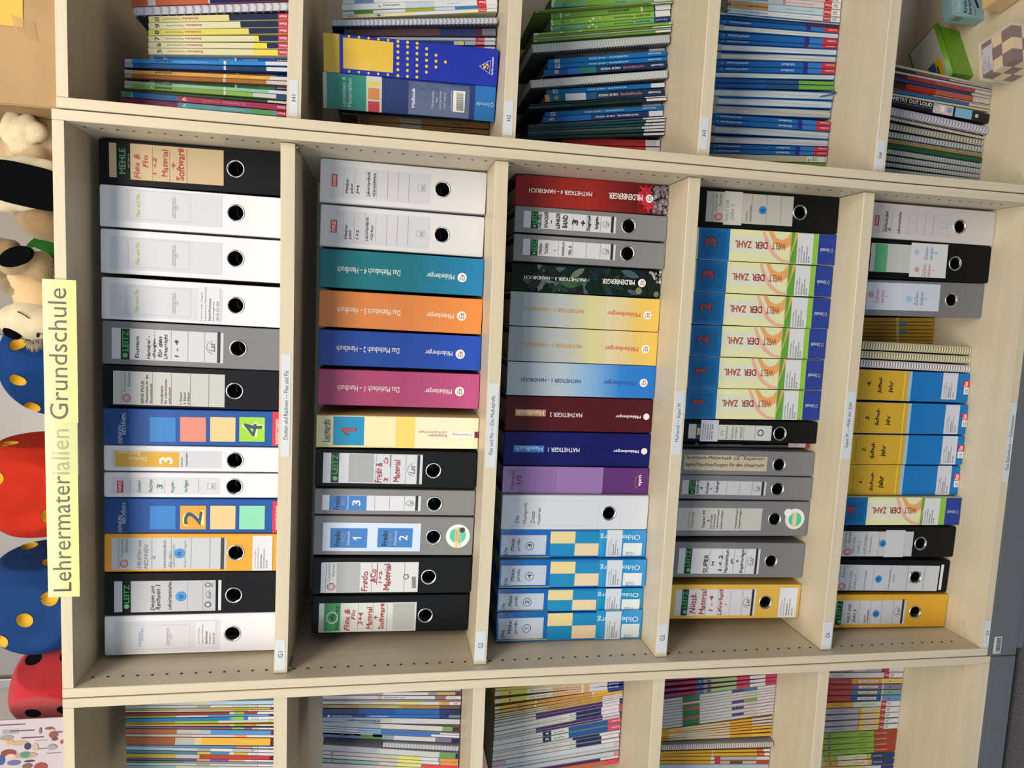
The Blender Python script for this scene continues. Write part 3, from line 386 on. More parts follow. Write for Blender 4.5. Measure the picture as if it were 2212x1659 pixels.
I(row='G3',k='binder',n='ring_binder',cat='binder',d='red ring binder with pebble picture at its foot',x=951.4,y=120.7,z=771.5,w=59.7,h=318,lean=0.49,col='#7c151a',ops='G|#7c151a|#96261c|0.4|165.5|60.8|303.1~G|#96261c|#5c1116|0.4|63.5|60.8|165.5~R|#35262a|0.4|0.5|60.8|34.7~C|#857d88|50.2|14.5|4.1~C|#9a939a|53.9|13.7|1.9~C|#9a939a|43.9|24.6|4.3~C|#9a939a|27.1|14.7|2.8~C|#857d88|48.3|25.7|4.1~C|#9a939a|20.8|8|2~C|#75686a|13.4|29.4|3.9~C|#55505a|17.6|16.2|4~C|#9a939a|13|18.4|3~C|#857d88|52.6|5.7|2.2~C|#857d88|19.8|23.1|3.8~C|#55505a|11.2|17.5|3.3~C|#75686a|25.3|13.2|4.1~C|#6b6470|4.1|4.3|3.5~C|#857d88|39.7|10.5|3.2~C|#75686a|18.1|13.2|2.4~C|#75686a|49.9|24.7|3~C|#9a939a|12.4|28|2.9~C|#857d88|32.8|31.3|2.9~C|#6b6470|22.5|30|2~C|#75686a|8.4|20.1|4.3~C|#75686a|54.7|26|1.9~C|#6b6470|55.7|14.6|2.3~C|#9a939a|42.3|23.5|3.5~C|#55505a|4.7|20.4|4.1~C|#9a939a|9.1|18.7|2.8~C|#75686a|52|11.9|4.2~C|#75686a|21.9|22.8|3.6~C|#55505a|42.9|18.9|2.6~C|#55505a|33.4|31.7|3.3~C|#6b6470|24.6|19.7|2.2~C|#55505a|19.8|16.6|2.7~C|#55505a|56.5|10.4|2~C|#6b6470|44.4|3.8|3~C|#75686a|47.7|14.1|2.3~C|#55505a|43.4|6.2|3.8~C|#6b6470|56.3|9.3|3.2~C|#857d88|44.6|23|3.8~C|#857d88|19.6|20.9|3.4~C|#6b6470|38.7|29.2|2.7~C|#857d88|10|16.8|2.3~C|#55505a|45.7|9.6|3.2~C|#55505a|50|26|3.1~C|#857d88|10.9|20.8|3.3~C|#55505a|11.4|20|2.1~C|#75686a|49.8|22.2|2.6~C|#55505a|22.3|16.8|2.6~C|#75686a|6.4|17.5|2.3~C|#6b6470|11.4|15.7|3.4~C|#75686a|4.8|16.6|4.1~C|#857d88|31.2|30.9|3.7~C|#75686a|28.3|4.8|4~C|#6b6470|4.5|3.3|2.2~C|#857d88|6.6|29|3.6~C|#857d88|8.5|4.1|3.3~C|#6b6470|50.5|18|3.1~C|#857d88|28.7|11|2.9~C|#75686a|49.5|29.5|4.2~C|#75686a|14.2|15.9|2.7~C|#857d88|7.7|26.6|2.2~C|#857d88|7.1|5.5|3.8~C|#6b6470|25.8|16.3|2.8~C|#55505a|22.8|23.6|3.1~C|#6b6470|14.5|16|1.9~C|#6b6470|55.2|9.1|2~C|#9a939a|11.1|2.9|2.1~C|#75686a|48.6|17.6|2~C|#9a939a|25.3|11.3|2.8~C|#857d88|34.7|3|2.2~C|#6b6470|36.8|9.8|2.1~C|#857d88|31|30.5|3.4~C|#75686a|12.9|18.8|3.4~C|#9a939a|21.9|29.6|3.7~C|#55505a|18.9|18|3~C|#857d88|41.8|25.7|3.3~C|#9a939a|49.5|26|1.9~C|#55505a|7.6|18.7|3.8~C|#55505a|18.5|27.3|4.1~C|#75686a|21.1|6.4|3.7~C|#75686a|12.6|14.1|3.6~C|#9a939a|13.9|26.3|2~C|#6b6470|21.1|13.6|2.8~C|#6b6470|10|19.9|1.9~C|#6b6470|11.6|9.6|4.2~C|#75686a|51.9|23.8|4.3~C|#75686a|17.9|15|2.1~C|#6b6470|54.8|4.1|2.7~C|#75686a|52.3|27.5|4.3~C|#857d88|18.6|16.9|4.2~C|#55505a|35.2|20.6|2.7~C|#9a939a|37.5|3.2|2.4~C|#9a939a|4.7|3.8|2.9~C|#75686a|20.7|7.5|3.1~C|#9a939a|34.5|27.2|4~C|#857d88|15.3|27.9|4.1~C|#75686a|25.9|4.8|4~C|#857d88|45.8|24.4|3.3~C|#55505a|11.2|4|3.2~C|#55505a|10.5|9.6|3.3~C|#75686a|42.7|14.3|2.4~C|#6b6470|12.5|22.3|2.4~C|#75686a|39.2|21.1|3.7~C|#857d88|18.7|18|3.6~C|#857d88|11.3|16|3.9~C|#75686a|2.7|29.2|2.1~C|#9a939a|9.3|6|2~C|#857d88|22.4|4.6|3.8~C|#6b6470|11.1|3.3|2.5~C|#857d88|50.2|8.8|3.4~C|#6b6470|44|4.8|4~P|#b32333|44.1|49.2|51.1|46.4|54.9|35.7|45.7|41.2~P|#a11d2c|44.1|49.2|50.4|53.4|60|50|50.8|45.6~P|#c22f3c|44.1|49.2|45|57.2|53.6|63.6|50.8|52.7~P|#b32333|44.1|49.2|38.8|54.9|39.6|66.3|45.7|57.1~P|#a11d2c|44.1|49.2|36.7|48.3|29|56|39.4|55.5~P|#c22f3c|44.1|49.2|40.1|42.3|29.8|40.5|36.6|49.1~P|#b32333|44.1|49.2|46.6|41.5|41.4|31.5|39.5|42.7~P|#b32333|17.1|43.4|22.4|37.6|21.7|26.2|15.5|35.4~P|#a11d2c|17.1|43.4|24.6|44.3|32.3|36.6|21.8|37~P|#c22f3c|17.1|43.4|21.1|50.3|31.4|52.1|24.6|43.5~P|#b32333|17.1|43.4|14.6|51.1|19.8|61|21.7|49.8~P|#a11d2c|17.1|43.4|10.1|46|6.1|56.6|15.4|51.3~P|#c22f3c|17.1|43.4|10.9|39|1.2|42.2|10.4|46.8~P|#b32333|17.1|43.4|16.4|35.3|7.9|28.6|10.5|39.7~P|#b32333|30.6|56.4|36.9|52|38.5|40.7|30.6|48.2~P|#a11d2c|30.6|56.4|37.7|59|46.7|53.3|36.4|51.3~P|#c22f3c|30.6|56.4|33.1|64|42.8|68.2|37.9|58.2~P|#b32333|30.6|56.4|26.6|63.2|29.7|74.1|33.8|63.7~P|#a11d2c|30.6|56.4|23.2|57.2|17.2|66.6|27.3|63.7~P|#c22f3c|30.6|56.4|25.4|50.6|14.9|51.3|23.3|58.1~P|#b32333|30.6|56.4|31.5|48.3|24.5|39.8|24.8|51.2~T|MATHETIGER 4 – HANDBUCH|#d8cfcb|26.3|162.7|34.9|291.7|v|b~T|MILDENBERGER|#e6e0dc|24.5|56.4|36.7|127.6|v|b~C|#e6e4e0|29.9|41.3|8.3~T|m|#8a8a8e|25.1|36|30.7|45.8|v|b~T|a|#a8444e|31.3|36.3|34.8|44.4|v|b')
I(row='G3',k='binder',n='ring_binder',cat='binder',d='slim grey ring binder with thick black capitals, beside the red binder',x=893.1,y=113.4,z=770.9,w=51,h=318,lean=0.06,col='#77787b',ops='R|#c4c6cc|9.4|109.5|42|300.2~R|#20302a|8.8|270.5|41.9|285.4~T|LEITZ|#2c9d4e|18.1|272.5|39.9|283.2|h|b~C|#4fae6a|13.4|277.4|2.5~R|#8c8f96|10|228|41.2|228.8~R|#8c8f96|10.3|199.4|41.3|200.2~R|#8c8f96|10.6|170.5|41.3|171.3~R|#8c8f96|10.8|141.5|41.4|142.3~R|#2a2b30|10.3|114.6|42.3|119.9~T|Lat|#4a4c50|21.7|123.8|30.9|133.9|h|i~Q|#3d9a5b|19.2|122.9|33.1|139~T|NUSS-|#1c1c22|10.7|263.8|39.9|271.1|h|handb~T|KNACKER|#1c1c22|11.5|250.7|42.3|258.9|h|handb~T|LEHRER|#1c1c22|11|226|41.4|235.3|h|handb~T|BAND|#1c1c22|13.5|210|38.5|221.8|h|handb~T|3|#1c1c22|20.1|189.4|31.2|201.6|h|handb~T|+|#1c1c22|19.6|174.4|31.2|183.3|h|handb~T|Diagnose|#1c1c22|10.9|162.1|41|171|h|handb~T|bögen|#1c1c22|15.1|145.9|40.3|154.3|h|handb~R|#1c1c22|20.1|243.4|26.9|244.5~ring|26.2|82.4')
I(row='G3',k='binder',n='ring_binder',cat='binder',d='slim grey ring binder with thin handwriting above the leafy dark one',x=837.5,y=114.3,z=770.5,w=52.5,h=318,lean=0.02,col='#77787b',ops='R|#c4c6cc|12.1|107.2|43.7|299.1~R|#20302a|11.9|269.2|43.4|284.3~T|LEITZ|#2c9d4e|20.7|271.2|41.5|282|h|b~C|#4fae6a|16.3|276.1|2.4~R|#8c8f96|12.9|226.5|42.8|227.3~R|#8c8f96|13|197.6|43|198.5~R|#8c8f96|13.1|168.6|43.1|169.5~R|#8c8f96|13.2|139.4|43.2|140.2~R|#2a2b30|12.5|112.4|44.2|117.7~T|Lat|#4a4c50|23.8|121.6|32.9|131.8|h|i~Q|#3d9a5b|21.4|120.7|35.1|136.9~T|Mathe-|#1c1c22|15.2|260|37.6|267.6|h|hand~T|TIGER|#1c1c22|16|247.9|37.9|255|h|hand~T|1|#1c1c22|22.1|229.6|25.8|236.7|h|hand~T|HANDBUCH|#1c1c22|14|214.3|41.9|220.1|h|hand~T|TEIL B|#1c1c22|16.2|199.7|34.8|206.3|h|hand~ring|27.4|81.7')
I(row='G3',k='binder',n='ring_binder',cat='binder',d='dark ring binder with leaf and pebble photograph',x=780.6,y=128.7,z=770.4,w=56.4,h=318,lean=0.25,col='#10211c',ops='P|#0b1512|33.6|206.9|28.7|204.8|23.3|204.9|19|206.9|15.7|209.5|19.5|211|24.2|211.7|29.4|210.3~P|#3c5160|44.8|234.4|50.2|228.2|53.1|219.8|52.7|212.1|51|205.7|46.9|210.7|43.4|217.4|42.5|226.3~P|#33502f|14.8|267.9|13.8|276.5|16.2|285.2|20.9|291.3|26|295.5|26.6|288.7|25.7|281|21.4|273.1~P|#3c5160|39.2|116.9|36.7|122.3|36.4|128.5|38.1|133.6|40.4|137.6|42.2|133.3|43.3|128.1|42.2|121.9~P|#56685c|25.6|249.9|20.2|249.9|15|252.4|11.7|256.1|9.5|260|13.8|259.8|18.5|258.5|23|254.9~P|#3c5160|13.8|74.7|14.9|66.6|13|58.2|8.9|52.4|4.5|48.2|3.8|54.6|4.4|62|8|69.5~P|#0e1d24|33.3|91.1|23.8|90.5|14.4|94.2|8.1|100.7|3.8|107.4|11.3|107.6|19.8|105.9|28.1|99.8~P|#56685c|36.3|249.2|40.5|257.5|47.8|263.6|55.4|265.9|55.4|266.3|55.4|260|53.6|253.7|45.2|249.5~P|#1f3c34|14.1|245.4|18|255.1|25.6|262.7|34.1|266.1|41.9|267.3|38.5|259.7|33.1|252.1|24|246.6~P|#0a1012|28.9|135.1|36.2|134.2|42.9|130.1|47|124.4|49.5|118.6|43.7|119.5|37.5|122|31.9|127.8~P|#15281f|39.3|262.2|46.2|261|52.5|256.8|55.4|251.2|55.4|245.8|52.8|246.9|46.9|249.5|41.8|255.2~P|#1f3c34|32.1|136.7|30.4|144|31.4|151.8|34.7|157.5|38.4|161.8|39.7|156.1|39.7|149.3|37|142~P|#15281f|1.1|119.1|4.6|120|13.3|116.9|19.3|111.2|23.4|105.2|16.5|104.7|8.7|106|1.1|111.3~P|#17302a|4.2|181.6|6.5|193.4|13.3|203.6|21.8|209.3|30.1|212.5|28|203.3|23.6|193.6|14.8|185.3~P|#3c5160|31.2|162.6|22.9|161|14.2|163.1|8.1|167.9|3.6|173.3|10.2|174.4|17.8|173.9|25.7|169.6~P|#0a1012|34|55.8|30.8|51.5|26.1|48.7|21.6|48.2|17.6|48.8|20.2|52.2|23.8|55.2|29|56.7~P|#0b1512|1.1|75.6|4.9|79.2|10.3|80.7|15.1|79.9|19|78.2|15.6|75.5|11.2|73.4|5.6|73.4~P|#15281f|36.7|161.1|46|157.5|53.5|149.9|55.4|141.1|55.4|132.8|51.5|135.9|44.1|141.2|38.5|150.6~P|#1f3c34|24.1|131.3|26.4|125.8|26.4|119.4|24.5|114.4|22.1|110.4|20.4|114.9|19.6|120.2|20.9|126.4~P|#1f3c34|45.2|63|41|67.5|38.6|73.7|38.6|79.6|39.6|84.5|42.8|80.9|45.6|76|46.6|69.3~P|#0a1012|24.5|236.8|20.9|233.4|16.2|231.8|11.9|232.1|8.3|233.3|11.2|235.9|15|238|20|238.4~P|#0e1d24|39.4|53.4|41.3|62.9|46.6|71.1|53.3|75.7|55.4|78.3|55.4|70.9|54.7|63|47.8|56.4~P|#0a1012|55.4|124.9|55|123.9|48.2|126.1|43.4|130.3|40|134.9|45.4|135.5|51.5|134.7|55.4|130.8~P|#33502f|20.5|269.6|15.2|270.8|10.6|274.2|8.1|278.5|6.6|282.7|10.8|281.7|15.1|279.5|18.8|275~P|#56685c|26.8|153.8|25.2|160.1|26|166.8|28.7|171.9|32|175.7|33.1|170.7|33.3|164.8|31|158.5~P|#0b1512|52.3|251.9|52.9|239.5|48.7|227.2|41.5|219|33.9|213.3|33.7|223.2|35.7|234.3|42.5|245.1~P|#0b1512|55.4|154.7|55.3|148.7|52.2|143.3|48|140.2|44|138.4|44.8|143.1|46.7|148.1|50.9|152.5~P|#0b1512|1.1|124.8|1.1|131.3|5.3|136.5|10.5|139|15.4|140|13.5|135|10.3|129.9|4.7|126~P|#3c5160|1.1|156|1.1|162.8|4.1|167.8|10.2|169.7|15.7|170.1|13|164.9|8.8|159.8|2.1|156.3~P|#17302a|23.2|125.6|19.9|116.3|13.2|108.9|5.7|105.4|1.1|103.9|1.4|111.2|6.1|118.6|14.2|124.1~P|#0b1512|24.2|98.3|29|108.8|37.5|116.7|46.7|119.9|55|120.7|51.1|112.6|44.9|104.6|34.9|99~P|#0b1512|39.5|73.9|32.6|69.1|24.1|67.5|16.8|69.5|11|72.6|16.6|76.3|23.6|78.9|32.2|78.1~P|#15281f|38.1|102.5|33.8|92.7|26|85.2|17.5|82.1|9.7|81.3|13.3|88.9|19|96.5|28.2|101.7~P|#0a1012|40.8|149.3|35.5|155.4|32.7|163.6|33|171.2|34.6|177.6|38.7|172.6|42.1|166.1|43|157.3~P|#1f3c34|39.7|210.9|33.3|206.5|25.5|205.2|18.8|206.9|13.4|209.7|18.6|213|25.1|215.3|33|214.6~P|#0a1012|1.1|172.8|1.1|179.1|7.9|181.1|17.5|178.6|25.3|174.5|17.9|169.7|8.5|166.3|1.1|167.3~P|#33502f|25|157|29.3|158.7|34.1|158.5|37.8|156.5|40.7|154.1|37.3|152.9|33.2|152.4|28.6|153.8~P|#1f3c34|33.9|231.1|30.6|222.7|24.2|215.9|17|212.8|10.3|211.6|13|218.3|17.6|224.9|25.3|229.9~P|#17302a|6.9|224.5|7.4|230.6|10.2|236.4|14.3|239.9|18.4|242.1|17.9|237.3|16.2|232|12.1|227.1~P|#17302a|29.8|239.9|28.8|246.1|30.3|252.5|33.5|257.1|37.1|260.3|37.7|255.4|37.3|249.7|34.4|243.9~P|#33502f|16.1|204.6|22.7|196.6|26.1|185.9|25.4|176.3|23.2|168.2|18.1|174.6|13.9|183.2|13|194.4~P|#33502f|19.9|208.1|27.5|198.3|31|185.5|29.8|174|26.8|164.4|21|172.4|16.4|182.8|15.8|196.2~P|#0b1512|11.6|230.3|18.6|231.4|25.7|229.4|30.8|225.3|34.4|220.8|28.9|220|22.5|220.7|16|224.4~P|#0e1d24|4.8|217.9|12.4|210.8|16.9|200.6|17.3|190.8|16|182.4|10.2|188.2|5|196.2|2.9|207.3~P|#0a1012|55.4|48.7|55.4|39.6|49|34.6|38.4|35.1|29.3|37.7|36.2|44.7|45.5|50.6|55.4|52.3~P|#3c5160|32|230.3|26.4|222.3|17.9|217.1|9.6|216|2.3|216.7|6.9|222.9|13.4|228.5|22.7|231.4~P|#17302a|3.6|198.4|3|203.9|4.6|209.6|7.6|213.5|10.8|216.2|11.2|211.8|10.6|206.8|7.8|201.7~P|#0a1012|35.1|273.6|40.1|266.5|42.2|257.5|41|249.6|38.6|243.1|34.8|248.8|31.8|256.2|31.8|265.4~P|#0a1012|41.8|279.5|41.1|273.1|38|267.3|33.7|263.7|29.4|261.5|30|266.5|31.9|272|36.2|276.9~P|#15281f|13.9|191.2|17.8|200.6|25|207.9|33.1|211.1|40.6|212.3|37.4|205|32.1|197.6|23.4|192.3~P|#0e1d24|36.3|219.4|37.3|213.9|36.1|208.2|33.4|204.1|30.3|201.1|29.7|205.5|30|210.5|32.4|215.8~P|#56685c|24.8|223.3|20.1|231.1|18.6|240.7|20.5|248.8|23.5|255.3|27|249.1|29.5|241.2|28.8|231.6~P|#15281f|32.9|127.2|43.1|127.8|53.1|123.7|55.4|116.8|55.4|109.6|55.4|109.4|47.3|111.4|38.5|117.9~P|#15281f|36.7|92.1|37|84|34.2|76.2|29.7|70.9|24.9|67.3|24.8|73.7|26.2|80.8|30.5|87.8~P|#1f3c34|37.5|173.8|30.5|172.1|23.1|173.6|17.7|177.4|13.8|181.7|19.3|182.9|25.8|182.8|32.6|179.5~P|#0a1012|49|176.9|48.8|166.2|44.7|156|38.2|149.4|31.5|145.1|31.9|153.5|34.1|162.8|40.4|171.7~P|#0b1512|31.4|273.3|22.1|267.6|10.9|266.1|1.5|268.8|1.1|273|1.4|277.3|10.7|280.3|22|278.9~P|#17302a|30.4|108.9|36.1|105.9|40.6|100.5|42.4|94.5|43|89|38.5|91.5|34.1|95.5|30.9|101.9~P|#3c5160|39.8|48.2|37.5|60.6|39.8|73.5|45.6|82.9|52.1|89.7|53.6|80|53.3|68.6|48.3|56.7~P|#0b1512|1.1|46.2|1.1|48.2|8.5|45.4|16.2|39.2|21.7|32.3|13.5|31|4.1|31.7|1.1|37.2~P|#33502f|13.5|183|11.3|194.3|13.5|206.2|18.9|214.9|25.1|221.1|26.6|212.2|26.3|201.8|21.5|190.8~P|#17302a|1.1|235.7|2.9|234.9|11.6|229.9|16.9|222.8|20.2|215.7|12.8|216.6|4.8|219.6|1.1|226.6~P|#56685c|1.1|261.8|10.4|264.8|21.8|263.1|30.3|257.7|36.6|251.4|28.2|249.3|18.3|249.1|7.5|253.6~P|#56685c|52.7|166.7|43|171.1|35.3|179.6|31.8|189.2|30.5|198|38.1|194.3|45.7|188.2|51.3|178~P|#0b1512|32.6|86.4|27.9|87.9|23.9|91.4|21.9|95.7|20.9|99.8|24.5|98.5|28.3|96.1|31.4|91.6~P|#0e1d24|33.2|156.4|44|151.3|52.4|141.6|55.4|130.8|55.4|120.8|49|125.1|40.6|132.1|34.6|143.7~P|#0b1512|8.1|266.3|18.3|270.2|29.6|269.6|38.4|265.1|45.1|259.5|37|256.6|27.3|255.5|16.4|259~P|#0a1012|49.7|137.2|47.6|129.7|42.9|123.4|37.1|120.1|31.7|118.5|33.4|124.4|36.7|130.5|42.7|135.4~P|#15281f|23.1|108.3|24.4|99.8|22.6|90.9|18.4|84.5|13.7|79.9|12.8|86.7|13.3|94.6|17|102.7~P|#0b1512|26.2|216|23.3|226.2|24.4|237.4|28.8|245.8|34|252.2|36.2|244|36.6|234.4|33.1|223.8~C|#b3a7ae|43.3|17.6|3~C|#9a8e96|39|3.8|3~C|#b3a7ae|39.4|15.4|3~C|#7a6e76|49.4|13.7|3~C|#9a8e96|44.7|17.9|3~C|#9a8e96|47.2|20.2|3~C|#7a6e76|38|3.8|3~C|#7a6e76|32.5|10.2|3~C|#7a6e76|46.9|5.1|3~C|#9a8e96|32.5|3.8|3~C|#b3a7ae|31.6|3.8|3~C|#b3a7ae|33.3|3.8|3~C|#b3a7ae|52.9|3.8|3~C|#9a8e96|51.2|26|3~C|#7a6e76|39.7|13|3~C|#9a8e96|50|21.8|3~C|#6d7358|12.3|49.2|7.2~C|#5c6450|7.2|10.6|6.1~T|MATHETIGER 3 – HANDBUCH|#c9ccca|25.4|164.2|32.2|292.5|v|b~T|MILDENBERGER|#e0e0dc|23.7|59|33.9|129|v|b~C|#e6e4e0|28.7|43.2|8.5~T|m|#8a8a8e|23.7|37.8|29.5|47.7|v|b~T|a|#a8444e|30.1|38.1|33.7|46.3|v|b')
I(row='G3',k='binder',n='ring_binder',cat='binder',d='silver to yellow ring binder beside the leafy dark one',x=715.4,y=125.1,z=770.1,w=68.3,h=318,lean=-0.2,col='#c9b77a',ops='R|#8a9499|0.4|290.9|68|317.5~G|#98a2a7|#a6adab|0.4|200|68|290.9~G|#a6adab|#c4c28c|0.4|151.7|68|200~G|#c6c38a|#cabf94|0.4|116.6|68|151.7~G|#cdc3a4|#d0b878|0.4|56.2|68|116.6~G|#d4b764|#d9b452|0.4|0.5|68|56.2~T|MATHETIGER 2 – HANDBUCH|#ab8546|30.8|164|39|290.3|v|b~T|Mildenberger|#c06540|28.7|42.1|41|114.9|v|b~C|#e6e4e0|33.7|26.2|8.6~T|m|#8a8a8e|28.7|20.7|34.5|30.7|v|b~T|a|#a8444e|35.1|21.1|38.7|29.3|v|b')
I(row='G3',k='binder',n='ring_binder',cat='binder',d='silver to yellow ring binder beside the silver-blue one',x=645,y=125.6,z=769.8,w=70.1,h=318,lean=-0.07,col='#c9b77a',ops='R|#8a9499|0.4|287.6|69.7|317.5~G|#98a2a7|#a6adab|0.4|196.2|69.7|287.6~G|#a6adab|#c4c28c|0.4|147.6|69.7|196.2~G|#c6c38a|#cabf94|0.4|112.3|69.7|147.6~G|#cdc3a4|#d0b878|0.4|51.5|69.7|112.3~G|#d4b764|#d9b452|0.4|0.5|69.7|51.5~T|MATHETIGER 2 – HANDBUCH|#ab8546|30.2|163.9|38.6|290.4|v|b~T|Mildenberger|#c06540|28.1|42.1|40.7|115.2|v|b~C|#e6e4e0|34.4|26.1|8.7~T|m|#8a8a8e|29.3|20.6|35.2|30.7|v|b~T|a|#a8444e|35.8|21|39.5|29.3|v|b')
I(row='G3',k='binder',n='ring_binder',cat='binder',d='silver to bright blue ring binder',x=574.5,y=125.4,z=769.7,w=68.9,h=318,lean=0.03,col='#4a88c0',ops='G|#9aa6ae|#a2b1bd|0.4|201|68.5|317.5~G|#a2b1bd|#7aa6cd|0.4|143.6|68.5|201~G|#7aa6cd|#2a78c2|0.4|76.5|68.5|143.6~G|#2a78c2|#176abe|0.4|0.5|68.5|76.5~T|MATHETIGER 1 – HANDBUCH|#123a73|28.3|162.9|36.5|289|v|b~T|Mildenberger|#1b4e93|26.2|41.7|38.6|114|v|b~C|#e6e4e0|33|25.3|8.8~T|m|#8a8a8e|27.9|19.8|33.9|29.9|v|b~T|a|#a8444e|34.5|20.2|38.1|28.5|v|b')
I(row='G3',k='binder',n='ring_binder',cat='binder',d='dark maroon ring binder with tan tab',x=501.8,y=127.7,z=769.6,w=72.1,h=318,lean=-0.05,col='#491820',ops='R|#bd8a66|31|233.1|44.7|297.2~T|Handbuch|#ecdccb|33.2|237.1|42.5|293|v~T|MATHETIGER 2|#cfc4c0|30.3|154.6|39.6|224.5|v|b~T|Mildenberger|#ded6d2|30.3|25.9|38.9|82.3|v|b~C|#dad6d2|34.9|13.5|6.9')
I(row='G3',k='binder',n='ring_binder',cat='binder',d='dark navy ring binder with light blue tab',x=427.4,y=127.4,z=769.8,w=71.7,h=318,lean=-0.2,col='#15185a',ops='R|#2a6cb4|28.7|232.6|43|297~T|Handbuch|#b8d0ea|31.6|236|40.9|292.2|v~T|MATHETIGER 1|#c3c6d6|30.1|156.1|39.4|224|v|b~T|Mildenberger|#d6d8e2|30.1|25|38.7|81.7|v|b~C|#dad6d2|34.4|13.1|7')
I(row='G3',k='binder',n='ring_binder',cat='binder',d='purple ring binder, lilac upper part and dark violet foot',x=361.5,y=122.9,z=769.9,w=56.9,h=318,lean=-0.32,col='#56286a',ops='R|#83659a|0.4|204.1|57.5|317.5~R|#8b6ea2|0.4|102.5|57.5|204.1~T|Matherad|#3a1a50|9.3|293.7|49.4|299.9|h~T|1/2|#3a1a50|20.1|278.4|39.1|288.6|h|b~T|vpm|#efe9f0|17.7|14.8|42|22.6|h|b~Q|#e0a53c|13.6|23.6|39|30.8')
I(row='G3',k='binder',n='ring_binder',cat='binder',d='white ring binder with thin grey handwriting',x=295.2,y=112.8,z=770.2,w=73.9,h=318,lean=-0.4,col='#c2c8d2',ops='O|#a6abb5|8.8|111|62.7|307.7~T|Die|#63666e|14.5|280|30.2|289.6|h|hand~T|Matheprofis|#63666e|12.8|263.2|58.6|272.5|h|hand~T|Zusatz|#63666e|12.8|247.3|40.2|256.4|h|hand~T|material|#63666e|11.7|235.5|46.5|242.3|h|hand~ring|35.8|87.9')
I(row='G3',k='binder',n='ring_binder',cat='binder',d='blue chequered ring binder with circled three',x=227,y=112.2,z=770.5,w=58.2,h=318,lean=-0.65,col='#1a6fb8',ops='R|#1560ae|0.4|211.8|60|317.5~R|#1581b4|1.8|158.1|30.2|211.8~R|#d8c890|30.2|158.1|56.2|211.8~R|#1581b4|30.2|105.8|54.4|158.1~R|#d9c6a2|3.6|105.8|30.2|158.1~R|#2a88c6|0.4|0.5|60|105.8~R|#2b8cc6|0.4|96.3|60|105.8~R|#b3bfd0|6|220.4|48.3|315.7~R|#cdb95c|0.6|211.3|2.1|317.5~T|Die|#1c1c22|5.7|301.8|21.4|309.7|h|hand~T|Mathe-|#1c1c22|14.1|287.4|43.1|295.9|h|hand~T|profis|#1c1c22|14|274.3|40.7|282.2|h|hand~C|#1c1c22|24.9|255.6|8.9~C|#b3bfd0|24.9|255.6|7.8~T|3|#1c1c22|20.1|251|29.8|260.2|h|hand~T|Oldenbourg|#d6e2ee|38.2|15.2|52.5|103.9|v~R|#c2cbd6|1.6|54.7|60|88.9~T|Universität Siegen|#3a3a40|5.2|81.7|35.5|84.7|h|~T|Department Mathematik|#3a3a40|5.2|77|40.5|80|h|~T|MatheWerkstatt|#3a3a40|5.1|71.7|28.8|74.7|h|b~T|Adolf-Reichwein-Str.|#3a3a40|5.1|67.1|38.9|70.2|h|~T|AR-K 509|#3a3a40|5.1|61.5|18.6|64.5|h|~R|#ccd6da|3.6|9.5|31.4|51.6~T|BB|#3a3a40|4.6|40.9|12.1|44.5|h~T|TUB|#3a3a40|4.6|35.8|12.1|39.4|h~T|1379|#3a3a40|4.5|30.7|12|34.3|h~T|-3.1|#3a3a40|4.5|25.5|12|29.2|h')
I(row='G3',k='binder',n='ring_binder',cat='binder',d='blue chequered ring binder with circled four',x=166.6,y=100.6,z=770.9,w=60.2,h=318,lean=-0.78,col='#1a6fb8',ops='R|#1560ae|0.4|211|59.8|317.5~R|#1581b4|1.8|157.5|30.1|211~R|#d8c890|30.1|157.5|56|211~R|#1581b4|30.1|105.3|54.2|157.5~R|#d9c6a2|3.6|105.3|30.1|157.5~R|#2a88c6|0.4|0.5|59.8|105.3~R|#2b8cc6|0.4|95.9|59.8|105.3~R|#b3bfd0|6|219.6|48.2|314.5~R|#cdb95c|1.1|210.5|2.5|317.5~T|Die|#1c1c22|6.2|300.7|21.7|308.5|h|hand~T|Mathe-|#1c1c22|14.5|286.3|43.1|294.8|h|hand~T|profis|#1c1c22|14.3|273.3|40.6|281.2|h|hand~C|#1c1c22|25|254.7|8.9~C|#b3bfd0|25|254.7|7.8~T|4|#1c1c22|20.2|250.1|29.7|259.2|h|hand~T|Oldenbourg|#d6e2ee|37|15|51.1|103.5|v~R|#c2cbd6|0.9|54.3|59.1|88.5~T|Universität Siegen|#3a3a40|4.5|81.2|34.5|84.3|h|~T|Department Mathematik|#3a3a40|4.5|76.6|39.4|79.6|h|~T|MatheWerkstatt|#3a3a40|4.5|71.2|27.8|74.3|h|b~T|Adolf-Reichwein-Str.|#3a3a40|4.4|66.8|37.7|69.8|h|~T|AR-K 509|#3a3a40|4.4|61.1|17.7|64.1|h|~R|#ccd6da|3.6|9.4|31.3|51.4~T|BB|#3a3a40|3.7|40.6|11.1|44.2|h~T|TUB|#3a3a40|3.7|35.5|11.1|39.1|h~T|1379|#3a3a40|3.6|30.4|11|34|h~T|-4.1|#3a3a40|3.6|25.3|11|28.9|h')
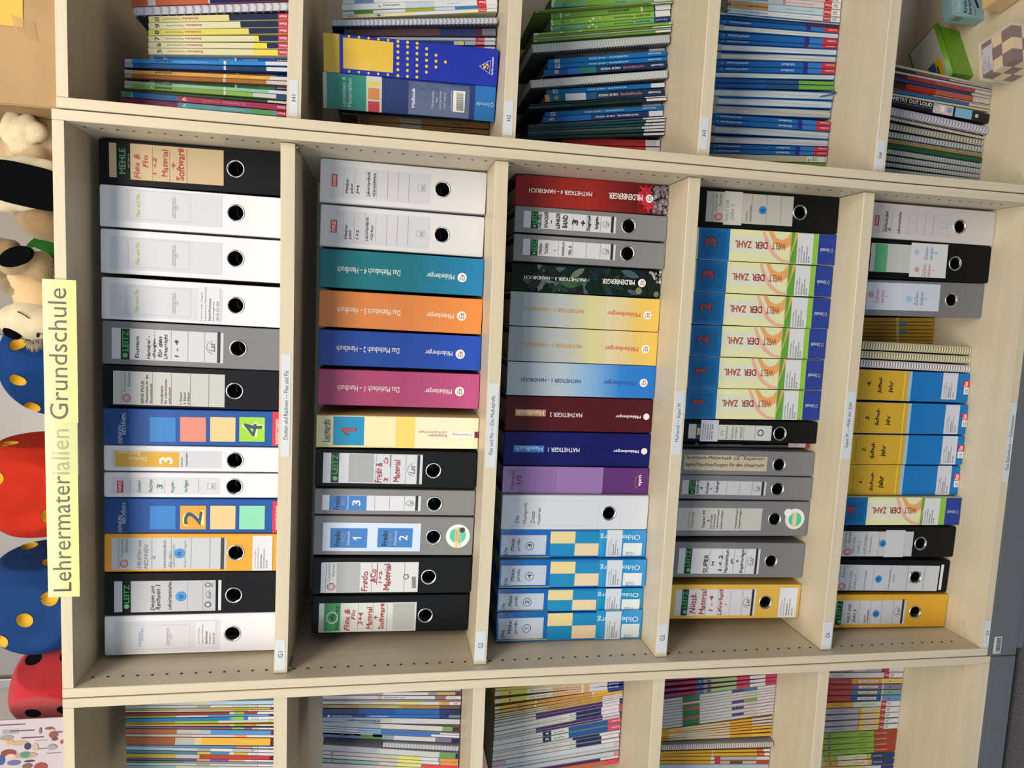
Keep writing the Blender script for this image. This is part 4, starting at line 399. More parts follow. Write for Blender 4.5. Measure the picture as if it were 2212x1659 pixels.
I(row='G3',k='binder',n='ring_binder',cat='binder',d='blue chequered ring binder with circled two',x=104.5,y=109.2,z=771.3,w=50.3,h=318,lean=-0.96,col='#1a6fb8',ops='R|#1560ae|0.4|210.5|50.4|317.5~R|#1581b4|1.5|156.5|25.4|210.5~R|#d8c890|25.4|156.5|47.3|210.5~R|#1581b4|25.4|103.9|45.8|156.5~R|#d9c6a2|3.1|103.9|25.4|156.5~R|#1a86b6|0.4|0.5|50.4|103.9~R|#1a8cbe|0.4|94.4|50.4|103.9~R|#b3bfd0|5.1|219.2|40.7|315.1~R|#cdb95c|1.7|210.3|3.2|317.5~T|Die|#1c1c22|6.3|301.3|19.3|309.2|h|hand~T|Mathe-|#1c1c22|13.1|286.7|37.3|295.2|h|hand~T|profis|#1c1c22|13|273.5|35.1|281.5|h|hand~C|#1c1c22|21.8|254.7|9~C|#b3bfd0|21.8|254.7|7.9~T|2|#1c1c22|17.7|250.1|25.8|259.3|h|hand~T|Oldenbourg|#d6e2ee|31|10.3|42.9|101.9|v~R|#c2cbd6|0.6|49.7|49.7|84.2~T|Universität Siegen|#3a3a40|3.7|77|28.9|80.1|h|~T|Department Mathematik|#3a3a40|3.6|72.2|33.1|75.3|h|~T|MatheWerkstatt|#3a3a40|3.6|66.9|23.2|70|h|b~T|Adolf-Reichwein-Str.|#3a3a40|3.5|62.3|31.6|65.4|h|~T|AR-K 509|#3a3a40|3.5|56.7|14.7|59.8|h|~R|#ccd6da|3.1|6.4|26.4|47.2~T|BB|#3a3a40|2.8|36.6|9.1|40.2|h~T|TUB|#3a3a40|2.8|31.4|9|35|h~T|1379|#3a3a40|2.7|26.3|9|29.9|h~T|-2.1|#3a3a40|2.6|21.1|8.9|24.7|h')
I(row='G3',k='binder',n='ring_binder',cat='binder',d='blue chequered ring binder with circled one, last before empty space',x=48.8,y=104.2,z=771.6,w=60,h=318,lean=-0.54,col='#1a6fb8',ops='R|#1560ae|0.4|209.4|64.9|317.5~R|#1581b4|2|155.4|32.6|209.4~R|#d8c890|32.6|155.4|60.7|209.4~R|#1581b4|32.6|102.8|58.8|155.4~R|#d9c6a2|3.9|102.8|32.6|155.4~R|#2a8ccb|0.4|0.5|64.9|102.8~R|#1a8cbe|0.4|93.3|64.9|102.8~R|#b3bfd0|6.5|218.1|52.2|314~R|#cdb95c|3.4|209|4.9|317.5~T|Die|#1c1c22|9.7|300.2|26.5|308.1|h|hand~T|Mathe-|#1c1c22|18.4|285.7|49.2|294.2|h|hand~T|profis|#1c1c22|18|272.5|46.3|280.5|h|hand~C|#1c1c22|29|253.7|9.1~C|#b3bfd0|29|253.7|7.9~T|1|#1c1c22|23.8|249.1|34.2|258.3|h|hand~T|Oldenbourg|#d6e2ee|38.4|8.7|53.6|100.8|v~R|#c2cbd6|0.4|47.8|62.4|82.4~T|Universität Siegen|#3a3a40|3.8|75.1|36.1|78.1|h|~T|Department Mathematik|#3a3a40|3.6|70.3|41.3|73.4|h|~T|MatheWerkstatt|#3a3a40|3.5|64.9|28.7|68|h|b~T|Adolf-Reichwein-Str.|#3a3a40|3.4|60.4|39.3|63.5|h|~T|AR-K 509|#3a3a40|3.2|54.7|17.6|57.8|h|~R|#ccd6da|3.9|5.2|34|45.6~T|BB|#3a3a40|2.2|34.6|10.2|38.2|h~T|TUB|#3a3a40|2.1|29.4|10.1|33.1|h~T|1379|#3a3a40|1.9|24.2|9.9|27.9|h~T|-1.1|#3a3a40|1.8|19.1|9.8|22.7|h')
I(row='G4',k='binder',n='ring_binder',cat='binder',d='black ring binder with taped pencilled label, nearest the corner',x=943.5,y=96.9,z=396.7,w=75.3,h=318,lean=0.79,col='#121313',ops='R|#b0afa6|10|105.6|71|299.4~T|Corporate|#26262a|31.9|274|66.9|281.3|h~T|Express|#26262a|42.7|264.6|67.5|272|h~O|#b3262e|12.8|262.3|29.1|281.1|oct~O|#b3262e|16.4|266.4|25.5|277|oct~R|#77797c|9.6|283.8|67.8|284.7~R|#85878a|10.5|231.8|69.6|232.6~R|#85878a|10.9|198.8|70.3|199.7~R|#85878a|11.3|165.6|71|166.5~R|#85878a|11.8|133.1|71.7|134~R|#b9b9b4|5.8|220.6|73.1|260.8~T|WELT DER|#7c7c7c|13.7|249.3|55.7|257.6|h|hand~T|Zahl 1|#7c7c7c|14.3|237.8|47|246.1|h|hand~T|Lehrer-|#7c7c7c|14.4|207.6|36.6|212.4|h|hand~T|materialien|#7c7c7c|14.9|199|47.9|204.4|h|hand~C|#2a7cc0|39.2|174.9|8.4~T|B|#123a66|35.9|170.7|42.4|179.1|h|hand~ring|39.6|89.7')
I(row='G4',k='binder',n='ring_binder',cat='binder',d='cream and blue ring binder with red figure three beside the black binder',x=871.7,y=98.2,z=395.9,w=65.3,h=318,lean=0.8,col='#cfd0a4',ops='R|#d3d5a6|0.4|105.6|64.9|311.1~R|#cdd0c0|16.3|126.1|52.2|241.1~R|#1562a2|0.4|242.4|64.9|311.1~R|#0f5a90|7.8|250.3|56.2|305~P|#d6a48c|65.3|171.6|65.3|165.3|40.5|152.8|19.6|138.7|8.5|123|5.2|105.6|0|105.6|2.6|126.1|13.1|143.4|32.6|159.1~P|#d69a62|65.3|157.5|65.3|148.1|52.2|138.7|47|126.1|52.2|113.5|63.3|105.6|39.2|104.6|31.3|113.5|32.6|130.8|43.1|145~R|#569636|0.4|43.4|64.9|104~P|#d69a62|65.3|94.5|65.3|87.5|32.6|97.6|13.1|103.4|23.5|103.4|39.2|98.3~R|#7fb23e|2|41.8|63.3|80.2~R|#1b3585|0.4|0.5|64.9|40.8~R|#c4c8cd|0.4|53|64|89.7~T|3|#20252c|24.8|270.2|45.7|297.5|h|b~T|3|#a82a30|26.1|271.7|44.4|296|h|b~T|WELT|#a6602a|27.4|116.6|41.8|148.1|v|b~T|DER|#8c2430|27.4|157.5|41.8|185.6|v|b~T|ZAHL|#9c4a28|27.4|193.3|41.8|230.4|v|b~T|Schroedel|#c6cede|27.4|14.3|35.3|35.3|v~O|#e3b95a|27.4|5.9|35.3|11.7|oct~T|Universität Siegen|#3a3a40|2.6|82.4|33.4|85.9|h~T|Department Mathematik|#3a3a40|2.6|76.7|38.5|80.2|h~T|MatheWerkstatt|#3a3a40|2.6|70.9|26.6|74.4|h~T|Adolf-Reichwein-Str.|#3a3a40|2.6|65.2|36.8|68.7|h~T|AR-K 509|#3a3a40|2.6|59.4|16.3|62.9|h')
I(row='G4',k='binder',n='ring_binder',cat='binder',d='cream and blue ring binder, red figure three, beside one figured two',x=804.4,y=100.5,z=395.2,w=65.2,h=318,lean=0.58,col='#cfd0a4',ops='R|#d3d5a6|0.4|105.8|64.8|311.4~R|#cdd0c0|16.3|126.4|52.2|241.5~R|#1562a2|0.4|242.7|64.8|311.4~R|#0f5a90|7.8|250.7|56.1|305.4~P|#d6a48c|65.2|171.8|65.2|165.6|40.4|153.1|19.6|139|8.5|123.2|5.2|105.8|0|105.8|2.6|126.4|13|143.7|32.6|159.3~P|#d69a62|65.2|157.8|65.2|148.4|52.2|139|47|126.4|52.2|113.7|63.3|105.8|39.1|104.9|31.3|113.7|32.6|131.1|43.1|145.2~R|#569636|0.4|43.6|64.8|104.2~P|#d69a62|65.2|94.7|65.2|87.7|32.6|97.9|13|103.6|23.5|103.6|39.1|98.5~R|#7fb23e|2|42|63.3|80.4~R|#1b3585|0.4|0.5|64.8|41~R|#c4c8cd|0.4|53.2|63.9|88~T|3|#20252c|24.8|270.5|45.7|297.8|h|b~T|3|#a82a30|26.1|272|44.4|296.3|h|b~T|WELT|#a6602a|27.4|116.9|41.7|148.4|v|b~T|DER|#8c2430|27.4|157.8|41.7|185.9|v|b~T|ZAHL|#9c4a28|27.4|193.6|41.7|230.7|v|b~T|Schroedel|#c6cede|27.4|14.5|35.2|35.5|v~O|#e3b95a|27.4|6.1|35.2|11.9|oct~T|Universität Siegen|#3a3a40|2.6|80.7|33.4|84.2|h~T|Department Mathematik|#3a3a40|2.6|75|38.5|78.5|h~T|MatheWerkstatt|#3a3a40|2.6|69.2|26.5|72.7|h~T|Adolf-Reichwein-Str.|#3a3a40|2.6|63.5|36.8|67|h~T|AR-K 509|#3a3a40|2.6|57.7|16.3|61.2|h')
I(row='G4',k='binder',n='ring_binder',cat='binder',d='cream and blue ring binder, red figure two, beside one figured three',x=736.5,y=100.2,z=394.6,w=65.2,h=318,lean=0.29,col='#cfd0a4',ops='R|#d3d5a6|0.4|106.5|64.9|312.9~R|#cdd0c0|16.3|127.1|52.3|242.7~R|#1562a2|0.4|243.9|64.9|312.9~R|#0f5a90|7.8|251.9|56.2|306.9~P|#d6a48c|65.3|172.8|65.3|166.5|40.5|153.9|19.6|139.7|8.5|123.9|5.2|106.5|0|106.5|2.6|127.1|13.1|144.5|32.7|160.2~P|#d69a62|65.3|158.6|65.3|149.2|52.3|139.7|47|127.1|52.3|114.4|63.4|106.5|39.2|105.5|31.4|114.4|32.7|131.8|43.1|146~R|#569636|0.4|44|64.9|104.9~P|#d69a62|65.3|95.3|65.3|88.3|32.7|98.5|13.1|104.2|23.5|104.2|39.2|99.1~R|#7fb23e|2|42.3|63.4|80.9~R|#1b3585|0.4|0.5|64.9|41.4~R|#c4c8cd|0.4|53.6|64|90.5~T|2|#20252c|24.8|271.8|45.7|299.3|h|b~T|2|#a82a30|26.1|273.4|44.4|297.8|h|b~T|WELT|#a6602a|27.4|117.6|41.8|149.2|v|b~T|DER|#8c2430|27.4|158.6|41.8|186.8|v|b~T|ZAHL|#9c4a28|27.4|194.6|41.8|231.9|v|b~T|Schroedel|#c6cede|27.4|14.8|35.3|35.9|v~O|#e3b95a|27.4|6.3|35.3|12.2|oct~T|Universität Siegen|#3a3a40|2.6|83.2|33.4|86.7|h~T|Department Mathematik|#3a3a40|2.6|77.4|38.5|80.9|h~T|MatheWerkstatt|#3a3a40|2.6|71.6|26.6|75.2|h~T|Adolf-Reichwein-Str.|#3a3a40|2.6|65.9|36.8|69.4|h~T|AR-K 509|#3a3a40|2.6|60.1|16.3|63.6|h')
I(row='G4',k='binder',n='ring_binder',cat='binder',d='cream and blue ring binder, red figure two, beside one figured one',x=670.8,y=103.5,z=394.5,w=65.2,h=318,lean=0.64,col='#cfd0a4',ops='R|#d3d5a6|0.4|105.8|64.9|311.5~R|#cdd0c0|16.3|126.4|52.3|241.5~R|#1562a2|0.4|242.7|64.9|311.5~R|#0f5a90|7.8|250.7|56.2|305.4~P|#d6a48c|65.3|171.9|65.3|165.6|40.5|153.1|19.6|139|8.5|123.2|5.2|105.8|0|105.8|2.6|126.4|13.1|143.7|32.7|159.4~P|#d69a62|65.3|157.8|65.3|148.4|52.3|139|47|126.4|52.3|113.8|63.4|105.8|39.2|104.9|31.4|113.8|32.7|131.1|43.1|145.3~R|#569636|0.4|43.6|64.9|104.3~P|#d69a62|65.3|94.7|65.3|87.8|32.7|97.9|13.1|103.6|23.5|103.6|39.2|98.6~R|#7fb23e|2|42|63.4|80.4~R|#1b3585|0.4|0.5|64.9|41.1~R|#c4c8cd|0.4|53.3|64|88.1~T|2|#20252c|24.8|270.5|45.7|297.8|h|b~T|2|#a82a30|26.1|272|44.4|296.3|h|b~T|WELT|#a6602a|27.4|116.9|41.8|148.4|v|b~T|DER|#8c2430|27.4|157.8|41.8|185.9|v|b~T|ZAHL|#9c4a28|27.4|193.6|41.8|230.7|v|b~T|Schroedel|#c6cede|27.4|14.6|35.3|35.6|v~O|#e3b95a|27.4|6.2|35.3|12|oct~T|Universität Siegen|#3a3a40|2.6|80.7|33.4|84.2|h~T|Department Mathematik|#3a3a40|2.6|75|38.5|78.5|h~T|MatheWerkstatt|#3a3a40|2.6|69.3|26.6|72.8|h~T|Adolf-Reichwein-Str.|#3a3a40|2.6|63.5|36.8|67|h~T|AR-K 509|#3a3a40|2.6|57.7|16.3|61.3|h')
I(row='G4',k='binder',n='ring_binder',cat='binder',d='cream and blue ring binder, red figure one, between two alike',x=603.8,y=104.8,z=394.3,w=65.4,h=318,lean=0.63,col='#cfd0a4',ops='R|#d3d5a6|0.4|105.8|65|311.4~R|#cdd0c0|16.3|126.4|52.3|241.4~R|#1562a2|0.4|242.6|65|311.4~R|#0f5a90|7.8|250.6|56.2|305.3~P|#d6a48c|65.4|171.8|65.4|165.6|40.5|153.1|19.6|139|8.5|123.2|5.2|105.8|0|105.8|2.6|126.4|13.1|143.7|32.7|159.3~P|#d69a62|65.4|157.8|65.4|148.4|52.3|139|47.1|126.4|52.3|113.7|63.4|105.8|39.2|104.9|31.4|113.7|32.7|131.1|43.1|145.2~R|#569636|0.4|43.7|65|104.3~P|#d69a62|65.4|94.7|65.4|87.8|32.7|97.9|13.1|103.6|23.5|103.6|39.2|98.6~R|#7fb23e|2|42|63.4|80.4~R|#1b3585|0.4|0.5|65|41.1~R|#c4c8cd|0.4|53.3|64.1|90~T|1|#20252c|24.8|270.5|45.8|297.8|h|b~T|1|#a82a30|26.1|272|44.4|296.3|h|b~T|WELT|#a6602a|27.5|116.9|41.8|148.4|v|b~T|DER|#8c2430|27.5|157.8|41.8|185.8|v|b~T|ZAHL|#9c4a28|27.5|193.6|41.8|230.7|v|b~T|Schroedel|#c6cede|27.5|14.7|35.3|35.6|v~O|#e3b95a|27.5|6.2|35.3|12.1|oct~T|Universität Siegen|#3a3a40|2.6|82.7|33.4|86.2|h~T|Department Mathematik|#3a3a40|2.6|76.9|38.6|80.4|h~T|MatheWerkstatt|#3a3a40|2.6|71.2|26.6|74.7|h~T|Adolf-Reichwein-Str.|#3a3a40|2.6|65.4|36.9|69|h~T|AR-K 509|#3a3a40|2.6|59.7|16.3|63.2|h')
I(row='G4',k='binder',n='ring_binder',cat='binder',d='cream and blue ring binder, red figure one, above the slim black one',x=536.8,y=104.5,z=394.1,w=65.1,h=318,lean=0.52,col='#cfd0a4',ops='R|#d3d5a6|0.4|106.2|64.7|312.3~R|#cdd0c0|16.3|126.8|52.1|242.2~R|#1562a2|0.4|243.4|64.7|312.3~R|#0f5a90|7.8|251.4|56|306.3~P|#d6a48c|65.1|172.4|65.1|166.1|40.4|153.6|19.5|139.4|8.5|123.7|5.2|106.2|0|106.2|2.6|126.8|13|144.2|32.6|159.9~P|#d69a62|65.1|158.3|65.1|148.9|52.1|139.4|46.9|126.8|52.1|114.2|63.2|106.2|39.1|105.3|31.3|114.2|32.6|131.6|43|145.7~R|#569636|0.4|43.9|64.7|104.6~P|#d69a62|65.1|95.1|65.1|88.1|32.6|98.3|13|104|23.4|104|39.1|98.9~R|#7fb23e|2|42.3|63.2|80.8~R|#1b3585|0.4|0.5|64.7|41.3~R|#c4c8cd|0.4|53.5|63.8|88.4~T|1|#20252c|24.7|271.3|45.6|298.7|h|b~T|1|#a82a30|26|272.8|44.3|297.2|h|b~T|WELT|#a6602a|27.4|117.3|41.7|148.9|v|b~T|DER|#8c2430|27.4|158.3|41.7|186.4|v|b~T|ZAHL|#9c4a28|27.4|194.2|41.7|231.4|v|b~T|Schroedel|#c6cede|27.4|14.8|35.2|35.8|v~O|#e3b95a|27.4|6.4|35.2|12.2|oct~T|Universität Siegen|#3a3a40|2.6|81.1|33.3|84.6|h~T|Department Mathematik|#3a3a40|2.6|75.3|38.4|78.8|h~T|MatheWerkstatt|#3a3a40|2.6|69.6|26.5|73.1|h~T|Adolf-Reichwein-Str.|#3a3a40|2.6|63.8|36.7|67.3|h~T|AR-K 509|#3a3a40|2.6|58|16.3|61.6|h')
I(row='G4',k='binder',n='ring_binder',cat='binder',d='slim black ring binder with white sticker and pencilled label',x=475.1,y=106,z=393.9,w=47.9,h=318,lean=-0.21,col='#121314',ops='R|#bcbdbd|7.1|284.1|38.2|301.3~R|#1c3a66|5.4|270.3|38.6|283.4~R|#c2a552|15.4|274.9|29.9|282.5~R|#b9bcb8|5.2|109.3|37.9|233.4~R|#bcbfca|1.4|233.8|47.5|274.1~T|(1)|#6b6e76|13.6|220.3|25.2|228.7|h|hand~T|Spiralbind|#6b6e76|6.5|210|35.6|218|h|hand~T|Differenzie-|#6b6e76|6.7|198.2|35.8|204.1|h|hand~T|rungs-|#6b6e76|7.8|189.5|34.6|194.8|h|hand~T|material|#6b6e76|9.1|178.3|33.4|184.5|h|hand~R|#85878a|5.7|174.6|37.3|175.5~R|#85878a|6.2|147.7|37.9|148.7~C|#3a4252|22|135.5|7.3~C|#b9bcb8|22|135.5|5~ring|21.4|89.5~T|Universität Siegen|#3a3a40|4.1|267.2|38.7|270.2|h~T|Department Mathematik|#3a3a40|4.1|262|38.8|265|h~T|MatheWerkstatt|#3a3a40|4.2|256.8|39|259.9|h~T|Adolf-Reichwein-Str.|#3a3a40|4.3|251.6|39.1|254.7|h~T|AR-K 509|#3a3a40|4.4|246.4|39.2|249.5|h')
I(row='G4',k='book',n='book',cat='book',d='thin dark grey book between black and grey ring binders',x=440.7,y=130.4,z=393.9,w=6,h=300.8,lean=0.38,col='#505255',ops='C|#1f7080|5.7|269|4.1~R|#b7b2b4|0.4|26.1|11|51.6~R|#c9c0c4|0.4|9.7|11|26.1~R|#b8304a|0.4|0.5|11|9.7~T|Mathematik Lehrermaterial|#8a8c90|3.4|164.8|6.9|243.5|v')
I(row='G4',k='binder',n='ring_binder',cat='binder',d='grey ring binder with long handwritten label reading downward',x=405.1,y=106.2,z=394.2,w=54,h=318,lean=-0.58,col='#6f7073',ops='R|#b0a88f|9.7|113.3|41.5|305.7~R|#b0a88f|11.5|184.3|43.1|305.9~T|Spürnasen-Mathematik 1/2 · Kopiervor-|#1c1c22|31.3|118|42.1|302.9|d|hand~T|lagen/Handreichungen für den Unterricht|#1c1c22|16.2|119.6|27|302.9|d|hand~ring|24.7|84.6')
I(row='G4',k='binder',n='ring_binder',cat='binder',d='slim grey ring binder with five-ruled label, small handwriting',x=349.6,y=105,z=394.5,w=52.1,h=318,lean=-0.91,col='#6f7073',ops='R|#b4b6be|9.9|111.3|40.4|306.4~R|#20302a|10.3|275.9|40.3|291.3~T|LEITZ|#2c9d4e|18.7|278.2|38.5|289.1|h|b~C|#4fae6a|14.5|282.6|2.2~R|#8c8f96|11|232.4|39.5|233.4~R|#8c8f96|10.8|203.2|39.5|204.1~R|#8c8f96|10.7|173.7|39.6|174.6~R|#8c8f96|10.5|144|39.6|145~R|#2a2b30|9.5|116.7|40.5|122.1~T|Lat|#4a4c50|20.6|126.1|29.5|136.4|h|i~Q|#3d9a5b|18.4|125.1|31.7|141.6~T|SUPER M|#1c1c22|11|267.5|40.4|274.2|h|hand~T|4|#1c1c22|20.6|259.3|26.4|265.4|h|hand~T|Einstiege|#1c1c22|12|245.1|37|251.9|h|hand~T|+|#1c1c22|21|237.6|25.4|242.5|h|hand~T|Aufgänge|#1c1c22|13.8|222.4|39.5|229.9|h|hand~ring|24.9|83.9')
I(row='G4',k='binder',n='ring_binder',cat='binder',d='wide grey ring binder with half-peeled round sticker',x=281.2,y=107.3,z=394.8,w=78.3,h=318,lean=-0.58,col='#6f7073',ops='R|#b2b4b0|12.6|113.9|62.5|310.3~T|Materialien für den|#55565c|19.4|282.6|53.2|286.6|h~T|Unterricht|#44464c|19.4|272.8|53.8|280.2|h~T|Super M|#1c2650|18.9|245|56.4|253.7|h|b~T|3|#2a2a34|31.4|236|36.5|242.2|h|hand~T|Einstiege|#2a2a34|16.5|229.6|48.4|234.6|h|hand~T|Mittelstufe|#2a2a34|16.5|222.8|48.5|227.7|h|hand~T|Handreichungen|#2a2a34|16.5|214.5|58.9|220.1|h|hand~T|Kopiervorlagen|#2a2a34|16.5|205|57.5|211.3|h|hand~T|Handreichungen|#2a2a34|17.2|171.3|62.2|177|h|hand~T|Kopiervorlagen|#2a2a34|17.2|162.4|60.8|168.7|h|hand~C|#cfd2cf|39.4|34.5|23.7~C|#3fb88a|38.2|33.7|15.8~R|#d3b893|20.5|30.4|54.1|40.2~C|#d6d9de|53.4|52.2|9.1~ring|38.6|82.8')
I(row='G4',k='binder',n='ring_binder',cat='binder',d='wide grey ring binder above the yellow one',x=184.6,y=109.6,z=396,w=79.3,h=318,lean=-1.4,col='#6f7073',ops='R|#c4c6cc|8.3|107.9|65.3|299~R|#20302a|8.5|269|65|284.1~T|LEITZ|#2c9d4e|24.4|271.6|61.6|282.3|h|b~C|#4fae6a|16.4|274.5|4.3~R|#8c8f96|9.3|226.5|64.3|227.4~R|#8c8f96|9.2|197.8|64.5|198.8~R|#8c8f96|9.2|169|64.6|170~R|#8c8f96|9.1|140|64.7|141~R|#2a2b30|8.2|113.3|65.7|118.6~T|Lat|#4a4c50|28.7|122.5|45.3|132.6|h|i~Q|#3d9a5b|24.6|121.5|49.4|137.7~T|SUPER|#1c1c22|10.6|229.6|51.4|241.5|h|hand~T|M|#1c1c22|27.1|214.6|36.5|222.1|h|hand~T|1 + 2|#1c1c22|15|196.3|50.2|206.4|h|hand~T|Handreichun-|#1c1c22|10.9|182.9|64.9|191.8|h|hand~T|gen|#1c1c22|31.6|170.7|42|177.1|h|hand~T|+|#1c1c22|33.6|158.7|40.9|164.4|h|hand~T|Kopiervorlagen|#1c1c22|10.4|144.7|65.3|154.9|h|hand~ring|37.8|80.4')
I(row='G4',k='binder',n='ring_binder',cat='binder',d='mustard yellow ring binder with red handwriting and sticker',x=89.8,y=109.1,z=396.7,w=78,h=318,lean=-1.32,col='#caa648',ops='R|#c4c6cc|7.5|108.8|67.3|299.4~R|#20302a|8|269.5|67.4|284.4~T|LEITZ|#2c9d4e|24.7|272|63.9|282.7|h|b~C|#4fae6a|16.4|274.8|4.5~R|#8c8f96|8.6|227|66.4|228~R|#8c8f96|8.3|198.5|66.4|199.4~R|#8c8f96|8.1|169.8|66.4|170.7~R|#8c8f96|7.9|140.8|66.3|141.8~R|#2a2b30|6.7|114.3|67.2|119.5~T|Lat|#4a4c50|28.4|123.4|45.8|133.5|h|i~Q|#3d9a5b|24.1|122.4|50.1|138.5~T|Nussk.|#9a1c22|12.2|249.8|59.2|265.8|h|hand~T|Material|#9a1c22|10.8|228.1|67.4|242.6|h|hand~T|1 - 4|#9a1c22|17.4|210|53|220.1|h|hand~T|Lehrerband|#9a1c22|8.9|188|67.3|199.5|h|hand~T|1|#9a1c22|28.9|176.5|35|182.9|h|hand~R|#c9ccd4|2.3|8|71.8|52.7~T|Universität Siegen|#3a3a40|6.6|42.8|42.3|46.8|h|~T|Department Mathematik|#3a3a40|6.5|36.8|48.3|40.8|h|~T|MatheWerkstatt|#3a3a40|6.5|29.6|34.4|33.6|h|b~T|Adolf-Reichwein-Str.|#3a3a40|6.4|23.9|46.2|27.9|h|~T|AR-K 509|#3a3a40|6.4|16.1|22.3|20.1|h|~ring|37.1|85.1')
I(row='G5',k='binder',n='ring_binder',cat='binder',d='white ring binder with red patch, nearest the corner, lowest row',x=940.3,y=90.1,z=19.1,w=73.8,h=318,lean=0.03,col='#bab5b4',ops='R|#b6b2b6|11.4|108.5|63.5|299.6~R|#a62230|24.9|285.8|46.7|295.9~T|STAPLES|#e6dcdc|26.6|288.6|45|293.7|h|b~R|#96929a|11.1|275|54.4|275.8~R|#96929a|11.5|255.1|54.9|255.9~R|#96929a|12.4|213.7|56|214.5~R|#96929a|12.8|194.1|56.5|194.9~R|#96929a|13.2|174.5|57|175.3~R|#96929a|13.6|154.1|57.5|154.9~T|Zahlenzauber|#1c1c22|12.9|264.5|57.6|274.7|h|hand~T|3|#1c1c22|14.8|257.1|21.8|262.2|h|hand~T|Lehrermaterialien|#1c1c22|11.6|233.4|57|241.7|h|hand~O|#86828a|29.9|121.1|40.4|135.6~ring|35.9|88.8')
I(row='G5',k='binder',n='ring_binder',cat='binder',d='black ring binder with mint green label band and drawn stickers',x=862,y=91.3,z=19.6,w=80.3,h=318,lean=0.66,col='#101112',ops='R|#b0b6b1|13.3|198|73.4|296.5~R|#58a073|12.8|256.4|71.7|286~R|#c3c6ca|5.8|109.7|78.7|200.1~T|Zahlen-|#a8485a|6.5|159.1|35.5|169|h|~T|zauber|#a8485a|6.9|148.5|34.6|157.1|h|~T|1|#a8485a|20.2|137.9|23|143.9|h|~T|Zahlen-|#3a74a8|42.9|158.2|73|166.4|h|~T|zauber|#3a74a8|44.1|146.6|72.7|153.9|h|~T|2|#3a74a8|56.9|136.7|61.2|143.4|h|~C|#b98a94|21.8|182.3|5.7~C|#8fb3cc|59|186.3|5.7~ring|39|88.7')
I(row='G5',k='binder',n='ring_binder',cat='binder',d='grey ring binder with two-part white label',x=782.6,y=99,z=19.9,w=77.2,h=318,lean=1.22,col='#6b6c6f',ops='R|#bac2ce|12.4|111|71.4|291.1~T|Zahlen-|#a8485a|26.2|260.6|59|271|h|~T|zauber|#a8485a|26.5|248.7|56|257.8|h|~T|1|#a8485a|39.5|240.2|43|246.1|h|~T|Zahlen-|#3a74a8|24.1|164.1|55.6|173.4|h|~T|zauber|#3a74a8|24.4|152.1|54.5|160.7|h|~T|2|#3a74a8|37|142.7|41.1|148.7|h|~C|#b98a94|45.1|280.9|6.9~C|#8fb3cc|37.6|187.8|7.6~ring|38.5|81.3')
I(row='G5',k='book',n='book',cat='book',d='yellow schoolbook under the grey ring binder',x=737.9,y=235,z=19.3,w=9.6,h=262,lean=2.25,col='#a9842c',ops='R|#b7ab6a|0.4|97.6|9.6|106.7~T|Klett|#d9b0b0|2|-32.9|8|-19.8|v|b~T|Das Zahlenbuch|#a8582a|3|123|6|162.5|v')
I(row='G5',k='book',n='book',cat='book',d='yellow schoolbook with blue patch, second under the grey binder',x=728.1,y=235,z=19.3,w=8.3,h=262,lean=2.19,col='#a9842c',ops='R|#b7ab6a|0.4|96.6|8.6|105.6~R|#2d7fa8|0.4|77.7|8.6|97.3~T|Klett|#d9b0b0|1.8|-34|7.2|-21|v|b~T|Das Zahlenbuch|#a8582a|2.7|121.9|5.4|161.5|v')
I(row='G5',k='book',n='book',cat='book',d='yellow schoolbook, third under the grey binder',x=719,y=235,z=19.3,w=8.4,h=262,lean=2.14,col='#a9842c',ops='R|#b7ab6a|0.4|95.5|8.6|104.6~T|Klett|#d9b0b0|1.8|-35.2|7.2|-22.1|v|b~T|Das Zahlenbuch|#a8582a|2.7|120.9|5.4|160.5|v')
I(row='G5',k='book',n='book',cat='book',d='yellow schoolbook with blue patch, fourth under the grey binder',x=709.8,y=235,z=19.3,w=8.4,h=262,lean=2.09,col='#a9842c',ops='R|#b7ab6a|0.4|94.5|8.7|103.6~R|#2d7fa8|0.4|75.6|8.7|95.2~T|Klett|#d9b0b0|1.8|-36.3|7.2|-23.2|v|b~T|Das Zahlenbuch|#a8582a|2.7|119.9|5.4|159.5|v')
I(row='G5',k='book',n='book',cat='book',d='yellow schoolbook, fifth under the grey binder',x=700.7,y=235,z=19.3,w=8.3,h=262,lean=2.03,col='#a9842c',ops='R|#b7ab6a|0.4|93.5|8.7|102.6~T|Klett|#d9b0b0|1.8|-37.4|7.3|-24.4|v|b~T|Das Zahlenbuch|#a8582a|2.7|118.9|5.4|158.5|v')
I(row='G5',k='book',n='book',cat='book',d='yellow schoolbook, sixth under the grey binder',x=691.9,y=235,z=19.2,w=7.7,h=262,lean=1.98,col='#a9842c',ops='R|#b7ab6a|0.4|92.5|8|101.6~T|Klett|#d9b0b0|1.7|-38.5|6.7|-25.4|v|b~T|Das Zahlenbuch|#a8582a|2.5|117.9|5.1|157.6|v')
I(row='G5',k='book',n='book',cat='book',d='yellow schoolbook next to the cream spiral binding',x=683.4,y=235,z=19.2,w=7.8,h=262,lean=1.93,col='#a9842c',ops='R|#b7ab6a|0.4|91.5|7.7|100.6~T|Klett|#d9b0b0|1.6|-39.5|6.5|-26.4|v|b~T|Das Zahlenbuch|#a8582a|2.4|117|4.9|156.7|v')
I(row='G5',k='coil',n='spiral_notebook',cat='notebook',d='cream comb-bound manual beside the yellow schoolbooks',x=669.4,y=115,z=19.2,w=21,h=300,lean=-0.53,col='#b3ab90',wire='#c9c3a0',thick=1,ops='')
I(row='G5',k='coil',n='spiral_notebook',cat='notebook',d='cream comb-bound manual between two others',x=648.3,y=115,z=19.2,w=18.7,h=300,lean=-0.66,col='#b3ab90',wire='#cdc8a8',thick=1,ops='')
